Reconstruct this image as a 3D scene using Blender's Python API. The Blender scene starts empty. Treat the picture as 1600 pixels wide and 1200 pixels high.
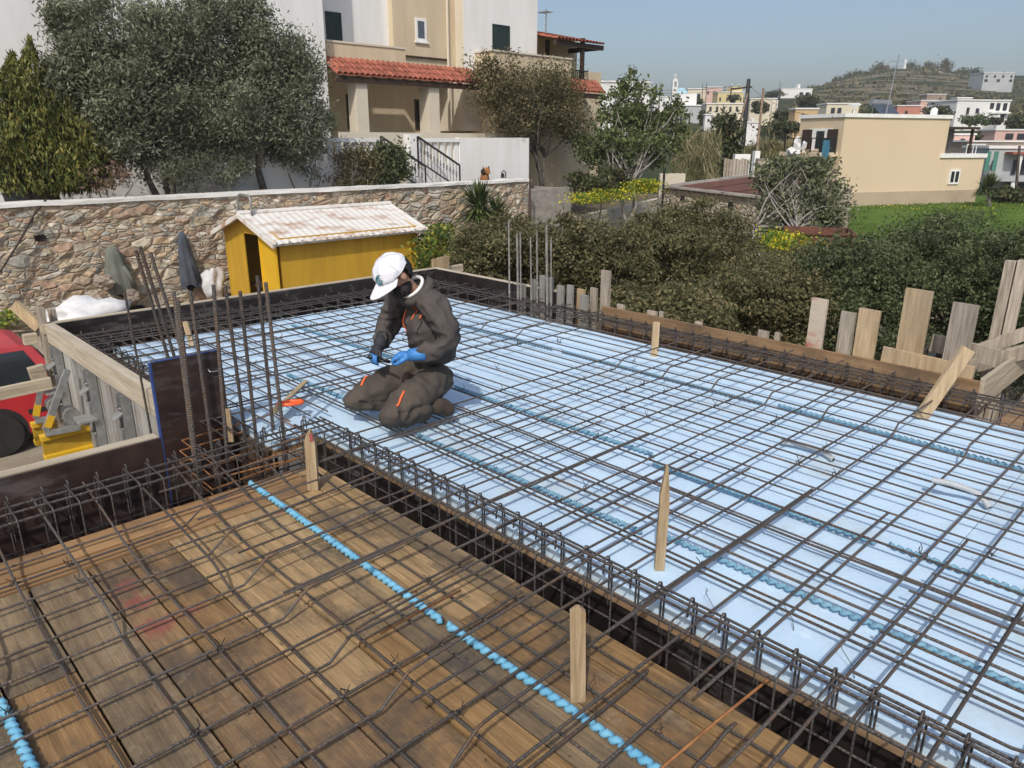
import bpy, bmesh, math, random
import numpy as np
from mathutils import Vector, Matrix

# ------------------------------------------------------------------ scene, camera, light
S = bpy.context.scene
COL = S.collection
RAD = math.radians
FPX, PITCH, ROLL, YAW, EYE = 1160.0, RAD(18.25), RAD(0.2), RAD(44.2), 1.7
# world axes = axes of the slab: +X runs with the cross bars, +Y along the trench beam, z = 0 is the top of the foam

def _cam_axes():
    cp, sp = math.cos(PITCH), math.sin(PITCH)
    right = np.array([1, 0, 0.]); fwd = np.array([0, cp, -sp]); up = np.array([0, sp, cp])
    c, s = math.cos(ROLL), math.sin(ROLL)
    r2 = c * right + s * up; u2 = -s * right + c * up
    def d(v):
        return np.array([v[0] * math.cos(YAW) + v[1] * math.sin(YAW), -v[0] * math.sin(YAW) + v[1] * math.cos(YAW), v[2]])
    return d(r2), d(u2), d(fwd)
RR, UU, FF = _cam_axes()
EYEP = np.array([0, 0, EYE])
cam_d = bpy.data.cameras.new("camera")
cam = bpy.data.objects.new("camera", cam_d); COL.objects.link(cam)
cam.matrix_world = Matrix(((RR[0], UU[0], -FF[0], 0), (RR[1], UU[1], -FF[1], 0), (RR[2], UU[2], -FF[2], EYE), (0, 0, 0, 1)))
cam_d.sensor_fit = 'HORIZONTAL'; cam_d.sensor_width = 36; cam_d.lens = FPX / 1600 * 36
cam_d.clip_start = 0.05; cam_d.clip_end = 6000
S.camera = cam

SUN_EL = RAD(46)
SUN_FROM = np.array([-1.0, -0.70])          # the sun stands over -X, a little to -Y
SUN_FROM = SUN_FROM / np.linalg.norm(SUN_FROM)
world = bpy.data.worlds.new("World"); S.world = world; world.use_nodes = True
wn = world.node_tree; wn.nodes.clear()
w_out = wn.nodes.new("ShaderNodeOutputWorld"); w_bg = wn.nodes.new("ShaderNodeBackground"); w_sky = wn.nodes.new("ShaderNodeTexSky")
w_sky.sky_type = 'NISHITA'; w_sky.sun_disc = False
w_sky.sun_elevation = SUN_EL; w_sky.sun_rotation = math.atan2(SUN_FROM[0], SUN_FROM[1])
w_sky.altitude = 50; w_sky.air_density = 1.0; w_sky.dust_density = 3.5; w_sky.ozone_density = 1.9
w_bg.inputs[1].default_value = 0.11
wn.links.new(w_sky.outputs[0], w_bg.inputs[0]); wn.links.new(w_bg.outputs[0], w_out.inputs[0])
sun_d = bpy.data.lights.new("sun", 'SUN'); sun_d.energy = 2.3; sun_d.angle = RAD(0.9); sun_d.color = (1.0, 0.945, 0.86)
sun = bpy.data.objects.new("sun", sun_d); COL.objects.link(sun)
_sv = Vector((SUN_FROM[0] * math.cos(SUN_EL), SUN_FROM[1] * math.cos(SUN_EL), math.sin(SUN_EL)))
sun.rotation_euler = _sv.to_track_quat('Z', 'Y').to_euler(); sun.location = (-5, -5, 20)
S.view_settings.view_transform = 'Standard'; S.view_settings.look = 'None'
S.view_settings.exposure = 0.3; S.view_settings.gamma = 1.0
S.render.engine = 'CYCLES'
S.cycles.use_denoising = True
S.cycles.max_bounces = 6; S.cycles.transparent_max_bounces = 8

# ------------------------------------------------------------------ photograph measurements to places
def ray(x, y): return (x - 800) / FPX * RR - (y - 600) / FPX * UU + FF
def on_z(x, y, z=0.0):
    v = ray(x, y); return EYEP + (z - EYE) / v[2] * v
def on_y(x, y, Y):
    v = ray(x, y); return EYEP + Y / v[1] * v
def on_x(x, y, X):
    v = ray(x, y); return EYEP + X / v[0] * v
def at_d(x, y, D):                       # at D metres along the view axis
    return EYEP + D * ray(x, y)
LAT = np.array([RR[0], RR[1], 0]); LAT /= np.linalg.norm(LAT)      # sideways on the ground
AWAY = np.array([FF[0], FF[1], 0]); AWAY /= np.linalg.norm(AWAY)   # away from the slab on the ground

# ------------------------------------------------------------------ mesh builder
class MB:
    def __init__(s): s.v = []; s.f = []; s.m = []; s.mi = 0
    def add(s, vs, fs):
        o = len(s.v); s.v += [tuple(map(float, p)) for p in vs]
        for f in fs: s.f.append(tuple(i + o for i in f)); s.m.append(s.mi)
        return s
    def box(s, x0, x1, y0, y1, z0, z1):
        vs = [(x, y, z) for z in (z0, z1) for y in (y0, y1) for x in (x0, x1)]
        return s.add(vs, [(0, 2, 3, 1), (4, 5, 7, 6), (0, 1, 5, 4), (2, 6, 7, 3), (0, 4, 6, 2), (1, 3, 7, 5)])
    def obox(s, c, a, b, d):             # centre and three half axes
        c, a, b, d = (np.array(q, float) for q in (c, a, b, d))
        vs = [c + i * a + j * b + k * d for k in (-1, 1) for j in (-1, 1) for i in (-1, 1)]
        return s.add(vs, [(0, 2, 3, 1), (4, 5, 7, 6), (0, 1, 5, 4), (2, 6, 7, 3), (0, 4, 6, 2), (1, 3, 7, 5)])
    def bar(s, p, q, w, h, up=(0, 0, 1)):  # plank from p to q, w wide across, h along up
        p, q, up = (np.array(t, float) for t in (p, q, up))
        d = q - p; l = np.linalg.norm(d); d /= l
        sd = np.cross(d, up); n = np.linalg.norm(sd)
        if n < 1e-6: sd = np.cross(d, (1, 0, 0)); n = np.linalg.norm(sd)
        sd /= n; u2 = np.cross(sd, d)
        return s.obox((p + q) / 2, d * l / 2, sd * w / 2, u2 * h / 2)
    def tube(s, pts, r, n=6, closed=False, cap=True):
        pts = [np.array(p, float) for p in pts]; k = len(pts)
        rs = r if hasattr(r, '__len__') else [r] * k
        o = len(s.v); prev = None
        for i, p in enumerate(pts):
            if closed: t = pts[(i + 1) % k] - pts[i - 1]
            else: t = pts[min(i + 1, k - 1)] - pts[max(i - 1, 0)]
            t = t / (np.linalg.norm(t) + 1e-12)
            if prev is None:
                a = np.array([0, 0, 1.]) if abs(t[2]) < .9 else np.array([1., 0, 0])
            else: a = prev
            a = a - t * np.dot(a, t); a /= np.linalg.norm(a) + 1e-12; prev = a
            b = np.cross(t, a)
            for j in range(n):
                th = 2 * math.pi * j / n
                s.v.append(tuple(p + rs[i] * (math.cos(th) * a + math.sin(th) * b)))
        for i in range(k if closed else k - 1):
            i2 = (i + 1) % k
            for j in range(n):
                j2 = (j + 1) % n
                s.f.append((o + i * n + j, o + i * n + j2, o + i2 * n + j2, o + i2 * n + j)); s.m.append(s.mi)
        if cap and not closed:
            s.f.append(tuple(o + j for j in reversed(range(n)))); s.m.append(s.mi)
            s.f.append(tuple(o + (k - 1) * n + j for j in range(n))); s.m.append(s.mi)
        return s
    def prism(s, poly, vec):
        poly = [np.array(p, float) for p in poly]; vec = np.array(vec, float); n = len(poly)
        vs = poly + [p + vec for p in poly]
        fs = [tuple(range(n))[::-1], tuple(range(n, 2 * n))] + [(i, (i + 1) % n, n + (i + 1) % n, n + i) for i in range(n)]
        return s.add(vs, fs)
    def quad(s, a, b, c, d): return s.add([a, b, c, d], [(0, 1, 2, 3)])
    def lathe(s, prof, c=(0, 0, 0), n=20, ax=2):   # prof: (radius, height)
        o = len(s.v); c = np.array(c, float)
        for r, h in prof:
            for j in range(n):
                th = 2 * math.pi * j / n; p = [r * math.cos(th), r * math.sin(th), h]
                if ax == 1: p = [p[0], p[2], p[1]]
                if ax == 0: p = [p[2], p[0], p[1]]
                s.v.append(tuple(c + np.array(p)))
        for i in range(len(prof) - 1):
            for j in range(n):
                j2 = (j + 1) % n
                s.f.append((o + i * n + j, o + i * n + j2, o + (i + 1) * n + j2, o + (i + 1) * n + j)); s.m.append(s.mi)
        s.f.append(tuple(o + j for j in reversed(range(n)))); s.m.append(s.mi)
        k = len(prof) - 1; s.f.append(tuple(o + k * n + j for j in range(n))); s.m.append(s.mi)
        return s
    def build(s, name, mat, parent=None, loc=None, smooth=False, bevel=0, flip=False):
        me = bpy.data.meshes.new(name)
        L = np.array(loc if loc is not None else (0, 0, 0), float)
        if parent is not None: L = world_loc(parent)
        me.from_pydata([tuple(np.array(p) - L) for p in s.v], [], s.f)
        mats = mat if isinstance(mat, (list, tuple)) else [mat]
        for m in mats: me.materials.append(m)
        if len(mats) > 1: me.polygons.foreach_set('material_index', s.m)
        bm = bmesh.new(); bm.from_mesh(me); bmesh.ops.recalc_face_normals(bm, faces=bm.faces)
        if bevel: bmesh.ops.bevel(bm, geom=[e for e in bm.edges if len(e.link_faces) == 2 and e.calc_face_angle(0) > .6], offset=bevel, segments=2, profile=.6, affect='EDGES')
        bm.to_mesh(me); bm.free()
        if smooth: me.polygons.foreach_set('use_smooth', [True] * len(me.polygons))
        o = bpy.data.objects.new(name, me); COL.objects.link(o)
        if parent is not None: o.parent = parent
        else: o.location = L
        return o

def world_loc(o):
    L = np.zeros(3)
    while o is not None: L = L + np.array(o.location); o = o.parent
    return L
def tag(o, label=None, cat=None, group=None, kind=None):
    if label: o['label'] = label
    if cat: o['category'] = cat
    if group: o['group'] = group
    if kind: o['kind'] = kind
    return o
def thing(name, loc, label, cat, group=None):
    o = bpy.data.objects.new(name, None); COL.objects.link(o); o.location = tuple(map(float, loc)); o.empty_display_size = .1
    return tag(o, label, cat, group)
def solo(name, mb, mat, label, cat, group=None, loc=None, **k):
    if loc is None: loc = tuple(np.mean(np.array(mb.v), axis=0)[:2]) + (float(np.min(np.array(mb.v)[:, 2])),)
    return tag(mb.build(name, mat, None, loc, **k), label, cat, group)
def struct(name, mb, mat, label=None, **k):
    o = mb.build(name, mat, **k); o['kind'] = 'structure'
    if label: o['label'] = label
    return o
def dup(o, loc, rz=None, label=None):
    def cp(q, par):
        c = q.copy(); COL.objects.link(c); c.parent = par
        for ch in q.children: cp(ch, c)
        return c
    c = cp(o, None); c.location = tuple(map(float, loc))
    if rz is not None: c.rotation_euler = (0, 0, rz)
    if label: c['label'] = label
    return c

# ------------------------------------------------------------------ materials
def M(name, col, rough=.7, metal=0.0, var=.15, scale=6.0, col2=None, mix=None, bump=0.0, bscale=None, island=0.0, obj=0.0, stretch=None, detail=4, spec=.5, trans=0.0):
    """principled; colour = col..col2 by noise (var = contrast), brightness changed per island / per object"""
    m = bpy.data.materials.new(name); m.use_nodes = True
    nt = m.node_tree; N = nt.nodes; Lk = nt.links.new; b = N['Principled BSDF']
    b.inputs['Roughness'].default_value = rough; b.inputs['Metallic'].default_value = metal
    b.inputs['Specular IOR Level'].default_value = spec
    tc = N.new('ShaderNodeTexCoord'); src = tc.outputs['Object']
    if stretch:
        mp = N.new('ShaderNodeMapping'); mp.inputs['Scale'].default_value = stretch; Lk(src, mp.inputs['Vector']); src = mp.outputs['Vector']
    no = N.new('ShaderNodeTexNoise'); no.inputs['Scale'].default_value = scale; no.inputs['Detail'].default_value = detail; no.inputs['Roughness'].default_value = .62
    Lk(src, no.inputs['Vector'])
    if col2 is None: col2 = tuple(max(0, c * (1 - 2 * var)) for c in col); col = tuple(min(1, c * (1 + .7 * var)) for c in col)
    rp = N.new('ShaderNodeValToRGB'); lo, hi = mix or (.35, .65)
    rp.color_ramp.elements[0].position = lo; rp.color_ramp.elements[1].position = hi
    rp.color_ramp.elements[0].color = (*col2, 1); rp.color_ramp.elements[1].color = (*col, 1)
    Lk(no.outputs['Fac'], rp.inputs['Fac']); out = rp.outputs['Color']
    for amt, kind in ((island, 'isl'), (obj, 'obj')):
        if amt:
            if kind == 'isl': g = N.new('ShaderNodeNewGeometry'); rnd = g.outputs['Random Per Island']
            else: g = N.new('ShaderNodeObjectInfo'); rnd = g.outputs['Random']
            mr = N.new('ShaderNodeMapRange'); mr.inputs['To Min'].default_value = 1 - amt; mr.inputs['To Max'].default_value = 1 + amt
            Lk(rnd, mr.inputs['Value'])
            hs = N.new('ShaderNodeHueSaturation'); Lk(out, hs.inputs['Color']); Lk(mr.outputs[0], hs.inputs['Value']); out = hs.outputs['Color']
    Lk(out, b.inputs['Base Color'])
    if bump:
        bn = N.new('ShaderNodeTexNoise'); bn.inputs['Scale'].default_value = bscale or scale * 3; bn.inputs['Detail'].default_value = 5
        Lk(src, bn.inputs['Vector'])
        bp = N.new('ShaderNodeBump'); bp.inputs['Strength'].default_value = bump; bp.inputs['Distance'].default_value = .02
        Lk(bn.outputs['Fac'], bp.inputs['Height']); Lk(bp.outputs['Normal'], b.inputs['Normal'])
    if trans:
        mx = N.new('ShaderNodeMixShader'); tr = N.new('ShaderNodeBsdfTranslucent'); mx.inputs[0].default_value = trans
        Lk(out, tr.inputs['Color']); Lk(b.outputs[0], mx.inputs[1]); Lk(tr.outputs[0], mx.inputs[2]); Lk(mx.outputs[0], N['Material Output'].inputs['Surface'])
    return m

def M_wood(name, col, col2, along='Y', scale=14, island=.2, rough=.75, stain=None, bump=.25, obj=0.0):
    """timber: grain lines drawn along one axis, blotches on top"""
    m = M(name, col, rough, 0, col2=col2, scale=scale, bump=bump, bscale=scale * 2, island=island, obj=obj, spec=.3,
          stretch={'X': (.08, 1, 1), 'Y': (1, .08, 1), 'Z': (1, 1, .08)}[along], mix=(.3, .72), detail=6)
    if stain:
        nt = m.node_tree; N = nt.nodes; Lk = nt.links.new; b = N['Principled BSDF']
        src = b.inputs['Base Color'].links[0].from_socket
        tc = N.new('ShaderNodeTexCoord'); no = N.new('ShaderNodeTexNoise'); no.inputs['Scale'].default_value = 2.3; no.inputs['Detail'].default_value = 7; no.inputs['Roughness'].default_value = .7
        Lk(tc.outputs['Object'], no.inputs['Vector'])
        rp = N.new('ShaderNodeValToRGB'); rp.color_ramp.elements[0].position = .48; rp.color_ramp.elements[1].position = .66
        rp.color_ramp.elements[0].color = (0, 0, 0, 1); rp.color_ramp.elements[1].color = (.75, .75, .75, 1); Lk(no.outputs['Fac'], rp.inputs['Fac'])
        mx = N.new('ShaderNodeMix'); mx.data_type = 'RGBA'; Lk(rp.outputs['Color'], mx.inputs[0]); Lk(src, mx.inputs[6]); mx.inputs[7].default_value = (*stain, 1)
        Lk(mx.outputs[2], b.inputs['Base Color'])
    return m

def M_leaf(name, cols, trans=.18, rough=.6):
    m = bpy.data.materials.new(name); m.use_nodes = True
    nt = m.node_tree; N = nt.nodes; Lk = nt.links.new; b = N['Principled BSDF']
    b.inputs['Roughness'].default_value = rough; b.inputs['Specular IOR Level'].default_value = .25
    g = N.new('ShaderNodeNewGeometry'); rp = N.new('ShaderNodeValToRGB'); el = rp.color_ramp.elements
    while len(el) < len(cols): el.new(.5)
    for i, c in enumerate(cols): el[i].position = i / (len(cols) - 1); el[i].color = (*c, 1)
    Lk(g.outputs['Random Per Island'], rp.inputs['Fac'])
    tc = N.new('ShaderNodeTexCoord'); no = N.new('ShaderNodeTexNoise'); no.inputs['Scale'].default_value = 1.1; no.inputs['Detail'].default_value = 3; Lk(tc.outputs['Object'], no.inputs['Vector'])
    mr = N.new('ShaderNodeMapRange'); mr.inputs['From Min'].default_value = .3; mr.inputs['From Max'].default_value = .7; mr.inputs['To Min'].default_value = .65; mr.inputs['To Max'].default_value = 1.35
    Lk(no.outputs['Fac'], mr.inputs['Value'])
    hs = N.new('ShaderNodeHueSaturation'); Lk(rp.outputs['Color'], hs.inputs['Color']); Lk(mr.outputs[0], hs.inputs['Value'])
    Lk(hs.outputs['Color'], b.inputs['Base Color'])
    mx = N.new('ShaderNodeMixShader'); tr = N.new('ShaderNodeBsdfTranslucent'); mx.inputs[0].default_value = trans
    Lk(hs.outputs['Color'], tr.inputs['Color']); Lk(b.outputs[0], mx.inputs[1]); Lk(tr.outputs[0], mx.inputs[2]); Lk(mx.outputs[0], N['Material Output'].inputs['Surface'])
    return m

def M_stone(name, scale=(2.6, 2.6, 5.2), mortar=(.30, .27, .23), cols=None, mw=.06, bump=.9):
    """rubble masonry: warped cells, each its own stone colour, pale mortar between"""
    m = bpy.data.materials.new(name); m.use_nodes = True
    nt = m.node_tree; N = nt.nodes; Lk = nt.links.new; b = N['Principled BSDF']; b.inputs['Roughness'].default_value = .9; b.inputs['Specular IOR Level'].default_value = .2
    tc = N.new('ShaderNodeTexCoord')
    wn_ = N.new('ShaderNodeTexNoise'); wn_.inputs['Scale'].default_value = 2.2; wn_.inputs['Detail'].default_value = 3; Lk(tc.outputs['Object'], wn_.inputs['Vector'])
    ad = N.new('ShaderNodeMix'); ad.data_type = 'RGBA'; ad.blend_type = 'LINEAR_LIGHT'; ad.inputs[0].default_value = .075
    Lk(tc.outputs['Object'], ad.inputs[6]); Lk(wn_.outputs['Color'], ad.inputs[7])
    mp = N.new('ShaderNodeMapping'); mp.inputs['Scale'].default_value = scale; Lk(ad.outputs[2], mp.inputs['Vector'])
    def cells(k):
        a_ = N.new('ShaderNodeTexVoronoi'); a_.feature = 'F1'; b_ = N.new('ShaderNodeTexVoronoi'); b_.feature = 'DISTANCE_TO_EDGE'
        for v in (a_, b_): v.inputs['Scale'].default_value = k; v.inputs['Randomness'].default_value = .95; Lk(mp.outputs[0], v.inputs['Vector'])
        return a_.outputs['Color'], b_.outputs['Distance']
    cA, eA = cells(1.0); cB, eB = cells(1.9)
    mk = N.new('ShaderNodeTexVoronoi'); mk.feature = 'F1'; mk.inputs['Scale'].default_value = .42; mk.inputs['Randomness'].default_value = 1; Lk(mp.outputs[0], mk.inputs['Vector']); ms = N.new('ShaderNodeSeparateColor'); Lk(mk.outputs['Color'], ms.inputs[0])
    gt = N.new('ShaderNodeMath'); gt.operation = 'GREATER_THAN'; gt.inputs[1].default_value = .5; Lk(ms.outputs[1], gt.inputs[0])
    mc = N.new('ShaderNodeMix'); mc.data_type = 'RGBA'; Lk(gt.outputs[0], mc.inputs[0]); Lk(cA, mc.inputs[6]); Lk(cB, mc.inputs[7])
    me_ = N.new('ShaderNodeMix'); me_.data_type = 'FLOAT'; Lk(gt.outputs[0], me_.inputs[0]); Lk(eA, me_.inputs[2]); eBs = N.new('ShaderNodeMath'); eBs.operation = 'MULTIPLY'; eBs.inputs[1].default_value = 1.0; Lk(eB, eBs.inputs[0]); Lk(eBs.outputs[0], me_.inputs[3])
    sp = N.new('ShaderNodeSeparateColor'); Lk(mc.outputs[2], sp.inputs[0]); edge = me_.outputs[0]
    rp = N.new('ShaderNodeValToRGB'); el = rp.color_ramp.elements; rp.color_ramp.interpolation = 'CONSTANT'
    cols = cols or [(.27, .20, .15), (.33, .27, .20), (.24, .22, .19), (.36, .25, .17), (.20, .20, .18), (.30, .19, .14), (.38, .34, .27), (.25, .16, .115), (.40, .37, .32), (.28, .24, .17)]
    while len(el) < len(cols): el.new(.5)
    for i, c in enumerate(cols): el[i].position = i / len(cols); el[i].color = (*c, 1)
    Lk(sp.outputs[0], rp.inputs['Fac'])
    n2 = N.new('ShaderNodeTexNoise'); n2.inputs['Scale'].default_value = 11; n2.inputs['Detail'].default_value = 7; n2.inputs['Roughness'].default_value = .7; Lk(tc.outputs['Object'], n2.inputs['Vector'])
    mr = N.new('ShaderNodeMapRange'); mr.inputs['From Min'].default_value = .3; mr.inputs['From Max'].default_value = .72; mr.inputs['To Min'].default_value = .55; mr.inputs['To Max'].default_value = 1.45; Lk(n2.outputs['Fac'], mr.inputs['Value'])
    hs = N.new('ShaderNodeHueSaturation'); Lk(rp.outputs['Color'], hs.inputs['Color']); Lk(mr.outputs[0], hs.inputs['Value'])
    r2 = N.new('ShaderNodeValToRGB'); r2.color_ramp.elements[0].position = mw * .35; r2.color_ramp.elements[1].position = mw * 1.5; Lk(edge, r2.inputs['Fac'])
    mx = N.new('ShaderNodeMix'); mx.data_type = 'RGBA'; Lk(r2.outputs['Color'], mx.inputs[0]); mx.inputs[6].default_value = (*mortar, 1); Lk(hs.outputs['Color'], mx.inputs[7])
    Lk(mx.outputs[2], b.inputs['Base Color'])
    r3 = N.new('ShaderNodeValToRGB'); r3.color_ramp.elements[1].position = mw * 4; Lk(edge, r3.inputs['Fac'])
    ma = N.new('ShaderNodeMath'); ma.operation = 'MULTIPLY_ADD'; ma.inputs[1].default_value = .35; Lk(n2.outputs['Fac'], ma.inputs[0]); Lk(r3.outputs['Color'], ma.inputs[2])
    bp = N.new('ShaderNodeBump'); bp.inputs['Strength'].default_value = bump; bp.inputs['Distance'].default_value = .06; Lk(ma.outputs[0], bp.inputs['Height']); Lk(bp.outputs[0], b.inputs['Normal'])
    return m

def M_planks(name, cols, marks=()):
    """worn planks along Y: each its own colour, fine grain, knots' swirls, cement bloom, a few sprayed red marks"""
    m = bpy.data.materials.new(name); m.use_nodes = True
    nt = m.node_tree; N = nt.nodes; Lk = nt.links.new; b = N['Principled BSDF']; b.inputs['Roughness'].default_value = .72; b.inputs['Specular IOR Level'].default_value = .3
    tc = N.new('ShaderNodeTexCoord'); geo = N.new('ShaderNodeNewGeometry')
    rp = N.new('ShaderNodeValToRGB'); el = rp.color_ramp.elements; rp.color_ramp.interpolation = 'CONSTANT'
    while len(el) < len(cols): el.new(.5)
    for i, c in enumerate(cols): el[i].position = i / len(cols); el[i].color = (c[0] * .98, c[1] * .91, c[2] * .82, 1)
    Lk(geo.outputs['Random Per Island'], rp.inputs['Fac']); out = rp.outputs['Color']
    def noise(scale, st, det=6, ro=.65, dist=0):
        mp = N.new('ShaderNodeMapping'); mp.inputs['Scale'].default_value = st; n = N.new('ShaderNodeTexNoise'); n.inputs['Scale'].default_value = scale; n.inputs['Detail'].default_value = det; n.inputs['Roughness'].default_value = ro; n.inputs['Distortion'].default_value = dist
        av = N.new('ShaderNodeVectorMath'); av.operation = 'ADD'; cx = N.new('ShaderNodeCombineXYZ'); mm = N.new('ShaderNodeMath'); mm.operation = 'MULTIPLY'; mm.inputs[1].default_value = 37; Lk(geo.outputs['Random Per Island'], mm.inputs[0]); Lk(mm.outputs[0], cx.inputs[1]); Lk(mm.outputs[0], cx.inputs[2])
        Lk(tc.outputs['Object'], mp.inputs[0]); Lk(mp.outputs[0], av.inputs[0]); Lk(cx.outputs[0], av.inputs[1]); Lk(av.outputs[0], n.inputs['Vector']); return n.outputs['Fac']
    def val(o, fac, lo, hi, t0, t1):
        mr = N.new('ShaderNodeMapRange'); mr.inputs['From Min'].default_value = lo; mr.inputs['From Max'].default_value = hi; mr.inputs['To Min'].default_value = t0; mr.inputs['To Max'].default_value = t1; Lk(fac, mr.inputs['Value'])
        hs = N.new('ShaderNodeHueSaturation'); Lk(o, hs.inputs['Color']); Lk(mr.outputs[0], hs.inputs['Value']); return hs.outputs['Color']
    def over(o, fac, lo, hi, col, mx_):
        r = N.new('ShaderNodeMapRange'); r.inputs['From Min'].default_value = lo; r.inputs['From Max'].default_value = hi; r.inputs['To Max'].default_value = mx_; Lk(fac, r.inputs['Value'])
        mx = N.new('ShaderNodeMix'); mx.data_type = 'RGBA'; Lk(r.outputs[0], mx.inputs[0]); Lk(o, mx.inputs[6]); mx.inputs[7].default_value = (*col, 1); return mx.outputs[2]
    g1 = noise(1.0, (170, 4.5, 10), 5, .75, .5); g2 = noise(1.0, (16, 1.6, 5), 6, .65, 1.2)
    out = val(out, g2, .3, .7, .62, 1.32); out = val(out, g1, .3, .7, .60, 1.34)
    out = over(out, noise(2.6, (1, .8, 1), 8, .72), .47, .63, (.070, .060, .048), .80)
    out = over(out, noise(5.5, (1, 1, 1), 9, .78), .57, .66, (.30, .245, .165), .5); out = over(out, noise(38, (1, .6, 1), 4, .6), .66, .72, (.04, .032, .025), .8); out = over(out, noise(70, (1, 1, 1), 3, .6), .68, .74, (.42, .38, .31), .7)
    for (x, y, r) in marks:
        d = N.new('ShaderNodeVectorMath'); d.operation = 'DISTANCE'; d.inputs[1].default_value = (x, y, 0); sx = N.new('ShaderNodeVectorMath'); sx.operation = 'MULTIPLY'; sx.inputs[1].default_value = (1, 1, 0); Lk(geo.outputs['Position'], sx.inputs[0]); Lk(sx.outputs[0], d.inputs[0])
        n = N.new('ShaderNodeTexNoise'); n.inputs['Scale'].default_value = 22; n.inputs['Detail'].default_value = 6; Lk(geo.outputs['Position'], n.inputs['Vector'])
        a = N.new('ShaderNodeMath'); a.operation = 'MULTIPLY_ADD'; a.inputs[1].default_value = .14; Lk(n.outputs['Fac'], a.inputs[0]); Lk(d.outputs['Value'], a.inputs[2])
        mr = N.new('ShaderNodeMapRange'); mr.inputs['From Min'].default_value = r + .055; mr.inputs['From Max'].default_value = r + .085; mr.inputs['To Min'].default_value = .55; mr.inputs['To Max'].default_value = 0; Lk(a.outputs[0], mr.inputs['Value'])
        mx = N.new('ShaderNodeMix'); mx.data_type = 'RGBA'; Lk(mr.outputs[0], mx.inputs[0]); Lk(out, mx.inputs[6]); mx.inputs[7].default_value = (.26, .06, .06, 1); out = mx.outputs[2]
    Lk(out, b.inputs['Base Color'])
    bp = N.new('ShaderNodeBump'); bp.inputs['Strength'].default_value = .35; bp.inputs['Distance'].default_value = .006; Lk(g1, bp.inputs['Height']); Lk(bp.outputs[0], b.inputs['Normal'])
    return m
def M_film(name, col, col2, smear=.5, rough=.4):
    """film faced plywood with dried cement wiped along its top"""
    m = M(name, col, rough, 0, col2=col2, scale=4, bump=.15, bscale=12, detail=8, mix=(.35, .7))
    nt = m.node_tree; N = nt.nodes; Lk = nt.links.new; b = N['Principled BSDF']; src = b.inputs['Base Color'].links[0].from_socket
    geo = N.new('ShaderNodeNewGeometry'); mp = N.new('ShaderNodeMapping'); mp.inputs['Scale'].default_value = (2.2, 2.2, 9); Lk(geo.outputs['Position'], mp.inputs[0])
    n = N.new('ShaderNodeTexNoise'); n.inputs['Scale'].default_value = 1; n.inputs['Detail'].default_value = 10; n.inputs['Roughness'].default_value = .74; Lk(mp.outputs[0], n.inputs['Vector'])
    mr = N.new('ShaderNodeMapRange'); mr.inputs['From Min'].default_value = .54; mr.inputs['From Max'].default_value = .72; mr.inputs['To Max'].default_value = smear; Lk(n.outputs['Fac'], mr.inputs['Value'])
    mx = N.new('ShaderNodeMix'); mx.data_type = 'RGBA'; Lk(mr.outputs[0], mx.inputs[0]); Lk(src, mx.inputs[6]); mx.inputs[7].default_value = (.27, .25, .235, 1); Lk(mx.outputs[2], b.inputs['Base Color'])
    rr_ = N.new('ShaderNodeMapRange'); rr_.inputs['From Max'].default_value = smear; rr_.inputs['To Min'].default_value = rough; rr_.inputs['To Max'].default_value = .9; Lk(mr.outputs[0], rr_.inputs['Value']); Lk(rr_.outputs[0], b.inputs['Roughness'])
    return m
# ------------------------------------------------------------------ ground, hill, terrace
rnd = random.Random(7); nrg = np.random.default_rng(11)
GZ = -2.3
def _ip(w, xs, zs): return float(np.interp(w, xs, zs))
def terrain(u, w):
    if w < 5: return GZ
    px = 800 + FPX * u / (w * math.cos(PITCH))
    right = _ip(w, [0, 62, 100, 150, 250, 330, 450, 520, 700, 1500, 4000], [GZ, GZ, 0, 5, 12.5, 22, 41, 44, 30, -30, -60])
    left = _ip(w, [0, 62, 100, 180, 300, 400, 900, 4000], [GZ, GZ, 0, 6.4, 15, 17, -10, -60])
    t = min(1, max(0, (px - 1070) / 340)); t = t * t * (3 - 2 * t)
    edge = 1 - .16 * min(1, max(0, (px - 1430) / 250))
    low = min(1, max(0, (px - 600) / 380))
    z = (left * (1 - t) + (right * edge if right > 10 else right) * t)
    if z > GZ and px < 980: z = GZ + (z - GZ) * (.35 + .65 * low)
    if w > 120: z += (math.sin(u * .05 + 1) * math.sin(w * .04) * 1.0 + math.sin(u * .021) * 1.2) * min(1, (w - 120) / 200)
    return z
def place(u, w, z=None):
    p = u * LAT + w * AWAY; return np.array([p[0], p[1], terrain(u, w) if z is None else z])
g = MB(); rows = [-25, -12, -4, 2, 6, 10, 15, 20, 27, 35, 45, 55, 62, 70, 80, 90, 100, 115, 130, 150, 170, 190, 215, 240, 270, 300, 330, 360, 390, 420, 450, 480, 520, 570, 640, 760, 1000]
NC = 90; vs = []
for w in rows:
    for i in range(NC + 1):
        u = (i / NC * 2 - 1) * (35 + 1.25 * max(w, 0)); vs.append(place(u, w))
g.add(vs, [(r * (NC + 1) + i, r * (NC + 1) + i + 1, (r + 1) * (NC + 1) + i + 1, (r + 1) * (NC + 1) + i) for r in range(len(rows) - 1) for i in range(NC)])
g_low = list(vs)
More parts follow.
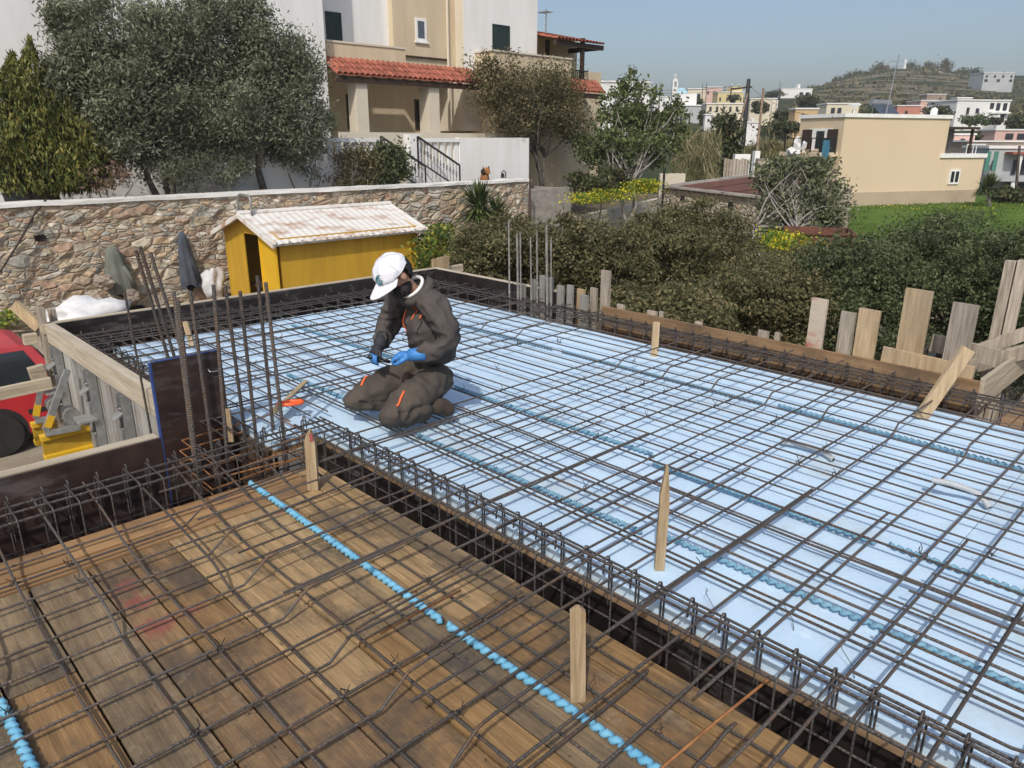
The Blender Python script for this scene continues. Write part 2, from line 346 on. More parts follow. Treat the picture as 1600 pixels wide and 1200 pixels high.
def M_ground():
    m = M('ground_soil', (.34, .30, .23), .95, 0, col2=(.22, .18, .13), scale=.35, bump=.5, bscale=8, detail=9, mix=(.4, .6), spec=.1)
    nt = m.node_tree; N = nt.nodes; Lk = nt.links.new; b = N['Principled BSDF']; src = b.inputs['Base Color'].links[0].from_socket
    # beyond the plots the soil carries dry scrub, in bands along the terraces
    geo = N.new('ShaderNodeNewGeometry'); vd = N.new('ShaderNodeVectorMath'); vd.operation = 'LENGTH'; Lk(geo.outputs['Position'], vd.inputs[0])
    mr = N.new('ShaderNodeMapRange'); mr.inputs['From Min'].default_value = 18; mr.inputs['From Max'].default_value = 45; Lk(vd.outputs['Value'], mr.inputs['Value'])
    mp = N.new('ShaderNodeMapping'); mp.inputs['Scale'].default_value = (.05, .05, .55); Lk(geo.outputs['Position'], mp.inputs['Vector'])
    no = N.new('ShaderNodeTexNoise'); no.inputs['Scale'].default_value = 1.0; no.inputs['Detail'].default_value = 9; no.inputs['Roughness'].default_value = .72; Lk(mp.outputs[0], no.inputs['Vector'])
    rp = N.new('ShaderNodeValToRGB'); el = rp.color_ramp.elements
    el[0].position = .40; el[0].color = (.030, .038, .018, 1); el[1].position = .72; el[1].color = (.125, .112, .062, 1)
    e = el.new(.53); e.color = (.050, .060, .026, 1); e = el.new(.64); e.color = (.078, .082, .040, 1)
    Lk(no.outputs['Fac'], rp.inputs['Fac'])
    mx = N.new('ShaderNodeMix'); mx.data_type = 'RGBA'; Lk(mr.outputs[0], mx.inputs[0]); Lk(src, mx.inputs[6]); Lk(rp.outputs['Color'], mx.inputs[7]); Lk(mx.outputs[2], b.inputs['Base Color'])
    return m
struct('ground', g, M_ground(), smooth=True)

# the garden behind the stone wall is banked up to the coping
WALLY = 18.7
MT_soil = M('garden_soil', (.20, .16, .11), .95, col2=(.10, .08, .055), scale=3, bump=.5, spec=.1)
t = MB().box(-22, 18.4, WALLY + .45, 60, GZ - .3, .12); struct('garden_terrace', t, MT_soil)

# ------------------------------------------------------------------ materials of the site
m_plank = M_planks('deck_planks', [(.31, .205, .10), (.255, .165, .082), (.36, .26, .145), (.245, .165, .092), (.33, .225, .118), (.225, .175, .115), (.29, .19, .09), (.38, .285, .165)],
                   [(float(on_z(px, py, -.06)[0]), float(on_z(px, py, -.06)[1]), r) for px, py, r in ((196, 914, .045), (214, 940, .055), (244, 978, .06), (298, 952, .03), (440, 797, .03))])
m_edgeboard = M_wood('edge_board', (.40, .25, .12), (.20, .11, .05), 'X', 10, island=.25, stain=(.09, .07, .05))
m_newwood = M_wood('fresh_board', (.56, .43, .27), (.33, .23, .13), 'Z', 40, island=.12, obj=.16, stain=(.30, .25, .19))
m_oldwood = M_wood('weathered_board', (.48, .42, .34), (.21, .17, .13), 'Z', 42, island=.15, obj=.18, bump=.45)
m_oldwoodX = M_wood('weathered_beam', (.55, .48, .37), (.34, .28, .20), 'X', 20, island=.12, obj=.1, bump=.4)
m_oldwoodY = M_wood('weathered_rail', (.55, .49, .39), (.36, .30, .22), 'Y', 20, island=.12, obj=.1, bump=.4)
m_brownboard = M_wood('brown_form_board', (.33, .22, .125), (.17, .10, .05), 'Y', 14, island=.15, stain=(.10, .075, .05))
m_greyboard = M_wood('grey_form_board', (.36, .35, .32), (.17, .16, .145), 'Z', 10, island=.22, bump=.5, stain=(.42, .41, .38))
m_blackply = M_film('film_plywood', (.030, .023, .021), (.012, .010, .010), .42, .38)

m_plybrown = M_film('brown_film_plywood', (.060, .034, .028), (.020, .014, .013), .30, .42)
m_blueedge = M('blue_painted_edge', (.035, .075, .25), .6, var=.15)
m_foam = M('blue_foam', (.55, .715, .86), .85, col2=(.49, .66, .83), scale=3.5, island=0, obj=.05, bump=.10, bscale=45, detail=8, spec=.2)
def _dust(m):
    nt = m.node_tree; N = nt.nodes; Lk = nt.links.new; b = N['Principled BSDF']; out = b.inputs['Base Color'].links[0].from_socket; geo = N.new('ShaderNodeNewGeometry')
    for sc, lo, hi, col, k in ((2.2, .52, .72, (.44, .47, .46), .55), (17, .63, .70, (.30, .27, .24), .5), (60, .68, .73, (.16, .12, .10), .7), (7, .62, .68, (.66, .80, .93), .6)):
        n = N.new('ShaderNodeTexNoise'); n.inputs['Scale'].default_value = sc; n.inputs['Detail'].default_value = 7; n.inputs['Roughness'].default_value = .7; Lk(geo.outputs['Position'], n.inputs['Vector'])
        mr = N.new('ShaderNodeMapRange'); mr.inputs['From Min'].default_value = lo; mr.inputs['From Max'].default_value = hi; mr.inputs['To Max'].default_value = k; Lk(n.outputs['Fac'], mr.inputs['Value'])
        mx = N.new('ShaderNodeMix'); mx.data_type = 'RGBA'; Lk(mr.outputs[0], mx.inputs[0]); Lk(out, mx.inputs[6]); mx.inputs[7].default_value = (*col, 1); out = mx.outputs[2]
    Lk(out, b.inputs['Base Color'])
_dust(m_foam)
m_rebar = M('rebar_steel', (.098, .088, .080), .55, .35, col2=(.165, .092, .052), scale=9, mix=(.27, .53), obj=.25, bump=.5, bscale=90, detail=6)
m_rebar_dark = M('dark_rebar_steel', (.085, .078, .074), .5, .4, col2=(.10, .065, .045), scale=7, mix=(.25, .5), obj=.2, bump=.5, bscale=90)
m_rebar_rust = M('rusty_rebar', (.36, .17, .06), .8, .1, col2=(.22, .09, .035), scale=12, obj=.2)
m_wire = M('tie_wire', (.05, .045, .042), .6, .5, var=.1)
m_spacer = M('blue_plastic', (.17, .42, .58), .85, 0, col2=(.11, .34, .52), scale=14, obj=.08)
m_galv = M('galvanised_steel', (.50, .51, .51), .42, .7, col2=(.33, .34, .34), scale=14, obj=.08, bump=.1)
m_galvdirty = M('cement_splashed_steel', (.40, .40, .38), .6, .45, col2=(.20, .20, .19), scale=7, detail=8)
m_yellow = M('yellow_painted_timber', (.72, .45, .022), .5, col2=(.58, .34, .02), scale=5, bump=.1)
m_yellowdull = M('yellow_timber_web', (.50, .32, .03), .55, col2=(.36, .22, .02), scale=5, bump=.1)
m_conduit = M('grey_conduit', (.42, .45, .47), .6, var=.08)
m_redpaint = M('red_spray_paint', (.36, .07, .075), .8, col2=(.22, .06, .05), scale=16, detail=8)
m_concrete = M('concrete', (.37, .345, .31), .9, col2=(.24, .225, .20), scale=2.2, bump=.35, bscale=25, detail=9, stretch=(1, 1, 2.5))
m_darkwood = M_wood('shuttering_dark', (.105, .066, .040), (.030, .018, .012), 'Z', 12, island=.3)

# ------------------------------------------------------------------ timber deck, trench, foam
WZ = -0.06
XT0, XT1 = 1.90, 2.115                       # the beam trench between the plank deck and the foam
YB0, YB1 = 3.57, 3.88                        # the left beam
d = MB(); rd = random.Random(3)
x = XT0 - .15; xs = [XT0]
for wv in (.15, .20, .21, .15, .22, .20, .14, .22, .21, .15, .22, .2, .21, .15, .2, .22, .2, .2, .2): xs.append(xs[-1] - wv)
for i in range(len(xs) - 1):
    a, b2 = xs[i + 1] + .0045, xs[i] - .0045
    y = YB0 - .30 if i else YB0 - .02; first = True
    while y > -1.6:
        L = rd.uniform(.5, 1.9) if not first else rd.uniform(.3, 1.6)
        dz = rd.uniform(-.004, .003)
        d.box(a, b2, max(y - L, -1.6), y - .004, WZ - .028 + dz, WZ + dz); y -= L; first = False
o = d.build('plank_deck', m_plank, bevel=.002); tag(o, 'deck of worn brown planks under the rebar in the near left of the picture', 'plank deck')
sub = MB(); sub.box(-1.9, XT0 - .02, -1.6, YB0 - .02, WZ - .09, WZ - .034); sub.build('joist_layer', m_darkwood, o)
e = MB()
for k, (y0, y1) in enumerate(((YB0 - .295, YB0 - .2), (YB0 - .195, YB0 - .1), (YB0 - .095, YB0))):
    xx = XT0 - .155
    while xx > -1.9:
        L = rd.uniform(.7, 2.2); e.box(max(-1.9, xx - L), xx - .004, y0, y1 - .003, WZ - .028, WZ + .004 + .005 * (k % 2)); xx -= L
e.build('edge_board', m_edgeboard, o)

tr = MB()                                    # shuttering of the trench beam and of the edge beams
tr.box(XT0 - .02, XT0, -1.6, YB0, -.56, WZ - .03); pass
tr.box(XT0 - .02, XT1 + .01, -1.8, YB0, -.60, -.561)
tr.box(-2, XT0 - .021, YB0 - .02, YB0, -.56, WZ - .036); tr.box(-2, XT1 + .4, YB0 + .001, YB1 + .4, -.60, -.562)
rw = MB(); rw.box(XT1 - .012, XT1 + .01, -1.8, YB1 + .02, -.56, -.078)
o = solo('beam_shuttering', tr, m_darkwood, 'plywood trough of the beam trench by the blue foam, its shade painted dark', 'beam form')
rw.build('far_side_shade_sheet', m_blackply, o)  # black sheet puts the trench's shade into the colour of the sunlit side
fd = MB(); fd.box(XT1 - .022, 5.25, -1.8, YB1, -.077, -.053); fd.box(1.80, 5.25, YB1 + .001, 6.75, -.077, -.053)
o = solo('slab_form', fd, m_brownboard, 'plywood slab form whose edge shows under the blue foam', 'slab form')
sh = MB(); sh.box(5.25, 5.27, -1.8, 7.1, -.56, -.052); sh.box(1.8, 5.249, 6.75, 6.77, -.56, -.052); sh.box(1.78, 1.80, YB1, 6.75, -.56, -.052)
sh.box(5.271, 5.62, -1.8, 7.1, -.60, -.561); sh.box(1.5, 5.27, 6.771, 7.1, -.60, -.5615); sh.box(1.5, 1.779, YB1 + .4, 6.77, -.60, -.562)
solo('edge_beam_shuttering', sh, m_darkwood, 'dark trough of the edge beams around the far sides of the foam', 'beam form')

FOAM = []
ys = [-1.8, -.55, .70, 1.95, 3.20, YB1, 5.13, 6.38, 6.75]
xs2 = [XT1 + .005, 2.72, 3.32, 3.92, 4.52, 5.12, 5.245]
for i in range(len(xs2) - 1):
    for j in range(len(ys) - 1):
        b2 = MB(); dz = rd.uniform(-.0015, .0015)
        x0 = xs2[i]
        if i == 0 and ys[j] >= YB1 - .01: x0 = 1.81
        b2.box(x0 + .002, xs2[i + 1] - .002, ys[j] + .002, ys[j + 1] - .002, -.0525, dz)
        o = solo('foam_board', b2, m_foam, 'pale blue insulation foam board butted to its neighbours under the rebar mat', 'foam board', 'blue foam boards under the rebar', bevel=.0015)

# ------------------------------------------------------------------ plywood and board edges of the pour
def letter(ch, size, thick=.0012):
    c = bpy.data.curves.new('letter', 'FONT'); c.body = ch; c.size = size; c.extrude = thick; c.align_x = 'CENTER'
    ob = bpy.data.objects.new('letter', c); me = bpy.data.meshes.new_from_object(ob); bpy.data.objects.remove(ob); bpy.data.curves.remove(c)
    v = [tuple(p.co) for p in me.vertices]; f = [tuple(p.vertices) for p in me.polygons]; bpy.data.meshes.remove(me); return v, f
def write(mb, ch, size, origin, ex, ey):
    v, f = letter(ch, size); ex, ey = np.array(ex, float), np.array(ey, float); ez = np.cross(ex, ey)
    mb.add([np.array(origin) + p[0] * ex + p[1] * ey + p[2] * ez for p in v], f)
m_print = M('faded_print', (.11, .105, .10), .7, col2=(.035, .03, .03), scale=20, detail=8, mix=(.4, .6))
BY, BX = 7.1, 5.6                            # inner faces of the back and right edge forms
FT = .2
bk = MB(); bk.box(1.45, BX + .03, BY, BY + .018, -.56, FT)
o = solo('black_form_panel', bk, m_blackply, 'long black film faced plywood panel closing the back of the slab before the yellow shed', 'form panel')
tp = MB(); tp.box(1.40, BX + .05, BY + .019, BY + .10, .12, FT + .004); tp.build('top_rail', m_oldwoodX, o)
lg = MB()
for xx in (2.25, 2.62, 3.3, 3.56, 4.05, 4.30, 4.9, 5.2):
    for zz in (.035, .115):
        write(lg, 'S', .085, (xx + rd.uniform(-.05, .05) + (.12 if zz > .1 else 0), BY - .0015, zz), (1, 0, 0), (0, .0, 1))
lg.build('printed_mark', m_print, o)

YR = 4.85                                    # right side: black plywood behind, timber board in front of it
rk = MB(); rk.box(BX, BX + .018, YR, BY, -.56, FT)
o = solo('black_form_panel', rk, m_blackply, 'black plywood panel on the right back corner of the slab before the dark shrubs', 'form panel')
tp = MB(); tp.box(BX + .019, BX + .09, YR + .3, BY + .1, .11, FT + .003); tp.build('top_rail', m_oldwoodY, o)
YRE = 1.22
rb = MB()
rb.box(BX, BX + .025, 3.4, YR - .35, -.045, .155); rb.box(BX + .001, BX + .027, YRE, 3.397, -.045, .152)
o = solo('edge_form_board', rb, m_brownboard, 'long brown timber board standing on edge along the right side of the slab', 'form board', bevel=.003)
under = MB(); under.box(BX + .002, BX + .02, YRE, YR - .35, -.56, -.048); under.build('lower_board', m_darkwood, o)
# broken grey boards of the far column form
for k, (yy, zt, w2, lb) in enumerate(((5.42, .30, .07, 'short grey form slat at the far column, leftmost'), (5.28, .36, .075, 'tall pale slat of the far column form'), (5.17, .35, .06, 'pale narrow slat beside the tall one at the far column'), (5.02, .29, .09, 'cement stained slat among the bars of the far column'), (4.9, .31, .08, 'wide dark grey slat at the right of the far column'), (4.7, .24, .10, 'white smeared slat at the end of the brown edge board'), (5.58, .22, .09, 'low grey slat at the left end of the far column form'))):
    q = MB(); q.box(BX - .03 - .012 * (k % 2), BX - .008 - .012 * (k % 2), yy - w2 / 2, yy + w2 / 2, -.5, zt)
    solo('form_slat', q, m_greyboard, lb, 'form slat', bevel=.002)
# black board along the left beam, with its timber rail
lf = MB(); lf.box(-2.4, 1.20, YB1, YB1 + .018, -.56, FT)
o = solo('black_form_panel', lf, m_plybrown, 'dark brown plywood panel along the left beam with a pale timber rail on top', 'form panel')
tp = MB(); tp.box(-2.4, 1.19, YB1 + .019, YB1 + .085, .10, FT + .006); tp.build('top_rail', m_oldwoodX, o)

# column upstand at the near left corner
CY = 4.28
pl = on_y(232, 565, CY); pr = on_y(345, 550, CY); ztop = float((pl[2] + pr[2]) / 2); x0, x1 = float(pl[0]), float(pr[0])
cb = MB(); cb.box(x0 + .012, x1, CY, CY + .02, -.5, ztop)
o = solo('column_form_panel', cb, m_plybrown, 'upright dark brown panel with a blue edge behind the tall column bars', 'form panel')
be = MB(); be.box(x0, x0 + .0115, CY - .001, CY + .021, -.5, ztop + .001); be.box(x0 + .012, x1, CY + .001, CY + .019, ztop + .0005, ztop + .004); be.build('painted_edge', m_blueedge, o)
hk = MB(); hk.tube([(x1 - .09, CY - .002, ztop - .1), (x1 - .085, CY - .015, ztop - .115), (x1 - .05, CY - .018, ztop - .118), (x1 - .02, CY - .015, ztop - .11)], .004); hk.build('wire_hook', m_galv, o)

# left form: weathered panel between steel soldiers
LX = 1.5
lp = MB(); yy = YB1 + .45; k = 0
while yy < BY:
    w2 = rd.uniform(.10, .16); lp.box(LX - .03 - .004 * (k % 2), LX - .003, yy, min(yy + w2 - .004, BY), -.75, .045); yy += w2; k += 1
o = solo('side_form_panel', lp, m_greyboard, 'weathered grey board panel closing the left side of the slab above the red car', 'form panel')
tp = MB(); tp.box(LX - .075, LX - .005, YB1 + .45, BY + .02, .05, FT + .005); tp.build('top_rail', m_oldwoodY, o)
ip = MB(); ip.box(LX - .0025, LX + .015, YB1 + .45, BY, -.56, FT - .01); ip.build('inner_sheet', m_blackply, o)
SOLD = (on_x(104, 560, LX)[1], on_x(158, 600, LX)[1], on_x(212, 640, LX)[1])
for k, y0 in enumerate(SOLD):
    y0 = float(y0)
    r = thing('steel_soldier', (LX - .1, y0, -.8), ('galvanised channel soldier on the weathered panel, the one beside the wooden post', 'galvanised channel soldier at the middle of the weathered panel', 'galvanised channel soldier nearest the upright brown panel')[k], 'form support')
    c = MB()
    for s in (-1, 1):
        c.box(LX - .10, LX - .04, y0 + s * .05 - .004, y0 + s * .05 + .004, -.85, .04); c.box(LX - .045, LX - .038, y0 + (s * .05 if s < 0 else .012) - (.0 if s < 0 else -.003), y0 + (-.012 if s < 0 else .05), -.85, .04)
    c.build('channel', m_galv, r)
    pl2 = MB(); pl2.obox((LX - .15, y0, -.33), (.06, 0, 0), (0, .085, 0), (0, 0, .008)); pl2.lathe([(.03, 0), (.03, .04)], (LX - .15, y0, -.37), 8); pl2.build('wing_nut_plate', m_galvdirty, r); pl2 = MB(); pl2.obox((LX - .12, y0 + .03, -.12), (.03, 0, .02), (0, .045, 0), (0, 0, .006)); pl2.build('clamp_plate', m_galvdirty, r)
    for z in (-.05, -.2, -.45, -.6):
        for s in (-1, 1): bo = MB(); bo.lathe([(.010, 0), (.010, .012)], (LX - .116, y0 + s * .035, z), 6, 0); bo.build('bolt', m_galv, r)
# bracket frames standing on yellow timber beams
YBEAM = ((float(at_d(66, 700, 5.9)[0]), float(at_d(66, 700, 5.9)[1]), float(at_d(70, 722, 5.9)[2]), 'yellow timber beam end nearest the plank deck, its flange bright yellow'), (float(at_d(50, 672, 6.5)[0]), float(at_d(50, 672, 6.5)[1]), float(at_d(55, 699, 6.5)[2]), 'yellow timber beam end behind the nearest one beside the red car'))
for (bx, by, bz, lb) in YBEAM:
    r = thing('yellow_beam', (bx, by, bz), lb, 'timber beam')
    f1 = MB(); f1.box(bx, LX + .5, by - .04, by + .04, bz, bz + .045); f1.box(bx, LX + .5, by - .04, by + .04, bz + .165, bz + .21); f1.build('flange', m_yellow, r, bevel=.006)
    wb = MB(); wb.box(bx + .004, LX + .5, by - .016, by + .016, bz + .046, bz + .164); wb.build('web', m_yellowdull, r)
for k, (bx, by, bz, lb) in enumerate(YBEAM):
    top = bz + .214; ly = by - .02
    r = thing('bracket_frame', (bx + .02, ly, top), ('galvanised triangular bracket on the nearer yellow beam', 'galvanised triangular bracket on the farther yellow beam')[k], 'form bracket')
    a = MB(); p0 = (bx + .03, ly - .02, top + .02); p1 = (LX - .11, ly - .06, top + .02); p2 = (LX - .12, ly - .05, top + .50)
    a.bar(p0, p1, .05, .04); a.bar((p0[0] + .01, p0[1], p0[2] + .03), p2, .05, .045); a.build('strut', m_galv, r)
    l2 = MB(); cc = ((p0[0] + p1[0]) / 2 + .08, ly - .02, top + .13)
    l2.lathe([(.055, -.05), (.06, -.05), (.06, .05), (.055, .05)], cc, 18, 1); l2.build('adjusting_roller', m_galvdirty, r, smooth=False)
    ye = MB(); q = np.array(p0) * .8 + np.array(p2) * .2; dv = (np.array(p2) - np.array(p0)); dv /= np.linalg.norm(dv); ye.bar(q - dv * .05, q + dv * .05, .052, .05); ye.build('yellow_sticker', m_yellow, r)
# timber braces left of the panel
def board(name, p, q, w, h, mat, label, cat='board', group=None, up=(0, 0, 1), bev=.004):
    b3 = MB().bar(p, q, w, h, up); return solo(name, b3, mat, label, cat, group, bevel=bev)
PY = 7.2
pt, pb = on_y(62, 480, PY), on_y(85, 614, PY - .1)
board('timber_post', pb - (0, 0, .9), pt, .05, .11, m_oldwood, 'thick weathered post standing at the back left corner above the red car', 'post', up=(0, 1, 0))
pt = on_y(80, 482, PY + .12); board('timber_post', (pt[0], pt[1], -1.2), pt, .05, .09, m_oldwood, 'second weathered post right behind the thick corner post', 'post', up=(0, 1, 0))
board('timber_brace', on_y(22, 476, PY + .25), on_y(62, 512, PY + .1), .04, .1, m_newwood, 'short pinkish board nailed across the corner post and rising to its left', 'board')
board('timber_block', on_y(36, 531, PY + .02), on_y(58, 528, PY + .02), .06, .09, m_oldwoodX, 'short square block end poking out left of the corner post at car roof height', 'block')
board('timber_block', on_y(46, 585, PY - .12), on_y(70, 578, PY - .12), .07, .11, m_oldwoodX, 'broken block end left of the corner post just above the long pale rail', 'block')
board('timber_rail', on_y(-60, 628, PY - .3), on_y(80, 598, PY - .3), .045, .10, m_oldwoodX, 'long pale rail running left from the corner post across the red car', 'board')
# ------------------------------------------------------------------ reinforcement
rr = random.Random(21)
def rebar(pts, r, mat, label, group, n=6):
    mb = MB().tube(pts, r * .86, n); return solo('rebar', mb, mat, label, 'rebar', group, loc=tuple(map(float, pts[0])))
def wob(p, q, seg=.55, j=.004, zj=.003):
    p, q = np.array(p, float), np.array(q, float); n = max(2, int(np.linalg.norm(q - p) / seg)); out = []
    d = (q - p) / np.linalg.norm(q - p); sd = np.array([-d[1], d[0], 0])
    for i in range(n + 1):
        t = i / n; e = 0 if i in (0, n) else 1
        out.append(p + (q - p) * t + e * (sd * rr.uniform(-j, j) + np.array([0, 0, rr.uniform(-zj, zj)])))
    return out
GA = 'long bars over the foam along the trench'; LA = 'dark steel bar of the mat over the blue foam running beside and along the trench'
GB = 'cross bars over the foam'; LB = 'steel bar over the foam running from the trench to the right edge board'
Z1, Z2 = .058, .070
for xa, r in ((2.35, .007), (2.385, .0065), (2.56, .008), (2.66, .006), (2.71, .006), (2.87, .0075), (2.90, .006), (3.10, .0075), (3.30, .0065), (3.415, .006), (3.61, .0065), (3.75, .006), (3.91, .0075), (4.075, .006), (4.22, .006), (4.36, .0065), (4.50, .006), (4.66, .006), (4.83, .006), (4.95, .006), (5.06, .0055), (5.13, .0055)):
    y0, y1 = -1.7 + rr.uniform(-.05, .05), (7.0 if rr.random() < .8 else rr.uniform(5.6, 6.8))
    rebar(wob((xa + rr.uniform(-.012, .012), y0, Z1), (xa + rr.uniform(-.012, .012), y1, Z1)), r, m_rebar, LA, GA)
for xa in (1.86 + .02, 1.98, 2.12, 2.24):    # bars left of the trench line, only behind the left beam
    rebar(wob((xa, YB1 + .1, Z1), (xa + rr.uniform(-.02, .02), 7.0, Z1)), .0062, m_rebar, LA, GA)
k = 0; y = -1.4
while y < 6.6:
    yy = y + rr.uniform(-.012, .012); crank = (k % 2 == 0)
    if y < YB0 - .05: xs_ = (1.06 if k % 2 else 1.70) + rr.uniform(-.03, .03)
    elif y < YB1 + .25: y += .195; k += 1; continue
    else: xs_ = 1.55
    pts = []
    if y < YB0 - .05: pts = wob((xs_, yy, .085), (2.3, yy, .083)) + wob((2.32, yy, .08), (4.28, yy, Z2 + .002))
    else: pts = wob((xs_, yy, .09), (4.28, yy, Z2 + .002))
    xc = 4.42 + rr.uniform(-.07, .07)
    if crank: pts = [p for p in pts if p[0] < xc - .12] + wob((xc - .1, yy, Z2), (xc, yy + .004, .128), .2, .001, .001) + wob((xc + .03, yy, .134), (5.52, yy, .13))
    else: pts = pts + wob((4.5, yy, Z2), (5.54, yy, .088))
    rebar(pts, .0066, m_rebar, LB, GB); y += .195; k += 1
# extra close bars at the back left of the mat and along the left edge
for y in (4.35, 4.9, 5.4, 5.95, 6.35, 6.62, 6.8, 6.92):
    rebar(wob((1.53, y + rr.uniform(-.03, .03), .10), (3.2 + rr.uniform(-.5, 1.6), y + rr.uniform(-.03, .03), .09)), .006, m_rebar, LB, GB)
# cranked starter bars that bend aside near the right front
GC = 'bent bars at the right front'; LC = 'short cranked bar lying loose on the mat at the right front with one bent end'
for (x0, y0, ylow) in ((2.16, .66, .18), (2.44, .67, .25), (2.77, .69, .2), (2.96, .67, .2)):
    yb = y0 - .50
    rebar([(x0, y0, .083), (x0 + .004, yb + .05, .083), (x0 + .01, yb, .09), (x0 + .02, yb - .06, .12), (x0 + .03, yb - .16, .155), (x0 + .03, yb - .22, .158), (x0 + .03, yb - 1.2, .15)], .0066, m_rebar, LC, GC)
# bars over the planks
GW = 'cross bars over the planks'; LW = 'steel bar crossing the brown planks and the trench toward the blue foam'
y = -1.45; k = 0
while y < 3.45:
    yy = y + rr.uniform(-.02, .02); xe = 3.34 + rr.uniform(-.03, .03)
    low, hi = -.026, .094
    if k % 2: xc = 1.04 + rr.uniform(-.03, .03); pts = wob((-1.9, yy, low), (xc - .01, yy, low)) + wob((xc + .03, yy + .004, .0), (xc + .10, yy, .055), .3, .001, .001) + wob((xc + .16, yy, .062), (2.0, yy, .09)) + wob((2.1, yy, hi), (xe, yy, .084))
    else: pts = wob((-1.9, yy, low), (1.55, yy, low + .006)) + wob((1.66, yy, low + .01), (1.86 + rr.uniform(-.1, .02), yy, low + .02))
    rebar(pts, .0066, m_rebar, LW, GW); y += .163; k += 1
GL = 'long bars over the planks'; LL = 'steel bar of the mat over the brown planks running parallel to the planks'
k = 0; x = -1.5
for x in (-1.45, -1.2, -.95, -.7, -.45, -.2, .02, .19, .37, .575, .80, 1.0, 1.2, 1.385, 1.60, 1.78):
    xx = x + rr.uniform(-.01, .01); lo = -.040
    if k % 2 and x < 1.3:
        yc = 2.62 + rr.uniform(-.06, .06); pts = wob((xx, YB1 - .08, .098), (xx, yc + .2, .03)) + [(xx, yc + .13, .022)] + [(xx + .004, yc, lo)] + wob((xx, yc - .1, lo), (xx, -1.55, lo))
    else: pts = wob((xx, YB1 - .05, .098), (xx, YB0 - .25, .0)) + wob((xx, 3.0, -.036), (xx, -1.55, lo))
    rebar(pts, .0062, m_rebar, LL, GL); k += 1
for (x0, y0, x1, y1, lb) in ((594, 990, 720, 922, 'thin orange rusted rod lying across the blue strip on the planks'), (1030, 1203, 1205, 1058, 'orange rusted rod on the near planks right of the leaning stake'), (360, 742, 470, 715, 'orange rusted rod at the far end of the blue strip beside the column bars')):
    rebar(wob(on_z(x0, y0, -.012), on_z(x1, y1, -.008), .2), .0055, m_rebar_rust, lb, None)
# beams: long bars and stirrups
GBM = 'long bars of the beam cages'
for (xa, z, r) in ((1.932, .092, .008), (2.03, .098, .007), (2.066, .103, .008), (2.10, .098, .0065), (1.935, -.16, .006), (2.09, -.16, .006), (1.94, -.43, .008), (2.09, -.43, .008)):
    rebar(wob((xa, -1.7, z), (xa, YB1 - .05, z), .8), r, m_rebar_dark, 'dark bar lying lengthwise in the stirrup cage of the trench beside the planks', 'long bars of the trench cage')
for (ya, z, r) in ((3.60, .098, .008), (3.68, .104, .007), (3.76, .100, .008), (3.60, -.16, .006), (3.83, -.16, .006), (3.61, -.43, .008), (3.82, -.43, .008)):
    rebar(wob((-2.3, ya, z), (2.1, ya, z), .8), r, m_rebar_dark, 'dark bar lying lengthwise in the stirrup cage of the left beam beside the brown panel', 'long bars of the left cage')
for (xa, z) in ((5.31, .075), (5.36, .08), (5.47, .085), (5.55, .08), (5.31, -.18), (5.55, -.18), (5.31, -.43), (5.55, -.43), (5.42, .09)):
    rebar(wob((xa, -1.7, z), (xa, 7.05, z), .8), .007, m_rebar_dark, 'dark bar lying lengthwise in the cage along the right edge board', 'long bars of the right cage')
for (ya, z) in ((6.80, .08), (6.87, .085), (6.95, .09), (7.04, .085), (6.82, -.2), (7.04, -.2), (6.82, -.43)):
    rebar(wob((1.55, ya, z), (5.55, ya, z), .8), .007, m_rebar_dark, 'dark bar lying lengthwise in the cage before the black back panel', 'long bars of the back cage')
for (xa, z) in ((1.56, .085), (1.63, .09), (1.73, .085), (1.56, -.2), (1.74, -.2)):
    rebar(wob((xa, YB1 + .05, z), (xa, 7.05, z), .8), .007, m_rebar_dark, 'dark bar lying lengthwise in the cage inside the weathered left panel', 'long bars of the left edge cage')
def loop(a, b, z0, z1, axis, rc=.028, hook=True):
    """closed stirrup in the plane across the beam; a..b across, z0..z1 up, with a hooked corner"""
    P = []
    for (cx, cz, s) in ((b - rc, z1 - rc, 0), (a + rc, z1 - rc, 1), (a + rc, z0 + rc, 2), (b - rc, z0 + rc, 3)):
        for q in range(4):
            th = (s + q / 3) * math.pi / 2; P.append((cx + rc * math.cos(th), cz + rc * math.sin(th)))
    f = (lambda u, z, o: (u, o, z)) if axis == 'Y' else (lambda u, z, o: (o, u, z))
    mb = MB(); mb.tube([f(u, z, 0) for u, z in P], .0041, 5, closed=True)
    if hook:
        mb.tube([f(b - .003, z1 - .22, .012), f(b - .002, z1 - .02, .012), f(b - .008, z1 + .012, .012), f(b - .022, z1 + .02, .012), f(b - .034, z1 + .006, .012), f(b - .045, z1 - .05, .010)], .0041, 5)
    return mb
def stirrups(a, b, z0, z1, axis, fixed, start, step, count, label, group):
    mb = loop(a, b, z0, z1, axis); src = None
    for i in range(count):
        p = start + step * i + rr.uniform(-.012, .012); L = (0, p, 0) if axis == 'Y' else (p, 0, 0)
        if src is None:
            src = mb.build('stirrup', m_rebar_dark); src.location = L; tag(src, label, 'stirrup', group)
        else: c = src.copy(); COL.objects.link(c); c.location = L; c.rotation_euler = (rr.uniform(-.06, .06), rr.uniform(-.03, .03), rr.uniform(-.10, .10)) if False else (0, 0, 0)
stirrups(1.922, 2.098, -.45, .108, 'Y', None, -1.5, .128, 40, 'dark steel stirrup hoop in the trench cage between the planks and the foam', 'stirrups of the trench cage')
stirrups(3.585, 3.85, -.45, .110, 'X', None, -.9, .125, 24, 'dark steel stirrup hoop in the left beam cage beside the brown panel', 'stirrups of the left cage')
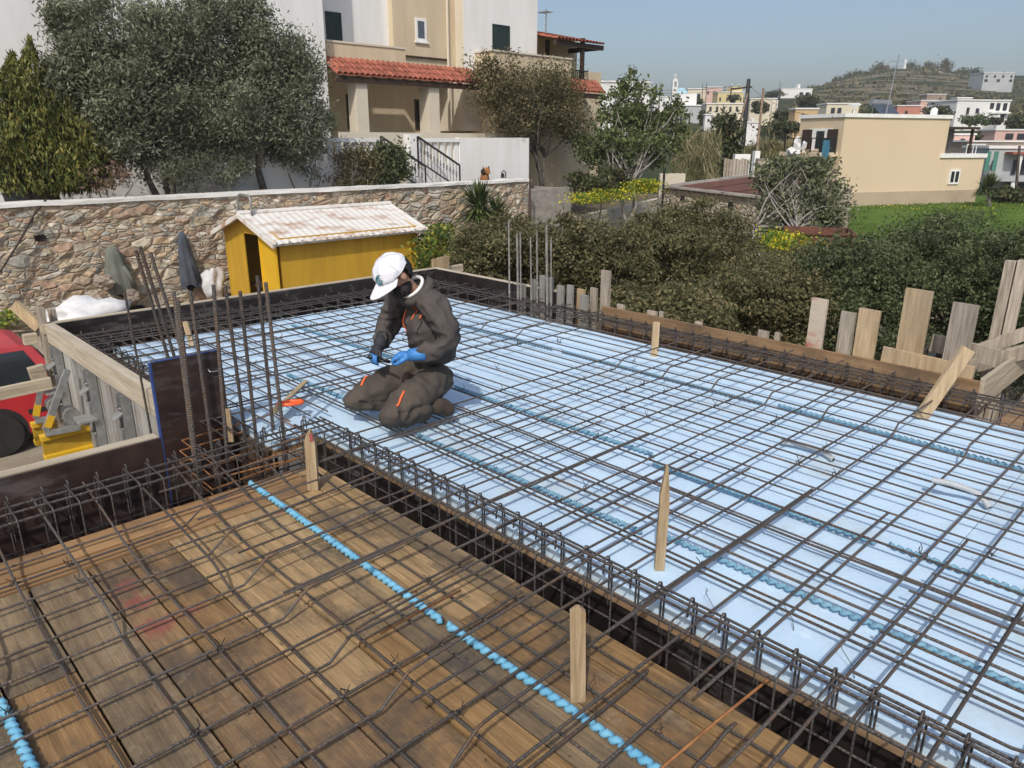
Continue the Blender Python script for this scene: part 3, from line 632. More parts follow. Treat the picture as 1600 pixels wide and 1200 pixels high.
stirrups(5.30, 5.57, -.45, .092, 'Y', None, -1.5, .17, 50, 'dark steel stirrup hoop in the cage along the right edge board', 'stirrups of the right cage')
stirrups(6.79, 7.06, -.45, .097, 'X', None, 1.65, .17, 23, 'dark steel stirrup hoop in the cage before the black back panel', 'stirrups of the back cage')
stirrups(1.545, 1.755, -.45, .097, 'Y', None, 4.4, .16, 15, 'dark steel stirrup hoop in the cage inside the weathered left panel', 'stirrups of the left edge cage')
# rusty hoops lying round the near column
for k, (z, dx) in enumerate(((-.03, 0), (.03, .02), (-.10, -.01), (-.17, .015))):
    mb = MB().tube([(1.38 + dx, 3.72, z), (1.95 + dx, 3.74, z + .02), (1.96 + dx, 4.22, z + .01), (1.39 + dx, 4.2, z)], .005, 5, closed=True)
    solo('column_hoop', mb, m_rebar_rust, 'rusty hoop tied round the feet of the near column bars', 'stirrup', 'rusty hoops of the near column')
# column bars
m_oldbar = M('splashed_rebar', (.30, .285, .26), .8, .1, col2=(.11, .09, .075), scale=6, mix=(.35, .6), obj=.15)
def ribbed(p, q, r, pitch=.013):
    p, q = np.array(p, float), np.array(q, float); n = int(np.linalg.norm(q - p) / pitch) * 2; pts, rs = [], []
    for i in range(n + 1): pts.append(p + (q - p) * i / n); rs.append(r * (1.13 if i % 2 else .93))
    return MB().tube(pts, rs, 8)
CB = [(1.42, 4.10, -.45, .905, 268, 454), (1.37, 3.93, -.45, .91, 278, 469), (1.56, 4.15, -.45, .90, 297, 455), (1.53, 3.92, -.45, .97, 334, 445), (1.80, 4.22, -.45, .90, 358, 448), (1.75, 3.97, -.45, .89, 375, 455), (1.90, 4.05, -.45, .95, 402, 431), (1.88, 3.86, -.45, .95, 415, 441)]
for (bx, by, z0, z1, tx, ty) in CB:
    t_ = on_z(tx, ty, z1); t_ = np.array([bx + max(-.06, min(.06, t_[0] - bx)), by + max(-.06, min(.06, t_[1] - by)), z1])
    solo('column_bar', ribbed((bx, by, z0), t_, .0105), m_rebar, 'tall ribbed starter bar standing in front of the upright brown panel', 'column bar', 'starter bars of the near column', loc=(bx, by, z0))
for (tx, ty, bx, by) in ((212, 391, 1.66, 4.62), (219, 385, 1.70, 4.60), (235, 394, 1.74, 4.52), (194, 452, 1.60, 4.72)):
    q = on_y(tx, ty, by); solo('column_bar', ribbed((bx if tx != 194 else q[0] + .03, by, -.45), (float(q[0]), by, float(q[2])), .010 if tx != 194 else .007), m_rebar, 'tall rusty starter bar rising behind the upright brown panel before the stone wall', 'column bar', 'starter bars behind the brown panel')
for (tx, ty, bx_, by_, w_) in ((795, 345, 797, 477, .009), (808, 365, 811, 480, .012), (813, 362, 815, 474, .008), (829, 370, 832, 470, .008), (839, 360, 841, 475, .009), (854, 352, 857, 490, .012), (861, 372, 863, 480, .007)):
    b3 = on_x(bx_, by_, 5.45); q = on_x(tx, ty, 5.45)
    solo('column_bar', ribbed((5.45, b3[1], -.45), (5.45, float(q[1]), float(q[2])), w_, .02), m_oldbar, 'cement splashed starter bar of the far column before the dark shrubs', 'column bar', 'starter bars of the far column')

# wire ties
def knot():
    mb = MB(); mb.tube([(.011 * math.cos(t), .011 * math.sin(t), .004 * math.sin(2 * t)) for t in np.linspace(0, 6.0, 9)], .0016, 4)
    mb.tube([(.009, 0, 0), (.014, .004, .014), (.012, .012, .028)], .0013, 4); mb.tube([(.009, .002, 0), (.006, -.006, .016), (.012, -.014, .026)], .0013, 4); return mb
kn = None
XA = (2.36, 2.56, 2.88, 3.10, 3.30, 3.61, 3.91, 4.075, 4.22, 4.5)
for i in range(150):
    if i < 100: xk = rr.choice(XA); yk = -1.4 + .195 * rr.randint(0, 38); zk = .076
    else: xk = rr.choice((.02, .19, .37, .575, .80, 1.0, 1.2, 1.385, 1.6)); yk = -1.45 + .163 * rr.randint(8, 29); zk = -.022
    if kn is None: kn = knot().build('wire_tie', m_wire); c = kn; tag(c, 'small twisted wire tie at a crossing of two bars', 'wire tie', 'wire ties of the mats')
    else: c = kn.copy(); COL.objects.link(c)
    c.location = (xk, yk, zk); c.rotation_euler = (0, 0, rr.uniform(0, 6.28)); s = rr.uniform(.9, 1.5); c.scale = (s, s, s)
for (px, py) in ((1115, 965), (1240, 985), (1335, 1060), (930, 1180 - 60)):
    c = on_z(px, py, .005); mb = MB().tube([c, c + (.03, .02, .02), c + (.05, .07, .05), c + (.10, .09, .03), c + (.14, .12, .006)], .0013, 4)
    solo('loose_wire', mb, m_wire, 'thin curl of loose tie wire lying on the mat', 'wire', 'loose curls of tie wire')

# twisted plastic spacer strips
m_spacer_shade = M('shaded_blue_plastic', (.17, .33, .43), .85, 0, col2=(.12, .26, .37), scale=14, obj=.1)  # same blue plastic, with the shade on the foam strips put into its colour
def spacer(p, q, label, seg=.036, r=.0125, group=None, wave=.010, mat=None):
    p, q = np.array(p, float), np.array(q, float); L = np.linalg.norm(q - p); n = int(L / seg) * 4; d = (q - p) / L; sd = np.array([-d[1], d[0], 0]); pts, rs = [], []
    for i in range(n + 1):
        t = i / n; ph = i / 4 * 2 * math.pi
        pts.append(p + (q - p) * t + sd * (.008 * math.sin(ph) + wave * math.sin(t * L * 1.3 + p[0] * 9)) + np.array([0, 0, .006 * math.cos(ph)])); rs.append(r * (1 + .10 * math.cos(ph * 2) + rr.uniform(-.06, .06)))
    return solo('spacer_strip', MB().tube(pts, rs, 8), mat or m_spacer, label, 'spacer strip', group, smooth=True, loc=tuple(p))
spacer((1.49, YB0 - .03, WZ + .02), (1.48, 1.9, WZ + .02), 'bright blue twisted plastic strip on the planks, far half nearest the pointed stake')
spacer((1.475, 1.87, WZ + .02), (1.49, -.2, WZ + .02), 'bright blue twisted plastic strip on the planks, near half passing the leaning stake')
spacer((.17, 2.56, WZ + .02), (.21, .9, WZ + .02), 'bright blue twisted plastic strip lying on the planks at the left edge of the picture')
for i, (xa, ya, yb, lb) in enumerate(((2.50, 5.0, 3.9, 'blue spacer strip on the foam leading from the red clamp to the kneeling man'), (2.47, 3.35, 1.72, 'blue spacer strip on the foam from the man toward the tall pointed stake'), (2.55, 1.66, -.6, 'blue spacer strip on the foam nearest the trench in the lower right'), (3.22, 3.9, 2.2, 'blue spacer strip on the foam just behind the kneeling man'), (3.14, 2.12, .95, 'blue spacer strip on the foam beyond the tall pointed stake'), (3.19, .9, -.9, 'blue spacer strip on the foam in the middle of the right edge of the picture'), (4.44, 6.2, 4.1, 'blue spacer strip on the foam nearest the far column'), (4.46, 4.0, 2.2, 'blue spacer strip on the foam beside the stake at the brown edge board'), (4.52, 2.1, -.4, 'blue spacer strip on the foam beside the leaning stake at the right end'), (3.3, 6.4, 4.6, 'blue spacer strip on the foam behind the man toward the back panel'))):
    spacer((xa, ya, .019), (xa + .03, yb, .019), lb, r=.0095, mat=m_spacer_shade)
# ------------------------------------------------------------------ stakes and loose timber
def stake(base, top, w, t, mat, label, point=0.0, name='stake', cat='stake', group=None, face=None):
    """flat stake from base to top; face = direction its broad side looks; point = length of the sharpened tip"""
    base, top = np.array(base, float), np.array(top, float); d = top - base; L = np.linalg.norm(d); d /= L
    face = np.array(face if face is not None else -AWAY, float); sd = np.cross(d, face); sd /= np.linalg.norm(sd); fc = np.cross(sd, d)
    a = base - sd * w / 2; b = base + sd * w / 2; c = top + sd * w / 2; e = top - sd * w / 2
    if point: poly = [a, b, c - d * point, top + sd * w * .12, top - sd * w * .10, e - d * point * .8]
    else: poly = [a, b, c, e + d * .004]
    mb = MB().prism([p - fc * t / 2 for p in poly], fc * t)
    return solo(name, mb, mat, label, cat, group, loc=tuple(base), bevel=.0015)
m_splint = M_wood('split_stake', (.52, .41, .26), (.26, .18, .10), 'Z', 45, island=.1, obj=.08, bump=.5)
def topz(px, py, b):                     # height at which the stake over b reaches the photo's top
    lo, hi = b[2], b[2] + 2.5
    for _ in range(40):
        m_ = (lo + hi) / 2; v = np.array([b[0], b[1], m_]) - EYEP
        y = 600 - FPX * np.dot(v, UU) / np.dot(v, FF)
        if y > py: lo = m_
        else: hi = m_
    return (b[0], b[1], lo)
b = on_z(490, 765, WZ); t_ = topz(492, 672, b); t_ = np.array(t_) + LAT * .006; stake(b, t_, .056, .03, m_splint, 'pointed splintered stake with a red tip nailed to the far end of the plank deck', .07)
rt = MB(); rt.obox(np.array(t_) - (0, 0, .035) - AWAY * .017 + LAT * .010, LAT * .008, (0, 0, .022), AWAY * .0015); rt.build('red_tip', m_redpaint, bpy.data.objects['stake']); 
b = on_z(1030, 890, 0); t_ = np.array(topz(1035, 727, b)); stake(b, t_, .040, .024, m_splint, 'tall pointed stake standing among the bars on the blue foam', .16)
b = on_z(903, 1095, WZ); t_ = np.array(topz(886, 947, b)); stake(b, t_ - LAT * .012, .050, .018, m_splint, 'broad leaning stake on the near planks beside the trench', .02)
b = on_z(1022, 557, 0); t_ = np.array(topz(1025, 503, b)); stake(b, t_, .055, .03, m_newwood, 'short pale stake standing on the foam before the brown edge board', .005)
b = on_z(1437, 655, 0); t_ = np.array(topz(1480, 545, b)); stake(b, t_ + LAT * .22 , .085, .03, m_newwood, 'pale board leaning from the foam onto the right end of the brown edge board')
b = on_z(300, 540, 0.0); t_ = np.array(topz(293, 503, b)); stake(b, t_ - LAT * .03, .045, .02, m_newwood, 'thin pale stake on the foam seen between the near column bars')
b = on_z(362, 690, -.06); t_ = np.array(topz(358, 640, b)); stake(b, t_, .03, .02, m_newwood, 'small pale stick at the foot of the near column bars')
# stakes nailed outside the brown edge board and the panels
XO = BX + .028
for (px0, px1, pyt, label, mat, lean) in (
        (902, 915, 452, 'stubby orange brown stake, first beyond the far column', m_newwood, 0), (923, 934, 450, 'narrow stake with a brown knot just left of the first tall pale stake', m_oldwood, 0), (940, 955, 423, 'first tall pale stake beyond the far column', m_oldwood, 0),
        (965, 976, 476, 'small stub of a stake right of the first tall pale stake', m_oldwood, 0), (1012, 1027, 486, 'pair of short stubs behind the middle of the edge board', m_oldwood, 0), (1031, 1037, 487, 'thin grey stub beside the pair of short stubs', m_oldwood, 0), (1087, 1097, 503, 'tiny stub half way along the edge board', m_oldwood, 0),
        (1186, 1201, 517, 'low notched stub left of the red marked stake', m_oldwood, 0), (1212, 1219, 520, 'low grey stub just left of the red marked stake', m_oldwood, 0), (1271, 1293, 467, 'tall weathered stake marked with faint red paint', m_oldwood, .04), (1317, 1337, 488, 'grey round topped stake between the red marked one and the orange one', m_oldwood, .04),
        (1346, 1374, 484, 'orange new wood stake with a dark knot', m_newwood, .04), (1420, 1455, 453, 'tall wide new board standing at the short cross board', m_newwood, .05), (1494, 1526, 475, 'pale wide stake behind the crossing boards at the right end', m_oldwood, .06)):
    pc = (px0 + px1) / 2; q = on_x(pc, pyt, XO + .017 + rd.uniform(0, .004)); wv = (px1 - px0) / FPX * np.dot(q - EYEP, FF) / .88
    lo = np.array([q[0], q[1], -.35]); hi = q
    stake(lo, hi, wv, .03, mat, label, face=(-1, 0, 0), point=.0)
o = [k for k in bpy.data.objects if k.get('label', '').startswith('tall weathered stake')][0]
o.data.materials.clear(); m_rm = M('weathered_board_red_paint', (.47, .40, .31), .75, 0, col2=(.40, .15, .13), scale=5, mix=(.40, .50), bump=.4, detail=6, stretch=(1, .6, 1)); o.data.materials.append(m_rm)
board('cross_board', on_x(1378, 555, XO + .01), on_x(1520, 588, XO + .01), .025, .14, m_newwood, 'short new board nailed low across the tall wide board', 'board', up=(0, 0, 1))
board('cross_board', on_x(1455, 535, XO + .2), on_x(1560, 560, XO + .2), .03, .13, m_oldwood, 'dark ended board behind the crossing boards at the right end', 'board')
board('cross_board', on_x(1500, 558, XO + .7), on_x(1660, 500, XO + 1.0), .03, .1, m_oldwood, 'thin board with faded red paint slanting up behind the tall double stake', 'board')
board('cross_board', on_x(1470, 585, XO + .07), on_x(1660, 533, XO + 1.3), .04, .11, m_oldwood, 'long pale brace slanting across the stakes to the right edge of the picture', 'board')
board('end_form_board', (BX + .03, YRE - .01, .06), (BX + 2.2, YRE - .0, .06), .03, .22, m_oldwoodX, 'pale grey form board running away from the right end of the edge board', 'form board')
q = on_x(1512, 559, XO + .06); stake((q[0], q[1], -.2), q, .115, .035, m_oldwood, 'thick split stub nailed over the corner of the edge board at the right end', face=(-1, 0, 0))
t_ = on_x(1590, 408, BX + .9); q = MB()
for k, (w0_, w1_) in enumerate(((-.075, -.004), (.006, .075))): q.box(t_[0] - .03, t_[0] + .03 - .006 * k, t_[1] - w1_, t_[1] - w0_, -.4, t_[2] + .012 * k)
solo('stake', q, m_oldwood, 'tall double stake with a long split at the right edge of the picture', 'stake', loc=(t_[0], t_[1], -.4), bevel=.004)
# neighbouring deck to the right
nd = MB(); y = YRE - .03
while y > -2.2:
    w2 = rd.uniform(.09, .13); nd.box(BX + .05, BX + 4.2, y - w2, y - .012, -.30, -.27 + rd.uniform(-.006, .004)); y -= w2
o = solo('plank_deck', nd, m_brownboard, 'second deck of reddish planks at the right edge beyond the edge board', 'plank deck')
jo = MB(); jo.box(BX + .05, BX + 4.2, -2.2, YRE - .02, -.42, -.31); jo.build('joist_layer', m_darkwood, o)
for (p, q, lb) in (((BX + .6, .75, -.24), (BX + 3.2, .95, -.24), 'blue spacer strip on the reddish planks at the right edge'), ((BX + .35, .35, -.24), (BX + .9, .6, -.22), 'short piece of blue strip beside the cage at the right edge')):
    spacer(p, q, lb, r=.016)
# corner stack of board ends at the back right corner
for (px0, px1, pyt, pyb, lb) in ((676, 684, 404, 425, 'little board end at the back right corner, leftmost of its cluster'), (684, 690, 402, 425, 'reddish board end in the middle of the back right corner cluster'), (690, 702, 400, 432, 'widest board end of the back right corner cluster')):
    a, b = on_y(px0, pyb, BY + .11), on_y(px1, pyt, BY + .11)
    q = MB().box(float(a[0]), float(b[0]) - .004, BY + .105, BY + .13, float(a[2]) - .2, float(b[2])); solo('board_end', q, m_newwood, lb, 'board end', bevel=.003)
board('board_end', on_y(690, 424, BY + .18), on_y(722, 418, BY + .18), .05, .09, m_oldwoodX, 'short pale block lying behind the back right corner cluster', 'board end')
a = on_z(700, 455, .02); stake(on_y(698, 452, BY - .03), on_y(695, 425, BY - .03), .05, .025, m_newwood, 'pale strip on the inside of the back right corner behind the man', face=(0, -1, 0))

# ------------------------------------------------------------------ things left on the mat
m_orange = M('orange_plastic', (.85, .13, .03), .4, var=.1)
m_clampbar = M('brass_clamp_bar', (.55, .42, .24), .45, .3, var=.15)
c0 = on_z(432, 640, .085); c1 = on_z(478, 595, .10)
r = thing('bar_clamp', c0, 'orange handled clamp lying on the bars between the column bars and the kneeling man', 'clamp')
q = MB(); q.bar(c0, c1, .035, .014); q.build('rail', m_clampbar, r, bevel=.003)
hA, hB = on_z(437, 634, .10), on_z(471, 630, .10); q = MB(); mid = (hA + hB) / 2; dv = hB - hA
sdv = np.array([-dv[1], dv[0], 0]); sdv /= np.linalg.norm(sdv)
loopp = [hA + sdv * .02, mid + sdv * .035, hB + sdv * .022, hB + dv * .06, hB - sdv * .022, mid - sdv * .03, hA - sdv * .02, hA - dv * .05]
q.tube([p + (0, 0, .01) for p in loopp], .0125, 8, closed=True); q.build('grip', m_orange, r, smooth=True)
q = MB(); q.obox(c0 + (0, 0, .005), LAT * .012, AWAY * .03, (0, 0, .02)); q.build('jaw', m_clampbar, r, bevel=.003)
for pts, lb in (((on_z(1220, 690, .03), on_z(1250, 695, .035), on_z(1280, 703, .035), on_z(1302, 718, .02)), 'piece of grey corrugated conduit on the foam in the middle of the mat'), ((on_z(1456, 750, .095), on_z(1490, 757, .095), on_z(1528, 772, .06), on_z(1546, 793, .02)), 'piece of grey conduit bent over the bars near the right edge')):
    fine = []
    P4 = [np.array(p) for p in pts]
    for i in range(49):
        t = i / 48 * 3; k = min(2, int(t)); u = t - k; p0 = P4[max(0, k - 1)]; p1 = P4[k]; p2 = P4[k + 1]; p3 = P4[min(3, k + 2)]
        fine.append(.5 * ((2 * p1) + (p2 - p0) * u + (2 * p0 - 5 * p1 + 4 * p2 - p3) * u * u + (3 * p1 - p0 - 3 * p2 + p3) * u ** 3))
    mb = MB().tube(fine, [.0165 if i % 2 else .0135 for i in range(49)], 10); o = solo('conduit', mb, m_conduit, lb, 'conduit', smooth=True)
    e1 = MB(); d_ = fine[-1] - fine[-2]; d_ /= np.linalg.norm(d_); e1.tube([fine[-1] + d_ * .0008, fine[-1] + d_ * .0016], .009, 10); e1.build('open_end', M('dark_hole', (.01, .01, .01), .9), o)

# ------------------------------------------------------------------ stone wall, shed and yard
m_wall = M_stone('rubble_masonry', (2.3, 2.3, 5.2), (.37, .32, .25), [(.38, .30, .22), (.45, .37, .27), (.36, .33, .27), (.48, .36, .24), (.33, .32, .28), (.40, .28, .20), (.52, .46, .36), (.35, .25, .18), (.56, .51, .43), (.42, .35, .24)], mw=.035, bump=.7)
m_white = M('whitewash', (.72, .71, .68), .9, col2=(.52, .50, .46), scale=1.3, detail=8, mix=(.28, .55))
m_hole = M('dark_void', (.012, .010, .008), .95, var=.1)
XW1 = float(on_y(825, 340, WALLY)[0]); ZC = .31
sw = MB(); nx, nz = 150, 20; XW0 = -9.0
vs = [(XW0 + (XW1 - XW0) * i / nx, WALLY + nrg.normal(0, .018), GZ - .3 + (ZC - GZ + .3) * j / nz) for j in range(nz + 1) for i in range(nx + 1)]
sw.add(vs, [(j * (nx + 1) + i, j * (nx + 1) + i + 1, (j + 1) * (nx + 1) + i + 1, (j + 1) * (nx + 1) + i) for j in range(nz) for i in range(nx)])
sw.box(XW0, XW1, WALLY + .06, WALLY + .44, GZ - .3, ZC - .001)
wall = solo('stone_wall', sw, m_wall, 'long rubble stone wall with a white coping behind the yellow shed', 'stone wall', loc=(5, WALLY, GZ), smooth=False)
cp = MB(); nseg = 60; pv = []
for i in range(nseg + 1):
    x = XW0 + (XW1 - XW0 + .1) * i / nseg; zz = ZC + rd.uniform(-.012, .012); pv += [(x, WALLY - .05 + rd.uniform(-.015, .015), zz), (x, WALLY - .045, zz + .075 + rd.uniform(-.01, .01)), (x, WALLY + .5, zz + .085), (x, WALLY + .5, zz)]
cp.add(pv, [(4 * i + a, 4 * i + 4 + a, 4 * i + 4 + (a + 1) % 4, 4 * i + (a + 1) % 4) for i in range(nseg) for a in range(4)] + [(0, 1, 2, 3), tuple(4 * nseg + a for a in (3, 2, 1, 0))])
cp.build('coping', m_white, wall)
for (px, py, w2, h2) in ((63, 372, .12, .07), (778, 328, .10, .10), (215, 485, .20, .12), (250, 478, .16, .08)):
    c = on_y(px, py, WALLY - .035); q = MB().add([c + (w2 * math.cos(t) * rd.uniform(.85, 1.1), 0, h2 * (abs(math.sin(t)) ** .5) * (1 if math.sin(t) > 0 else -1)) for t in np.linspace(0, 2 * math.pi, 13)[:-1]], [tuple(range(12))]); q.build('weep_hole', m_hole, wall)
# end pilaster stones at the right end
c = on_y(822, 330, WALLY); q = MB().tube([(XW1 + .03, WALLY - .06, -1.2), (XW1 + .02, WALLY - .06, .45)], .035, 6); solo('drain_pipe', q, M('rusty_pipe', (.09, .055, .04), .8, var=.3), 'dark rusty pipe down the right end of the stone wall', 'pipe')
q = MB().tube([on_y(-70, 470, WALLY - .5), on_y(0, 425, WALLY - .3), on_y(30, 378, WALLY - .22), on_y(55, 332, WALLY - .12), on_y(72, 312, WALLY + .05)], .022, 6); solo('cable', q, M('black_cable', (.03, .022, .018), .7, var=.1), 'dark cable hanging in a slant over the left of the stone wall', 'cable')

def blob(c, rx, ry, rz, n=2, jit=.18, seed=0, flat=None):
    r_ = random.Random(seed); bm = bmesh.new(); bmesh.ops.create_icosphere(bm, subdivisions=n, radius=1); mb = MB()
    from mathutils import noise
    vs = []
    for v in bm.verts:
        p = v.co.copy(); k = 1 + jit * (noise.noise(p * 1.7 + Vector((seed * 3.1, 0, 0))) + .5 * noise.noise(p * 4.1 + Vector((seed, 2, 0)))) * 1.6
        p *= k; vs.append((c[0] + p.x * rx, c[1] + p.y * ry, max(c[2] + p.z * rz, flat if flat is not None else -1e9)))
    fs = [tuple(q.index for q in f.verts) for f in bm.faces]; bm.free(); return mb.add(vs, fs)
m_rock = M('field_stone', (.36, .30, .24), .9, col2=(.20, .16, .13), scale=3, obj=.25, bump=.8, bscale=10)
for k, (px, py, rx) in enumerate(((163, 440, .20), (205, 462, .18), (30, 500, .24), (150, 470, .2), (95, 500, .22), (250, 472, .16), (5, 505, .22))):
    c = on_y(px, py, WALLY - .5); solo('boulder', blob((c[0], c[1], max(c[2], GZ + .1)), rx, .3, rx * .75, 3, .22, k), m_rock, 'rough boulder piled at the foot of the stone wall', 'boulder', 'boulders at the foot of the stone wall')
m_sack = M('white_sacking', (.70, .70, .70), .8, col2=(.60, .60, .60), scale=5, bump=.8, bscale=9)
c = on_y(140, 492, 13.0); solo('sack', blob((c[0], c[1], c[2]), .62, .4, .26, 3, .35, 5), m_sack, 'crumpled white bulk sack lying behind the back left corner', 'sack', smooth=True)
c = on_y(332, 440, WALLY - .45); solo('sack', blob((c[0], c[1], c[2] - .1), .21, .2, .42, 3, .42, 9), M('printed_sack', (.52, .52, .53), .8, col2=(.42, .30, .28), scale=4, mix=(.3, .42)), 'upright printed white sack against the stone wall left of the shed', 'sack', smooth=True)

def jacket(top, w, h, mat, mat2, label, seed):
    """cloth hung from one nail: narrow at the top, pleats spreading to a ragged hem"""
    r_ = random.Random(seed); mb = MB(); na, nh = 30, 14; vs = []
    for j in range(nh + 1):
        t = j / nh; ww = w * (.24 + .76 * t ** .55) * (1 - .10 * max(0, t - .9) * 10)
        for i in range(na):
            a = 2 * math.pi * i / na; pl_ = 1 + .16 * math.sin(a * 7 + seed) * min(1, t * 1.6) + .08 * math.sin(a * 13 + 2 * seed) * t
            vs.append((top[0] + ww / 2 * math.cos(a) * pl_ + .06 * t * w, top[1] - .08 - .11 * t + .28 * ww * math.sin(a) * pl_, top[2] - h * t - (.05 * math.sin(a * 3 + seed) * h if j == nh else 0)))
    mb.add(vs, [(j * na + i, j * na + (i + 1) % na, (j + 1) * na + (i + 1) % na, (j + 1) * na + i) for j in range(nh) for i in range(na)] + [tuple(range(na))[::-1]])
    r = thing('hung_jacket', top, label, 'jacket'); mb.build('body_cloth', mat, r, smooth=True)
    q = MB(); q.tube([(top[0] + .2 * w, top[1] - .2, top[2] - h * .45), (top[0] + .40 * w, top[1] - .24, top[2] - h * .7), (top[0] + .48 * w, top[1] - .2, top[2] - h * 1.0)], [w * .10, w * .12, w * .09], 8); q.build('sleeve', mat2, r, smooth=True)
    q = MB(); q.tube([(top[0] - .1 * w, top[1] - .10, top[2] - h * .98), (top[0] + .1 * w, top[1] - .12, top[2] - h * 1.06), (top[0] + .3 * w, top[1] - .10, top[2] - h * .97)], [w * .14, w * .18, w * .12], 8); q.build('lining', m_hole, r, smooth=True)
    return r
m_clothg = M('grey_green_cloth', (.165, .175, .145), .9, col2=(.11, .12, .10), scale=3, bump=.3, bscale=14)
m_clothb = M('slate_blue_cloth', (.075, .09, .12), .9, col2=(.045, .05, .065), scale=3, bump=.3, bscale=14)
m_clothd = M('dark_cloth', (.035, .038, .045), .9, var=.2)
tp_ = on_y(172, 384, WALLY - .02); bt = on_y(176, 455, WALLY - .02); jacket(tp_, .62, float(tp_[2] - bt[2]), m_clothg, m_clothg, 'grey green jacket hung in pleats on the stone wall', 2)
tp_ = on_y(281, 362, WALLY - .02); bt = on_y(292, 446, WALLY - .02); jacket(tp_, .46, float(tp_[2] - bt[2]), m_clothb, m_clothd, 'slate blue jacket hung on the stone wall left of the shed', 4)

# shed: gabled, ridge along X, its door on the left gable end
SY0 = 15.3; SY1 = 18.1
a = on_y(442, 440, SY0); SX0 = float(a[0]); SX1 = float(on_y(651, 380, SY0)[0]); SZE = float(on_y(442, 372, SY0)[2]) ; SZB = GZ
mid = (SY0 + SY1) / 2; SZR = float(on_y(386, 336, mid)[2])
m_shed = M('shed_yellow', (.53, .315, .024), .6, col2=(.40, .235, .02), scale=2.6, bump=.06, bscale=4, stretch=(1.6, 1.6, .22), detail=8, mix=(.25, .6))
m_sheddoor = M('door_yellow', (.74, .44, .015), .45, col2=(.68, .40, .015), scale=2)
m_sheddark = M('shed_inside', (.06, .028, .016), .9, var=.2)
m_shroof = M('painted_roof_sheet', (.68, .66, .62), .7, col2=(.42, .27, .18), scale=2.2, mix=(.33, .50), detail=9, stretch=(.6, 1.6, 1))
shed = thing('site_shed', (SX0, mid, GZ), 'yellow site shed with a rust streaked white gabled roof before the stone wall', 'shed')
q = MB()
q.box(SX0 + .0, SX1, SY0, SY0 + .03, SZB, SZE); q.box(SX0, SX1, SY1 - .03, SY1, SZB, SZE); q.prism([(SX1 - .03, SY0 + .03, SZB), (SX1 - .03, SY1 - .03, SZB), (SX1 - .03, SY1 - .03, SZE), (SX1 - .03, mid, SZR - .02), (SX1 - .03, SY0 + .03, SZE)], (.03, 0, 0))
DY0, DY1, DZ = mid - .55, mid + .35, SZE - .03
for (y0, y1) in ((SY0 + .03, DY0), (DY1, SY1 - .03)):
    f = lambda y: SZE + (SZR - .02 - SZE) * (1 - abs(y - mid) / (mid - SY0))
    q.prism([(SX0, y0, SZB), (SX0, y1, SZB), (SX0, y1, f(y1)), (SX0, y0, f(y0))], (.03, 0, 0))
q.prism([(SX0, DY0, DZ), (SX0, DY1, DZ), (SX0, DY1, f(DY1)), (SX0, mid, SZR - .02), (SX0, DY0, f(DY0))], (.03, 0, 0))
for xx in np.linspace(SX0 + .7, SX1 - .7, 6): q.box(xx - .012, xx + .012, SY0 - .006, SY0 - .0005, SZB, SZE - .02)
q.build('walls', m_shed, shed)
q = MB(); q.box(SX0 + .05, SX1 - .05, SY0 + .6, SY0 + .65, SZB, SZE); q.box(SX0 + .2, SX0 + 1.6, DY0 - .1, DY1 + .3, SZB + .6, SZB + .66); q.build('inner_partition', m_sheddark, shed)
q = MB(); dl = .90                           # the open leaf, hinged on the near jamb and swung out past the corner
hx, hy = SX0 - .005, DY0; ang = math.radians(205); ddir = np.array([math.cos(math.radians(265)), math.sin(math.radians(265)), 0])
dn = np.array([ddir[1], -ddir[0], 0])
q.obox(np.array([hx, hy, (SZB + .1 + DZ) / 2]) + ddir * dl / 2 + dn * .03, ddir * dl / 2, dn * .016, (0, 0, (DZ - SZB - .1) / 2))
door = q.build('door', m_sheddoor, shed)
q = MB()
for zz in (SZB + .16, DZ - .05): q.obox(np.array([hx, hy, zz]) + ddir * dl / 2 + dn * .055, ddir * dl / 2, dn * .012, (0, 0, .035))
for ss in (.03, dl - .03): q.obox(np.array([hx, hy, (SZB + .1 + DZ) / 2]) + ddir * ss + dn * .055, ddir * .03, dn * .011, (0, 0, (DZ - SZB - .1) / 2 - .01))
q.build('door_frame', m_sheddoor, door)
q = MB()
for zz in (SZB + .5, DZ - .35): q.lathe([(.014, -.06), (.014, .06)], (hx - .02, hy - .01, zz), 8)
q.build('hinge', M('dark_hinge', (.06, .05, .04), .6, .5), shed)
q = MB(); nr = 46; ov = .20
for side, ye, yr in ((-1, SY0 - ov, mid), (1, SY1 + ov, mid)):
    zz = SZE - .10; vs = []
    for i in range(nr * 2 + 1):
        x = SX0 - .22 + (SX1 - SX0 + .44) * i / (nr * 2); h = .010 if (i // 2) % 2 == 0 else 0
        vs += [(x, ye, zz + h), (x, yr, SZR + .03 + h)]
    n0 = len(q.v); q.add(vs, [(2 * i, 2 * i + 2, 2 * i + 3, 2 * i + 1) for i in range(nr * 2)])
roof = q.build('roof', m_shroof, shed)
q = MB(); q.tube([(SX0 - .24, mid, SZR + .05), (SX1 + .24, mid, SZR + .05)], .06, 8); q.build('ridge_cap', m_shroof, roof)
for side in (-1, 1):
    ye = mid + side * ((SY1 - SY0) / 2 + ov)
    for xx in (SX0 - .23, SX1 + .23): q = MB(); q.bar((xx, ye, SZE - .13), (xx, mid, SZR), .06, .10); q.build('barge_board', m_shroof, roof)
q = MB(); q.box(SX0 - .22, SX1 + .22, SY0 - ov - .01, SY0 - ov + .01, SZE - .14, SZE - .10); q.build('gutter_edge', m_galvdirty, roof)
q = MB()
for xx in np.linspace(SX0 - .15, SX1 + .15, 14): q.lathe([(.03, 0), (.022, .03)], (xx, SY0 - ov + .04, SZE - .085), 6)
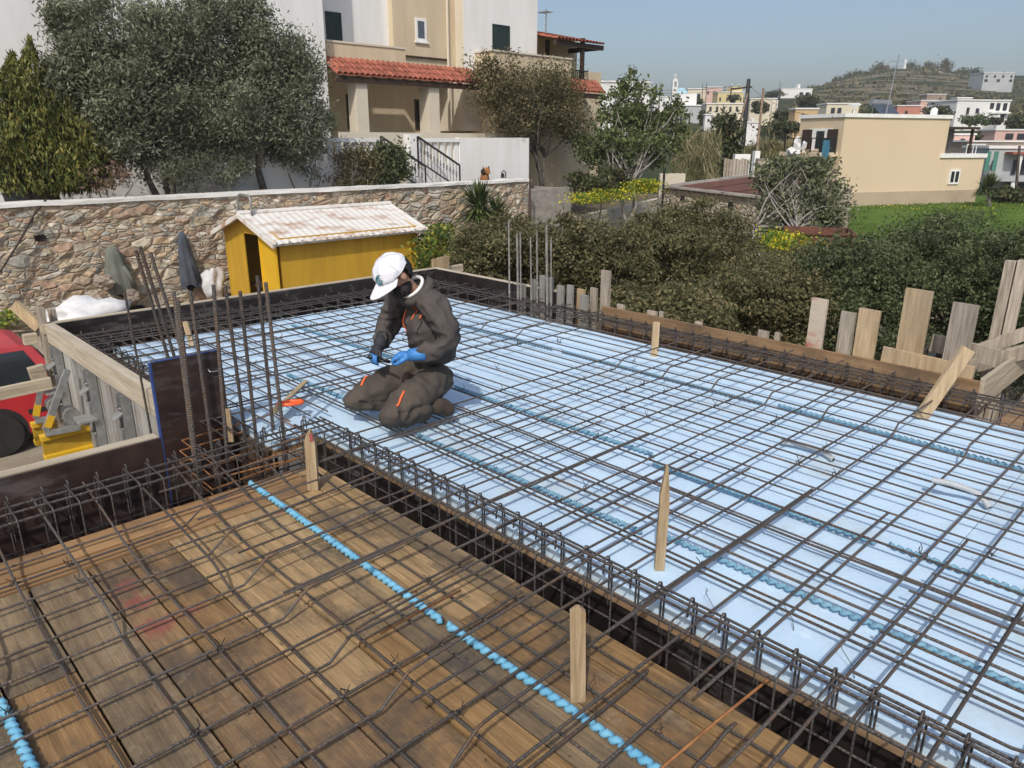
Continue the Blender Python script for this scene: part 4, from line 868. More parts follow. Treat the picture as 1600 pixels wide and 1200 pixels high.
q.build('roof_bolt', m_galvdirty, roof)
q = MB(); xa = SX0 + .05; q.tube([(xa, mid + .55, SZR - .2), (xa, mid + .55, SZR + .32), (xa, mid + .50, SZR + .40), (xa, mid + .42, SZR + .43), (xa, mid + .0, SZR + .43), (xa, mid - .08, SZR + .40), (xa, mid - .12, SZR + .32), (xa, mid - .12, SZR + .0)], .03, 8)
q.build('lifting_hoop', m_galvdirty, shed, smooth=True)

# ------------------------------------------------------------------ red car
m_red = M('red_car_paint', (.50, .018, .028), .28, 0, col2=(.42, .015, .024), scale=2, spec=.6); m_red.node_tree.nodes['Principled BSDF'].inputs['Coat Weight'].default_value = .5
m_redfade = M('faded_red_roof', (.50, .05, .06), .55, 0, col2=(.38, .04, .045), scale=2)
m_glass = M('dark_glass', (.025, .03, .033), .08, 0, var=.1, spec=.7)
m_black = M('black_rubber', (.022, .021, .020), .8, var=.2)
m_rim = M('wheel_rim', (.36, .35, .34), .5, .6, var=.2)
wc = on_z(6, 712, GZ); CYs = float(wc[1]) - .02; CR = float(wc[0]) + .92     # near side plane, tail position
car = thing('parked_car', (CR - 2, CYs + .8, GZ), 'red hatchback parked behind the weathered left panel, only its rear half showing', 'car')
W = 1.62; prof = [(0, .30), (.02, .62), (.05, .86), (.20, .90), (3.9, .86), (3.98, .62), (4.0, .34), (3.7, .22), (.2, .22)]
q = MB(); q.prism([(CR - x, CYs, GZ + z) for x, z in prof], (0, W, 0)); body = q.build('body', m_red, car, bevel=.05, smooth=False)
cab = [(.06, .88), (.30, 1.33), (.48, 1.41), (1.9, 1.42), (2.15, 1.37), (2.9, .88)]
q = MB(); n = len(cab); v1 = [(CR - x, CYs + .03 + .14 * (z - .88) / .5, GZ + z) for x, z in cab]; v2 = [(CR - x, CYs + W - .03 - .14 * (z - .88) / .5, GZ + z) for x, z in cab]
q.add(v1 + v2, [tuple(range(n))[::-1], tuple(range(n, 2 * n))] + [(i, (i + 1) % n, n + (i + 1) % n, n + i) for i in range(n)]); q.build('cabin', m_redfade, car, bevel=.03)
def sidewin(xa, xb, name):
    for s, yb in ((-1, CYs), (1, CYs + W)):
        q = MB()
        P = []
        for (x, z) in ((xa[0], .92), (xb[0], .92), (xb[1], 1.33), (xa[1], 1.33)): P.append((CR - x, yb - s * (.03 + .14 * (z - .88) / .5) + s * .006, GZ + z))
        q.prism(P, (0, s * .004, 0)); q.build(name, m_glass, car)
sidewin((.24, .44), (.95, .98), 'side_window'); sidewin((1.03, 1.05), (1.82, 1.80), 'side_window'); sidewin((1.9, 1.88), (2.68, 2.2), 'side_window')
q = MB(); q.prism([(CR - .075 + .004, CYs + .2, GZ + .93), (CR - .075 + .004, CYs + W - .2, GZ + .93), (CR - .27 + .004, CYs + W - .24, GZ + 1.29), (CR - .27 + .004, CYs + .24, GZ + 1.29)], (.008, 0, .003)); q.build('rear_window', m_glass, car)
q = MB(); q.box(CR - 3.0, CR - 1.3, CYs - .012, CYs + .001, GZ + .50, GZ + .56); q.build('side_moulding', m_black, car, bevel=.004); q = MB(); q.box(CR - .55, CR - .02, CYs - .012, CYs + .001, GZ + .50, GZ + .56); q.build('side_moulding', m_black, car, bevel=.004)
q = MB(); q.box(CR - .08, CR + .035, CYs + .02, CYs + W - .02, GZ + .32, GZ + .52); q.build('bumper', m_red, car, bevel=.025)
for s in (.06, W - .26):
    q = MB(); q.box(CR - .05, CR + .018, CYs + s, CYs + s + .2, GZ + .62, GZ + .84); q.build('tail_lamp', M('tail_lamp_red', (.4, .01, .01), .2, var=.05), car, bevel=.01)
for wx in (.92, 3.25):
    for s in (0, 1):
        yo = CYs - .05 if s == 0 else CYs + W - .17
        q = MB(); q.lathe([(.20, 0), (.275, .0), (.29, .03), (.29, .155), (.275, .185), (.20, .185)], (CR - wx, yo, GZ + .29), 28, 1); wh = q.build('tyre', m_black, car, smooth=False)
        q = MB(); q.lathe([(.19, .02), (.17, .05), (.06, .035), (.05, .02)] if s == 0 else [(.05, .165), (.06, .15), (.17, .135), (.19, .165)], (CR - wx, yo, GZ + .29), 24, 1)
        for k in range(10):
            t = 2 * math.pi * k / 10; q.obox((CR - wx + .12 * math.cos(t), yo + (.02 if s == 0 else .165), GZ + .29 + .12 * math.sin(t)), (.055 * math.cos(t), 0, .055 * math.sin(t)), (0, .012, 0), (-.016 * math.sin(t), 0, .016 * math.cos(t)))
        q.build('rim', m_rim, wh)
        q = MB(); q.lathe([(.345, 0), (.345, .014)], (CR - wx, CYs - .004 if s == 0 else CYs + W - .01, GZ + .31), 30, 1); q.build('wheel_arch', m_black, car)
for k in range(36):
    c = np.array([rd.uniform(-.5, 5), rd.uniform(8.5, 16), GZ]); 
    r_ = rd.uniform(.03, .09); solo('loose_stone', blob(c + (0, 0, r_ * .4), r_, r_ * .8, r_ * .6, 1, .25, k), m_rock, 'small pale stone lying on the yard beside the red car', 'stone', 'stones scattered on the yard')
# ------------------------------------------------------------------ the house behind the stone wall
m_hwhite = M('white_render', (.82, .82, .80), .9, col2=(.72, .71, .68), scale=2.2, detail=9, bump=.08, bscale=20, stretch=(1, 1, .14), mix=(.28, .6))
m_hcream = M('cream_render', (.63, .53, .37), .9, col2=(.53, .43, .29), scale=2.0, detail=9, bump=.08, bscale=20, stretch=(1, 1, .14), mix=(.28, .6))
m_hpale = M('pale_cream_render', (.68, .62, .50), .9, col2=(.60, .54, .43), scale=.6, detail=8)
m_tile = M('clay_roof_tile', (.36, .115, .07), .8, col2=(.23, .068, .042), scale=9, island=.3)
m_shut = M('dark_green_shutter', (.018, .035, .028), .5, var=.15)
m_dkwood = M('dark_brown_beam', (.05, .028, .018), .6, var=.2)
m_rail = M('black_iron', (.02, .02, .022), .5, .3, var=.1)
m_grey = M('grey_block', (.36, .37, .37), .9, col2=(.28, .29, .29), scale=2)
TZ = .12
def wallY(mb, px0, py0, px1, py1, Y, t=.3, zb=None):
    a, b = on_y(px0, py0, Y), on_y(px1, py1, Y); return mb.box(float(min(a[0], b[0])), float(max(a[0], b[0])), Y, Y + t, float(b[2]) if zb is None else zb, float(a[2]))
house = thing('house', (16, 24, TZ), 'two storey white and cream house with tiled awnings on the terrace above the stone wall', 'house')
H0, H1, H2, H3 = 22.3, 23.7, 23.0, 22.0       # forward wing / recessed facade / right wing / balcony front
XC = float(on_y(510, 100, H0)[0])
q = MB(); q.box(-14, XC, H0, 30, TZ - .2, 10.5); q.build('white_gable_wall', m_hwhite, house)
xa, xb, xc = float(on_y(608, 60, H1)[0]), float(on_y(650, 60, H1)[0]), float(on_y(724, 60, H2)[0]); xd = float(on_y(839, 60, H2)[0])
zsl = float(on_y(560, 97, H1)[2])
q = MB(); q.box(XC + .002, xa, H1, 30, zsl, 10.5); q.build('upper_wall', m_hwhite, house)
q = MB(); q.box(xa + .001, xc + .3, H1 - .25, 30, zsl, 10.5); q.build('stair_tower_wall', m_hcream, house)
q = MB(); q.box(xc, xd, H2, 30, 2.0, 7.3); q.box(xc - .05, xd + .06, H2 - .06, 30, 7.3, 7.42); q.build('right_wing_wall', m_hpale, house)
q = MB(); q.box(xc + .004, xd - .004, H2 - .012, H2 - .001, 4.0, 7.29); q.build('white_face', m_hwhite, house)
q = MB(); q.box(XC + .003, xd + 6, H1 + .8, H1 + 1.0, TZ - .2, zsl + .5); q.build('patio_back_wall', m_hcream, house)
# balcony parapets
zb0, zb1 = float(on_y(560, 70, H1 - 1.0)[2]), float(on_y(560, 97, H1 - 1.0)[2])
q = MB(); q.box(XC + .003, xa - .05, H1 - 1.0, H1 - .85, zb1 - .3, zb0); q.box(XC + .002, xa - .04, H1 - .8, H1 - .02, zb1 - .25, zb1 - .05)
q.build('balcony_parapet', m_hcream, house); 
q = MB(); q.box(XC + .003, xa - .02, H1 - 1.03, H1 - .82, zb0 + .001, zb0 + .06); q.build('parapet_cap', m_hpale, house)
x5, x6 = float(on_y(770, 90, H3)[0]), float(on_y(893, 100, H3)[0]); zp1, zp0 = float(on_y(770, 80, H3)[2]), float(on_y(780, 118, H3)[2])
q = MB(); q.box(x5, x6, H3, H3 + .15, zp0 - .8, zp1); q.box(x5, x5 + .15, H3 + .151, H2 - .02, zp0 - .8, zp1); q.box(xc + .6, x6 + .3, H3 + .16, H2 - .02, zp0 - .5, zp0 - .3); q.box(x6 - .15, x6, H3 + .151, 26, zp0 - .8, zp1 - .0); q.build('balcony_parapet', m_hcream, house)
q = MB(); q.box(x5 - .04, x6 + .04, H3 - .04, H3 + .17, zp1 + .001, zp1 + .06); q.box(x5 - .04, x5 + .17, H3 + .171, H2 - .02, zp1 + .001, zp1 + .06); q.build('parapet_cap', m_hpale, house)
# ground floor of the right wing under the balcony
q = MB(); q.box(x5 + .3, x6 - .1, H3 + .2, H2 + .6, TZ - 1.5, zp0 - .8); q.box(xd, xd + 3.4, H2 + .8, 30, TZ - 2, 5.9); q.build('lower_wall', m_hcream, house)
# openings
def opening(px0, py0, px1, py1, Y, frame, pane, name='window', fr=.06, sill=True):
    a, b = on_y(px0, py0, Y), on_y(px1, py1, Y); x0, x1, z0, z1 = float(a[0]), float(b[0]), float(b[2]), float(a[2])
    q = MB()
    q.box(x0, x0 + fr, Y - .03, Y - .002, z0, z1); q.box(x1 - fr, x1, Y - .03, Y - .002, z0, z1); q.box(x0 + fr, x1 - fr, Y - .03, Y - .002, z1 - fr, z1); q.box(x0 + fr, x1 - fr, Y - .03, Y - .002, z0, z0 + fr)
    w = q.build(name, frame, house); p = MB(); p.box(x0 + fr, x1 - fr, Y - .016, Y - .003, z0 + fr, z1 - fr); p.build('pane', pane, w)
    if sill: s_ = MB(); s_.box(x0 - .05, x1 + .05, Y - .07, Y - .002, z0 - .06, z0 - .001); s_.build('sill', m_hwhite, w)
    return w
opening(507, 17, 535, 66, H1, m_shut, m_shut, 'shuttered_door', sill=False); opening(769, 37, 796, 80, H2 - .012, m_shut, m_shut, 'shuttered_door', sill=False)
opening(648, 27, 667, 66, H1 - .25, m_hwhite, M('window_glass', (.10, .12, .15), .15, var=.1), fr=.10)
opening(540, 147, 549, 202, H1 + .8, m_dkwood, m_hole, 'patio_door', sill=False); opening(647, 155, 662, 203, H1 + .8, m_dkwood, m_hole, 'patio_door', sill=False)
q = MB(); 
for zz in np.linspace(0, 1, 12): pass
xx = float(on_y(699, 60, H1 - .3)[0]); q.tube([(xx, H1 - .32, 7.4), (xx, H1 - .32, 2.0)], .05, 8); q.build('drain_pipe', m_hpale, house)
a, b = on_y(611, 84, H1 - .27), on_y(697, 93, H1 - .27); q = MB(); q.box(float(a[0]), float(b[0]), H1 - .33, H1 - .252, float(a[2]) - .05, float(a[2])); q.build('string_course', m_dkwood, house)
# tiled awning on pillars
ze, zr_ = float(on_y(560, 119, H3 - .1)[2]), float(on_y(560, 97, H1 - 1.0)[2]) + .05
XE = float(on_y(733, 132, H3 - .1)[0]) + .8
def tiles(mb, x0, x1, y0, z0, y1, z1, pitch=.21):
    """rows of half round tiles from the eave (y0, z0) to the top (y1, z1)"""
    n = int((x1 - x0) / pitch); L = math.hypot(y1 - y0, z1 - z0); rows_ = max(3, int(L / .33))
    for i in range(n):
        xc_ = x0 + (i + .5) * pitch
        for j in range(rows_):
            t0, t1 = j / rows_, (j + 1.12) / rows_
            P = []
            for t, lift, rr_ in ((t0, .022, .098), (min(t1, 1), .0, .088)):
                for a in np.linspace(0, math.pi, 6): P.append((xc_ + rr_ * math.cos(a), y0 + (y1 - y0) * t, z0 + (z1 - z0) * t + lift + .075 * math.sin(a)))
            mb.add(P, [(k, k + 1, k + 7, k + 6) for k in range(5)])
    mb.add([(x0, y0, z0), (x1, y0, z0), (x1, y1, z1), (x0, y1, z1)], [(0, 1, 2, 3)]); return mb
q = MB(); tiles(q, XC + .02, XE, H3 - .25, ze, H1 - 1.0, zr_); aw = q.build('awning_roof', m_tile, house)
q = MB(); q.box(XC + .02, XE, H3 - .2, H3 - .08, ze - .2, ze - .03)
for xx in np.arange(XC + .3, XE, .6): q.bar((xx, H3 - .24, ze - .06), (xx, H1 - 1.0, zr_ - .06), .07, .10)
q.build('rafter', m_dkwood, aw)
for (p0, p1) in ((544, 575), (658, 685)):
    a, b = on_y(p0, 130, H3), on_y(p1, 208, H3); w_ = float(b[0] - a[0]); q = MB(); q.box(float(a[0]) + w_ * .35, float(b[0]), H3 - .1, H3 - .1 + w_ * .8, TZ - .2, ze - .2); q.build('pillar', m_hpale, house)
a = on_y(523, 206, H3 - .15); b = on_y(790, 207, H3 - .15); q = MB(); q.box(XC + .003, float(b[0]), H3 - .15, H3 - .12, TZ - .2, float(a[2])); q.box(XC, float(b[0]), H3 - .12, H1 + .8, TZ - .2, float(a[2]) - 1.0); q.build('patio_parapet', m_hpale, house)
# upper pergola on the right
x7, x8 = xd + .05, float(on_y(938, 55, H3 + .3)[0]); z7 = float(on_y(860, 42, H3 + .5)[2])
q = MB(); tiles(q, x7, x8, H3 - .1, float(on_y(900, 60, H3 - .1)[2]) - .1, H2 + 2.6, float(on_y(900, 60, H3 - .1)[2]) + .65); pr_ = q.build('pergola_roof', m_tile, house)
zpr = float(on_y(900, 60, H3 - .1)[2]) - .12
q = MB(); q.box(x7, x8 - .1, H3 + .0, H3 + .14, zpr - .18, zpr); q.box(x8 - .35, x8 - .2, H3 + .141, H2 + 2.5, zpr - .18, zpr); q.build('rafter', m_dkwood, pr_)
for pxp, Yp in ((912, H3 + .05), (876, H2 + 1.2), (857, H2 + .4)):
    c = on_y(pxp, 80, Yp); q = MB(); q.box(float(c[0]) - .07, float(c[0]) + .07, Yp, Yp + .14, zp0 - .4, zpr + .2); q.build('pergola_post', m_dkwood, house)
q = MB(); q.box(xd - .2, x8 - 1.2, H2 + 1.6, H2 + 1.75, zp0 - .5, zpr + .4); q.build('veranda_wall', m_hpale, house)
a, b = on_y(893, 108, H3), on_y(917, 126, H3); x9 = float(b[0]) + .1
q = MB(); q.box(x6 + .01, x9, H3 + .02, H3 + .05, float(a[2]) - .05, float(a[2])); q.box(x6 + .01, x9, H3 + .02, H3 + .05, float(b[2]), float(b[2]) + .05)
for xx in np.arange(x6 + .08, x9, .11): q.box(xx, xx + .02, H3 + .025, H3 + .045, float(b[2]) + .05, float(a[2]) - .05)
q.build('balcony_rail', m_rail, house)
q = MB(); q.box(x6 + .01, x9 + .1, H3 + .1, H2 + 2, float(b[2]) - .35, float(b[2]) - .02); q.build('balcony_slab', m_hpale, house)
q = MB(); zl = float(on_y(915, 145, H3 - .3)[2]); tiles(q, x6 - .4, float(on_y(942, 140, H3 - .3)[0]), H3 - .5, zl, H3 + .05, zl + .5); lr = q.build('lower_awning_roof', m_tile, house)
q = MB(); q.box(x6 - .35, float(on_y(940, 140, H3 - .3)[0]), H3 - .45, H3 - .33, zl - .22, zl - .03); q.build('rafter', m_dkwood, lr)
# tv aerial on the roof
c = on_y(853, 36, H2 + 1.5); q = MB(); q.tube([(c[0], c[1], 5.8), (c[0], c[1], float(on_y(853, 14, H2 + 1.5)[2]))], .03, 6); zt_ = float(on_y(853, 19, H2 + 1.5)[2])
for k in range(5): q.tube([(c[0] - .25, c[1] + .12 * k - .2, zt_), (c[0] + .25, c[1] + .12 * k - .2, zt_)], .012, 4)
q.tube([(c[0], c[1] - .25, zt_), (c[0], c[1] + .4, zt_)], .014, 4); solo('aerial', q, m_galvdirty, 'thin television aerial standing on the roof of the near house', 'aerial')

# white garden parapet with steps
P0 = 20.3
q = MB(); wallY(q, 718, 215, 826, 290, P0, .25, TZ - .3); a = on_y(826, 215, P0); q.box(float(a[0]) - .25, float(a[0]), P0 + .251, P0 + 2.5, TZ - .3, float(a[2])); 
pz1, pz0 = float(on_y(690, 216, P0)[2]), float(on_y(690, 287, P0)[2])
xL, xM1, xM0, xR = float(on_y(508, 230, P0)[0]), float(on_y(598, 230, P0)[0]), float(on_y(640, 230, P0)[0]), float(on_y(718, 230, P0)[0])
zr1, zr0 = float(on_y(690, 222, P0)[2]), float(on_y(690, 255, P0)[2])
for (x0, x1) in ((xL - 3, xM1), (xM0, xR)):
    q.box(x0, x1 - .002, P0, P0 + .2, TZ - .3, zr0); q.box(x0, x1 - .002, P0 - .02, P0 + .22, zr1, pz1)
    for xx in np.arange(x0 + .12, x1 - .1, .30): q.box(xx, xx + .15, P0 + .04, P0 + .16, zr0 + .001, zr1 - .001)
q.box(xM0 - .001, xM0 + .4, P0 - .05, P0 + .3, TZ - .3, pz1 + .12)
q.build('garden_parapet', m_hwhite, None); o = bpy.data.objects['garden_parapet']; tag(o, 'white garden parapet with a baluster run between the stone wall coping and the cream patio', 'parapet')
q = MB()
for k in range(7): q.box(xM1 + .0, xM0 - .06, P0 + .3 + k * .28, P0 + 2.6, TZ + k * .19 - .1, TZ + (k + 1) * .19 - .1)
o = solo('garden_steps', q, m_hwhite, 'white garden steps climbing through the gap in the parapet to the patio', 'steps')
for (xs_, lb) in ((xM0 + .28, 'black iron stair rail in front of the baluster run'), (xM1 - .10, 'black iron stair rail half hidden by the green shrub')):
    a = np.array([xs_, P0 - .06, pz1 + .05]); b = np.array([xs_ + 1.05, P0 - .9, pz0 + .62])
    q = MB(); q.tube([a, b], .035, 6); q.tube([a - (0, 0, .75), b - (0, 0, .75)], .025, 6); q.tube([a, a - (0, 0, 1.0)], .03, 6); q.tube([b, b - (0, 0, 1.1)], .03, 6)
    rl = thing('stair_rail', a - (0, 0, 1.1), lb, 'handrail'); q.build('frame', m_rail, rl); q = MB()
    for t in np.linspace(.08, .92, 12):
        p = a + (b - a) * t; q.tube([p, p - (0, 0, .75)], .010, 4)
        q.tube([p + (.03 * math.cos(s), 0, -.35 + .09 * math.sin(s)) for s in np.linspace(0, 6.28, 9)[:-1]], .008, 4, closed=True)
    q.build('balusters', m_rail, rl)
# grey boarded fence and steps at the far left
q = MB(); a, b = on_y(-40, 262, 20.4), on_y(70, 306, 20.4)
for k in range(6): q.box(float(a[0]), float(b[0]), 20.4 + .02 * (k % 2), 20.5, TZ - .2 + k * .2, TZ - .01 + k * .2)
solo('boarded_fence', q, m_grey, 'grey horizontal board fence left of the conifer on the terrace', 'fence')
q = MB(); a = on_y(-30, 262, 19.9); b = on_y(6, 300, 19.9); q.prism([(float(a[0]), 19.9, .2), (float(b[0]), 19.9, .2), (float(on_y(-12, 262, 19.9)[0]), 19.9, float(a[2])), (float(a[0]), 19.9, float(a[2]))], (0, .2, 0)); solo('white_pier', q, m_hwhite, 'white sloping pier end at the left edge above the stone wall', 'pier')
# brown dog looking over the wall
m_fur = M('tan_fur', (.36, .17, .06), .95, col2=(.20, .08, .03), scale=12, bump=.5)
m_furd = M('dark_fur', (.035, .025, .02), .95, var=.2, bump=.5)
c = on_y(760, 272, WALLY + .62)
dog = thing('dog', (c[0], c[1], c[2] - .3), 'brown and black dog peering over the white coping before the white parapet', 'dog')
q = blob((c[0] + .02, c[1] + .10, c[2] - .16), .17, .16, .26, 2, .1, 3); q.add(*(lambda b_: (b_.v, b_.f))(blob((c[0], c[1], c[2] + .10), .14, .13, .13, 2, .08, 4))); q.add(*(lambda b_: (b_.v, b_.f))(blob((c[0] - .03, c[1] - .13, c[2] + .05), .062, .10, .055, 2, .05, 5))); q.build('body', m_fur, dog, smooth=True)
for s in (-1, 1):
    q = MB().prism([(c[0] + s * .10 - .04, c[1] + .0, c[2] + .17), (c[0] + s * .10 + .04, c[1] + .0, c[2] + .17), (c[0] + s * .15 + .02, c[1], c[2] + .08), (c[0] + s * .13, c[1], c[2] + .26)], (0, .03, 0)); q.build('ear', m_furd, dog)
q = blob((c[0] - .10, c[1] + .03, c[2] + .08), .09, .10, .11, 2, .1, 8); q.build('dark_face_patch', m_furd, dog, smooth=True)
c = on_y(787, 273, WALLY + .55); q = MB(); q.tube([c + (-.09, 0, -.1), c + (-.09, 0, .08), c + (0, 0, .14), c + (.09, 0, .08), c + (.09, 0, -.1)], .02, 6); q.lathe([(.07, -.1), (.05, .05)], c + (-.05, 0, 0), 10); solo('garden_lamp', q, m_rail, 'small dark garden lamp on the coping right of the dog', 'lamp')
# ------------------------------------------------------------------ low walls, ruin, rusty sheet, field
q = MB(); a, b = on_y(830, 298, 19.2), on_y(886, 340, 19.2); q.box(XW1 + .12, float(b[0]) + .2, 19.2, 19.4, GZ - .3, float(a[2]) + .05); q.box(float(b[0]) + .0, float(b[0]) + .2, 19.401, 24, GZ - .3, float(a[2]))
solo('block_wall', q, m_concrete, 'plain grey concrete wall joined to the right end of the stone wall', 'concrete wall')
a, b = on_z(890, 338, -1.6), on_z(1010, 312, -1.1)
q = MB(); p0 = np.array([float(on_y(880, 330, 19.4)[0]), 19.3, 0]); p1 = at_d(1062, 292, 38); d_ = (p1 - p0) * [1, 1, 0]; d_ /= np.linalg.norm(d_); n_ = np.array([-d_[1], d_[0], 0]); L_ = 17
zt0 = float(on_y(886, 342, 19.4)[2]); q.prism([p0 + (0, 0, GZ - .3), p0 + d_ * L_ + (0, 0, GZ - .3), p0 + d_ * L_ + (0, 0, zt0 + .35), p0 + (0, 0, zt0)], n_ * .22)
solo('retaining_wall', q, m_hpale, 'long low concrete wall under the yellow flowers running away from the grey wall', 'retaining wall')
# terrace of earth behind that wall
q = MB(); q.prism([p0 + n_ * .23 + (0, 0, GZ - .2), p0 + d_ * L_ + n_ * .23 + (0, 0, GZ - .2), p0 + d_ * (L_ + 1) + n_ * 9 + (0, 0, GZ - .2), p0 + n_ * 5 + (2, 3, GZ - .2)], (0, 0, zt0 - GZ + .05)); struct('earth_bank', q, MT_soil)
BANKZ = zt0 - .15
# roofless stone store with a rusty sheet roof
def cam_box(mb, px0, px1, D, dw, z0, z1, yaw=0.0, inset=0):
    """box whose near face spans px0..px1 at D metres, dw deep"""
    c = at_d((px0 + px1) / 2, 220, D); w_ = (px1 - px0) / FPX * D
    e1 = LAT * math.cos(yaw) + AWAY * math.sin(yaw); e2 = -LAT * math.sin(yaw) + AWAY * math.cos(yaw)
    ce = np.array([c[0], c[1], (z0 + z1) / 2]) + e2 * dw / 2
    mb.obox(ce, e1 * w_ / 2, e2 * dw / 2, (0, 0, (z1 - z0) / 2)); return ce, e1, e2, w_
m_ruin = M_stone('ruin_masonry', (2.2, 2.2, 4.4), (.42, .38, .31), [(.34, .30, .24), (.42, .37, .30), (.30, .26, .20), (.45, .40, .33), (.36, .29, .21)])
m_rust = M('rust_sheet', (.16, .062, .038), .85, col2=(.085, .035, .025), scale=3, detail=8)
DR = 25.0; zr = float(at_d(1110, 300, DR)[2])
A_ = at_d(1038, 292, DR + 3.5); B_ = at_d(1190, 312, DR - .5); A_ = np.array([A_[0], A_[1], 0]); B_ = np.array([B_[0], B_[1], 0]); dA = (B_ - A_); LA_ = np.linalg.norm(dA); dA /= LA_; nA = np.array([-dA[1], dA[0], 0])
if np.dot(nA, AWAY) < 0: nA = -nA
zA, zB = float(at_d(1038, 294, DR + 3.5)[2]), float(at_d(1190, 312, DR - .5)[2])
ruin = thing('stone_store', A_ + (0, 0, GZ), 'low ruined stone store with a rusty sheet roof behind the dark shrubs', 'outbuilding')
q = MB(); q.prism([A_ + (0, 0, GZ - .3), B_ + (0, 0, GZ - .3), B_ + (0, 0, zB), A_ + (0, 0, zA)], nA * .45); q.prism([B_ + nA * .451 + (0, 0, GZ - .3), B_ + nA * 4.5 + (0, 0, GZ - .3), B_ + nA * 4.5 + (0, 0, zB + .25), B_ + nA * .451 + (0, 0, zB)], -dA * .45); q.prism([A_ + nA * .451 + (0, 0, GZ - .3), A_ + nA * 4.5 + (0, 0, GZ - .3), A_ + nA * 4.5 + (0, 0, zA + .25), A_ + nA * .451 + (0, 0, zA)], dA * .45); q.prism([A_ + nA * 4.05 + dA * .46 + (0, 0, GZ), B_ + nA * 4.05 - dA * .46 + (0, 0, GZ), B_ + nA * 4.05 - dA * .46 + (0, 0, zB + .3), A_ + nA * 4.05 + dA * .46 + (0, 0, zA + .3)], nA * .45); q.build('walls', m_ruin, ruin)
q = MB()
for k in range(9):
    t0, t1 = .05 + k * .1, .05 + k * .1 + .094; zz = (k % 3) * .012
    P = [A_ + dA * LA_ * t0 - nA * (.0) + (0, 0, zA + (zB - zA) * t0 + .03 + zz), A_ + dA * LA_ * t1 + (0, 0, zA + (zB - zA) * t1 + .03 + zz), A_ + dA * LA_ * t1 + nA * 4.3 + (0, 0, zA + (zB - zA) * t1 + .34 + zz), A_ + dA * LA_ * t0 + nA * 4.3 + (0, 0, zA + (zB - zA) * t0 + .34 + zz)]
    q.prism(P, (0, 0, .02))
rf = q.build('roof_sheet', m_rust, ruin)
q = MB(); q.bar(A_ - nA * .02 + (0, 0, zA + .08), B_ - nA * .02 + (0, 0, zB + .08), .30, .07); q.bar(A_ + dA * .1 + (0, 0, zA + .07), A_ + dA * .1 + nA * 4.4 + (0, 0, zA + .40), .3, .08); q.build('roof_edge_slab', m_concrete, ruin)
q = MB(); c = B_ - dA * .6 - nA * .012; 
for t in (.22, .47, .72): c = A_ + dA * LA_ * t - nA * .012; zz = zA + (zB - zA) * t - .28; q.prism([c + dA * -.12 + (0, 0, zz - .1), c + dA * .12 + (0, 0, zz - .1), c + dA * .10 + (0, 0, zz + .08), c - dA * .1 + (0, 0, zz + .08)], nA * .011)
q.build('wall_hole', m_hole, ruin)
p = at_d(1036, 300, 26); q = MB(); q.tube([(p[0], p[1], GZ), (p[0], p[1], float(at_d(1036, 262, 26)[2]))], .04, 6); solo('fence_post', q, m_rail, 'thin black fence post at the left end of the stone store', 'post')
# rusty plate trailer among the bushes
q = MB(); DT = 18.5; c0 = at_d(1232, 362, DT); c1 = at_d(1340, 362, DT - .4); zt = float(c0[2]); d2 = (c1 - c0) * [1, 1, 0]; LL2 = np.linalg.norm(d2); d2 /= LL2; n2 = np.array([-d2[1], d2[0], 0]); n2 = n2 if np.dot(n2, AWAY) > 0 else -n2
c0 = np.array([c0[0], c0[1], 0])
q.prism([c0 + (0, 0, zt - .75), c0 + d2 * LL2 + (0, 0, zt - .75), c0 + d2 * LL2 + (0, 0, zt), c0 + (0, 0, zt)], n2 * .05)
q.prism([c0 + n2 * 1.3 + (0, 0, zt - .75), c0 + n2 * 1.3 + d2 * LL2 + (0, 0, zt - .75), c0 + n2 * 1.3 + d2 * LL2 + (0, 0, zt), c0 + n2 * 1.3 + (0, 0, zt)], n2 * .05)
q.prism([c0 + d2 * LL2 + n2 * .051 + (0, 0, zt - .75), c0 + d2 * LL2 + n2 * 1.3 + (0, 0, zt - .75), c0 + d2 * LL2 + n2 * 1.3 + (0, 0, zt), c0 + d2 * LL2 + n2 * .051 + (0, 0, zt)], -d2 * .05)
q.prism([c0 + n2 * .051 + (0, 0, zt - .76), c0 + d2 * LL2 + n2 * .051 + (0, 0, zt - .76), c0 + d2 * LL2 + n2 * 1.3 + (0, 0, zt - .76), c0 + n2 * 1.3 + (0, 0, zt - .76)], (0, 0, .04))
r = thing('rusty_trough', c0 + (0, 0, zt - .8), 'rust brown steel trough among the bushes beside the yellow flowers', 'trough'); q.build('sides', m_rust, r)
q = MB(); q.bar(c0 - n2 * .03 + (0, 0, zt - .02), c0 + d2 * LL2 - n2 * .03 + (0, 0, zt - .02), .06, .06); q.bar(c0 - n2 * .03 + (0, 0, zt - .3), c0 + d2 * LL2 * .55 - n2 * .03 + (0, 0, zt - .32), .05, .05)
for t in (.03, .55, .97): q.bar(c0 + d2 * LL2 * t - n2 * .03 + (0, 0, zt - 2), c0 + d2 * LL2 * t - n2 * .03 + (0, 0, zt), .06, .06)
q.build('rim_bars', m_rust, r)
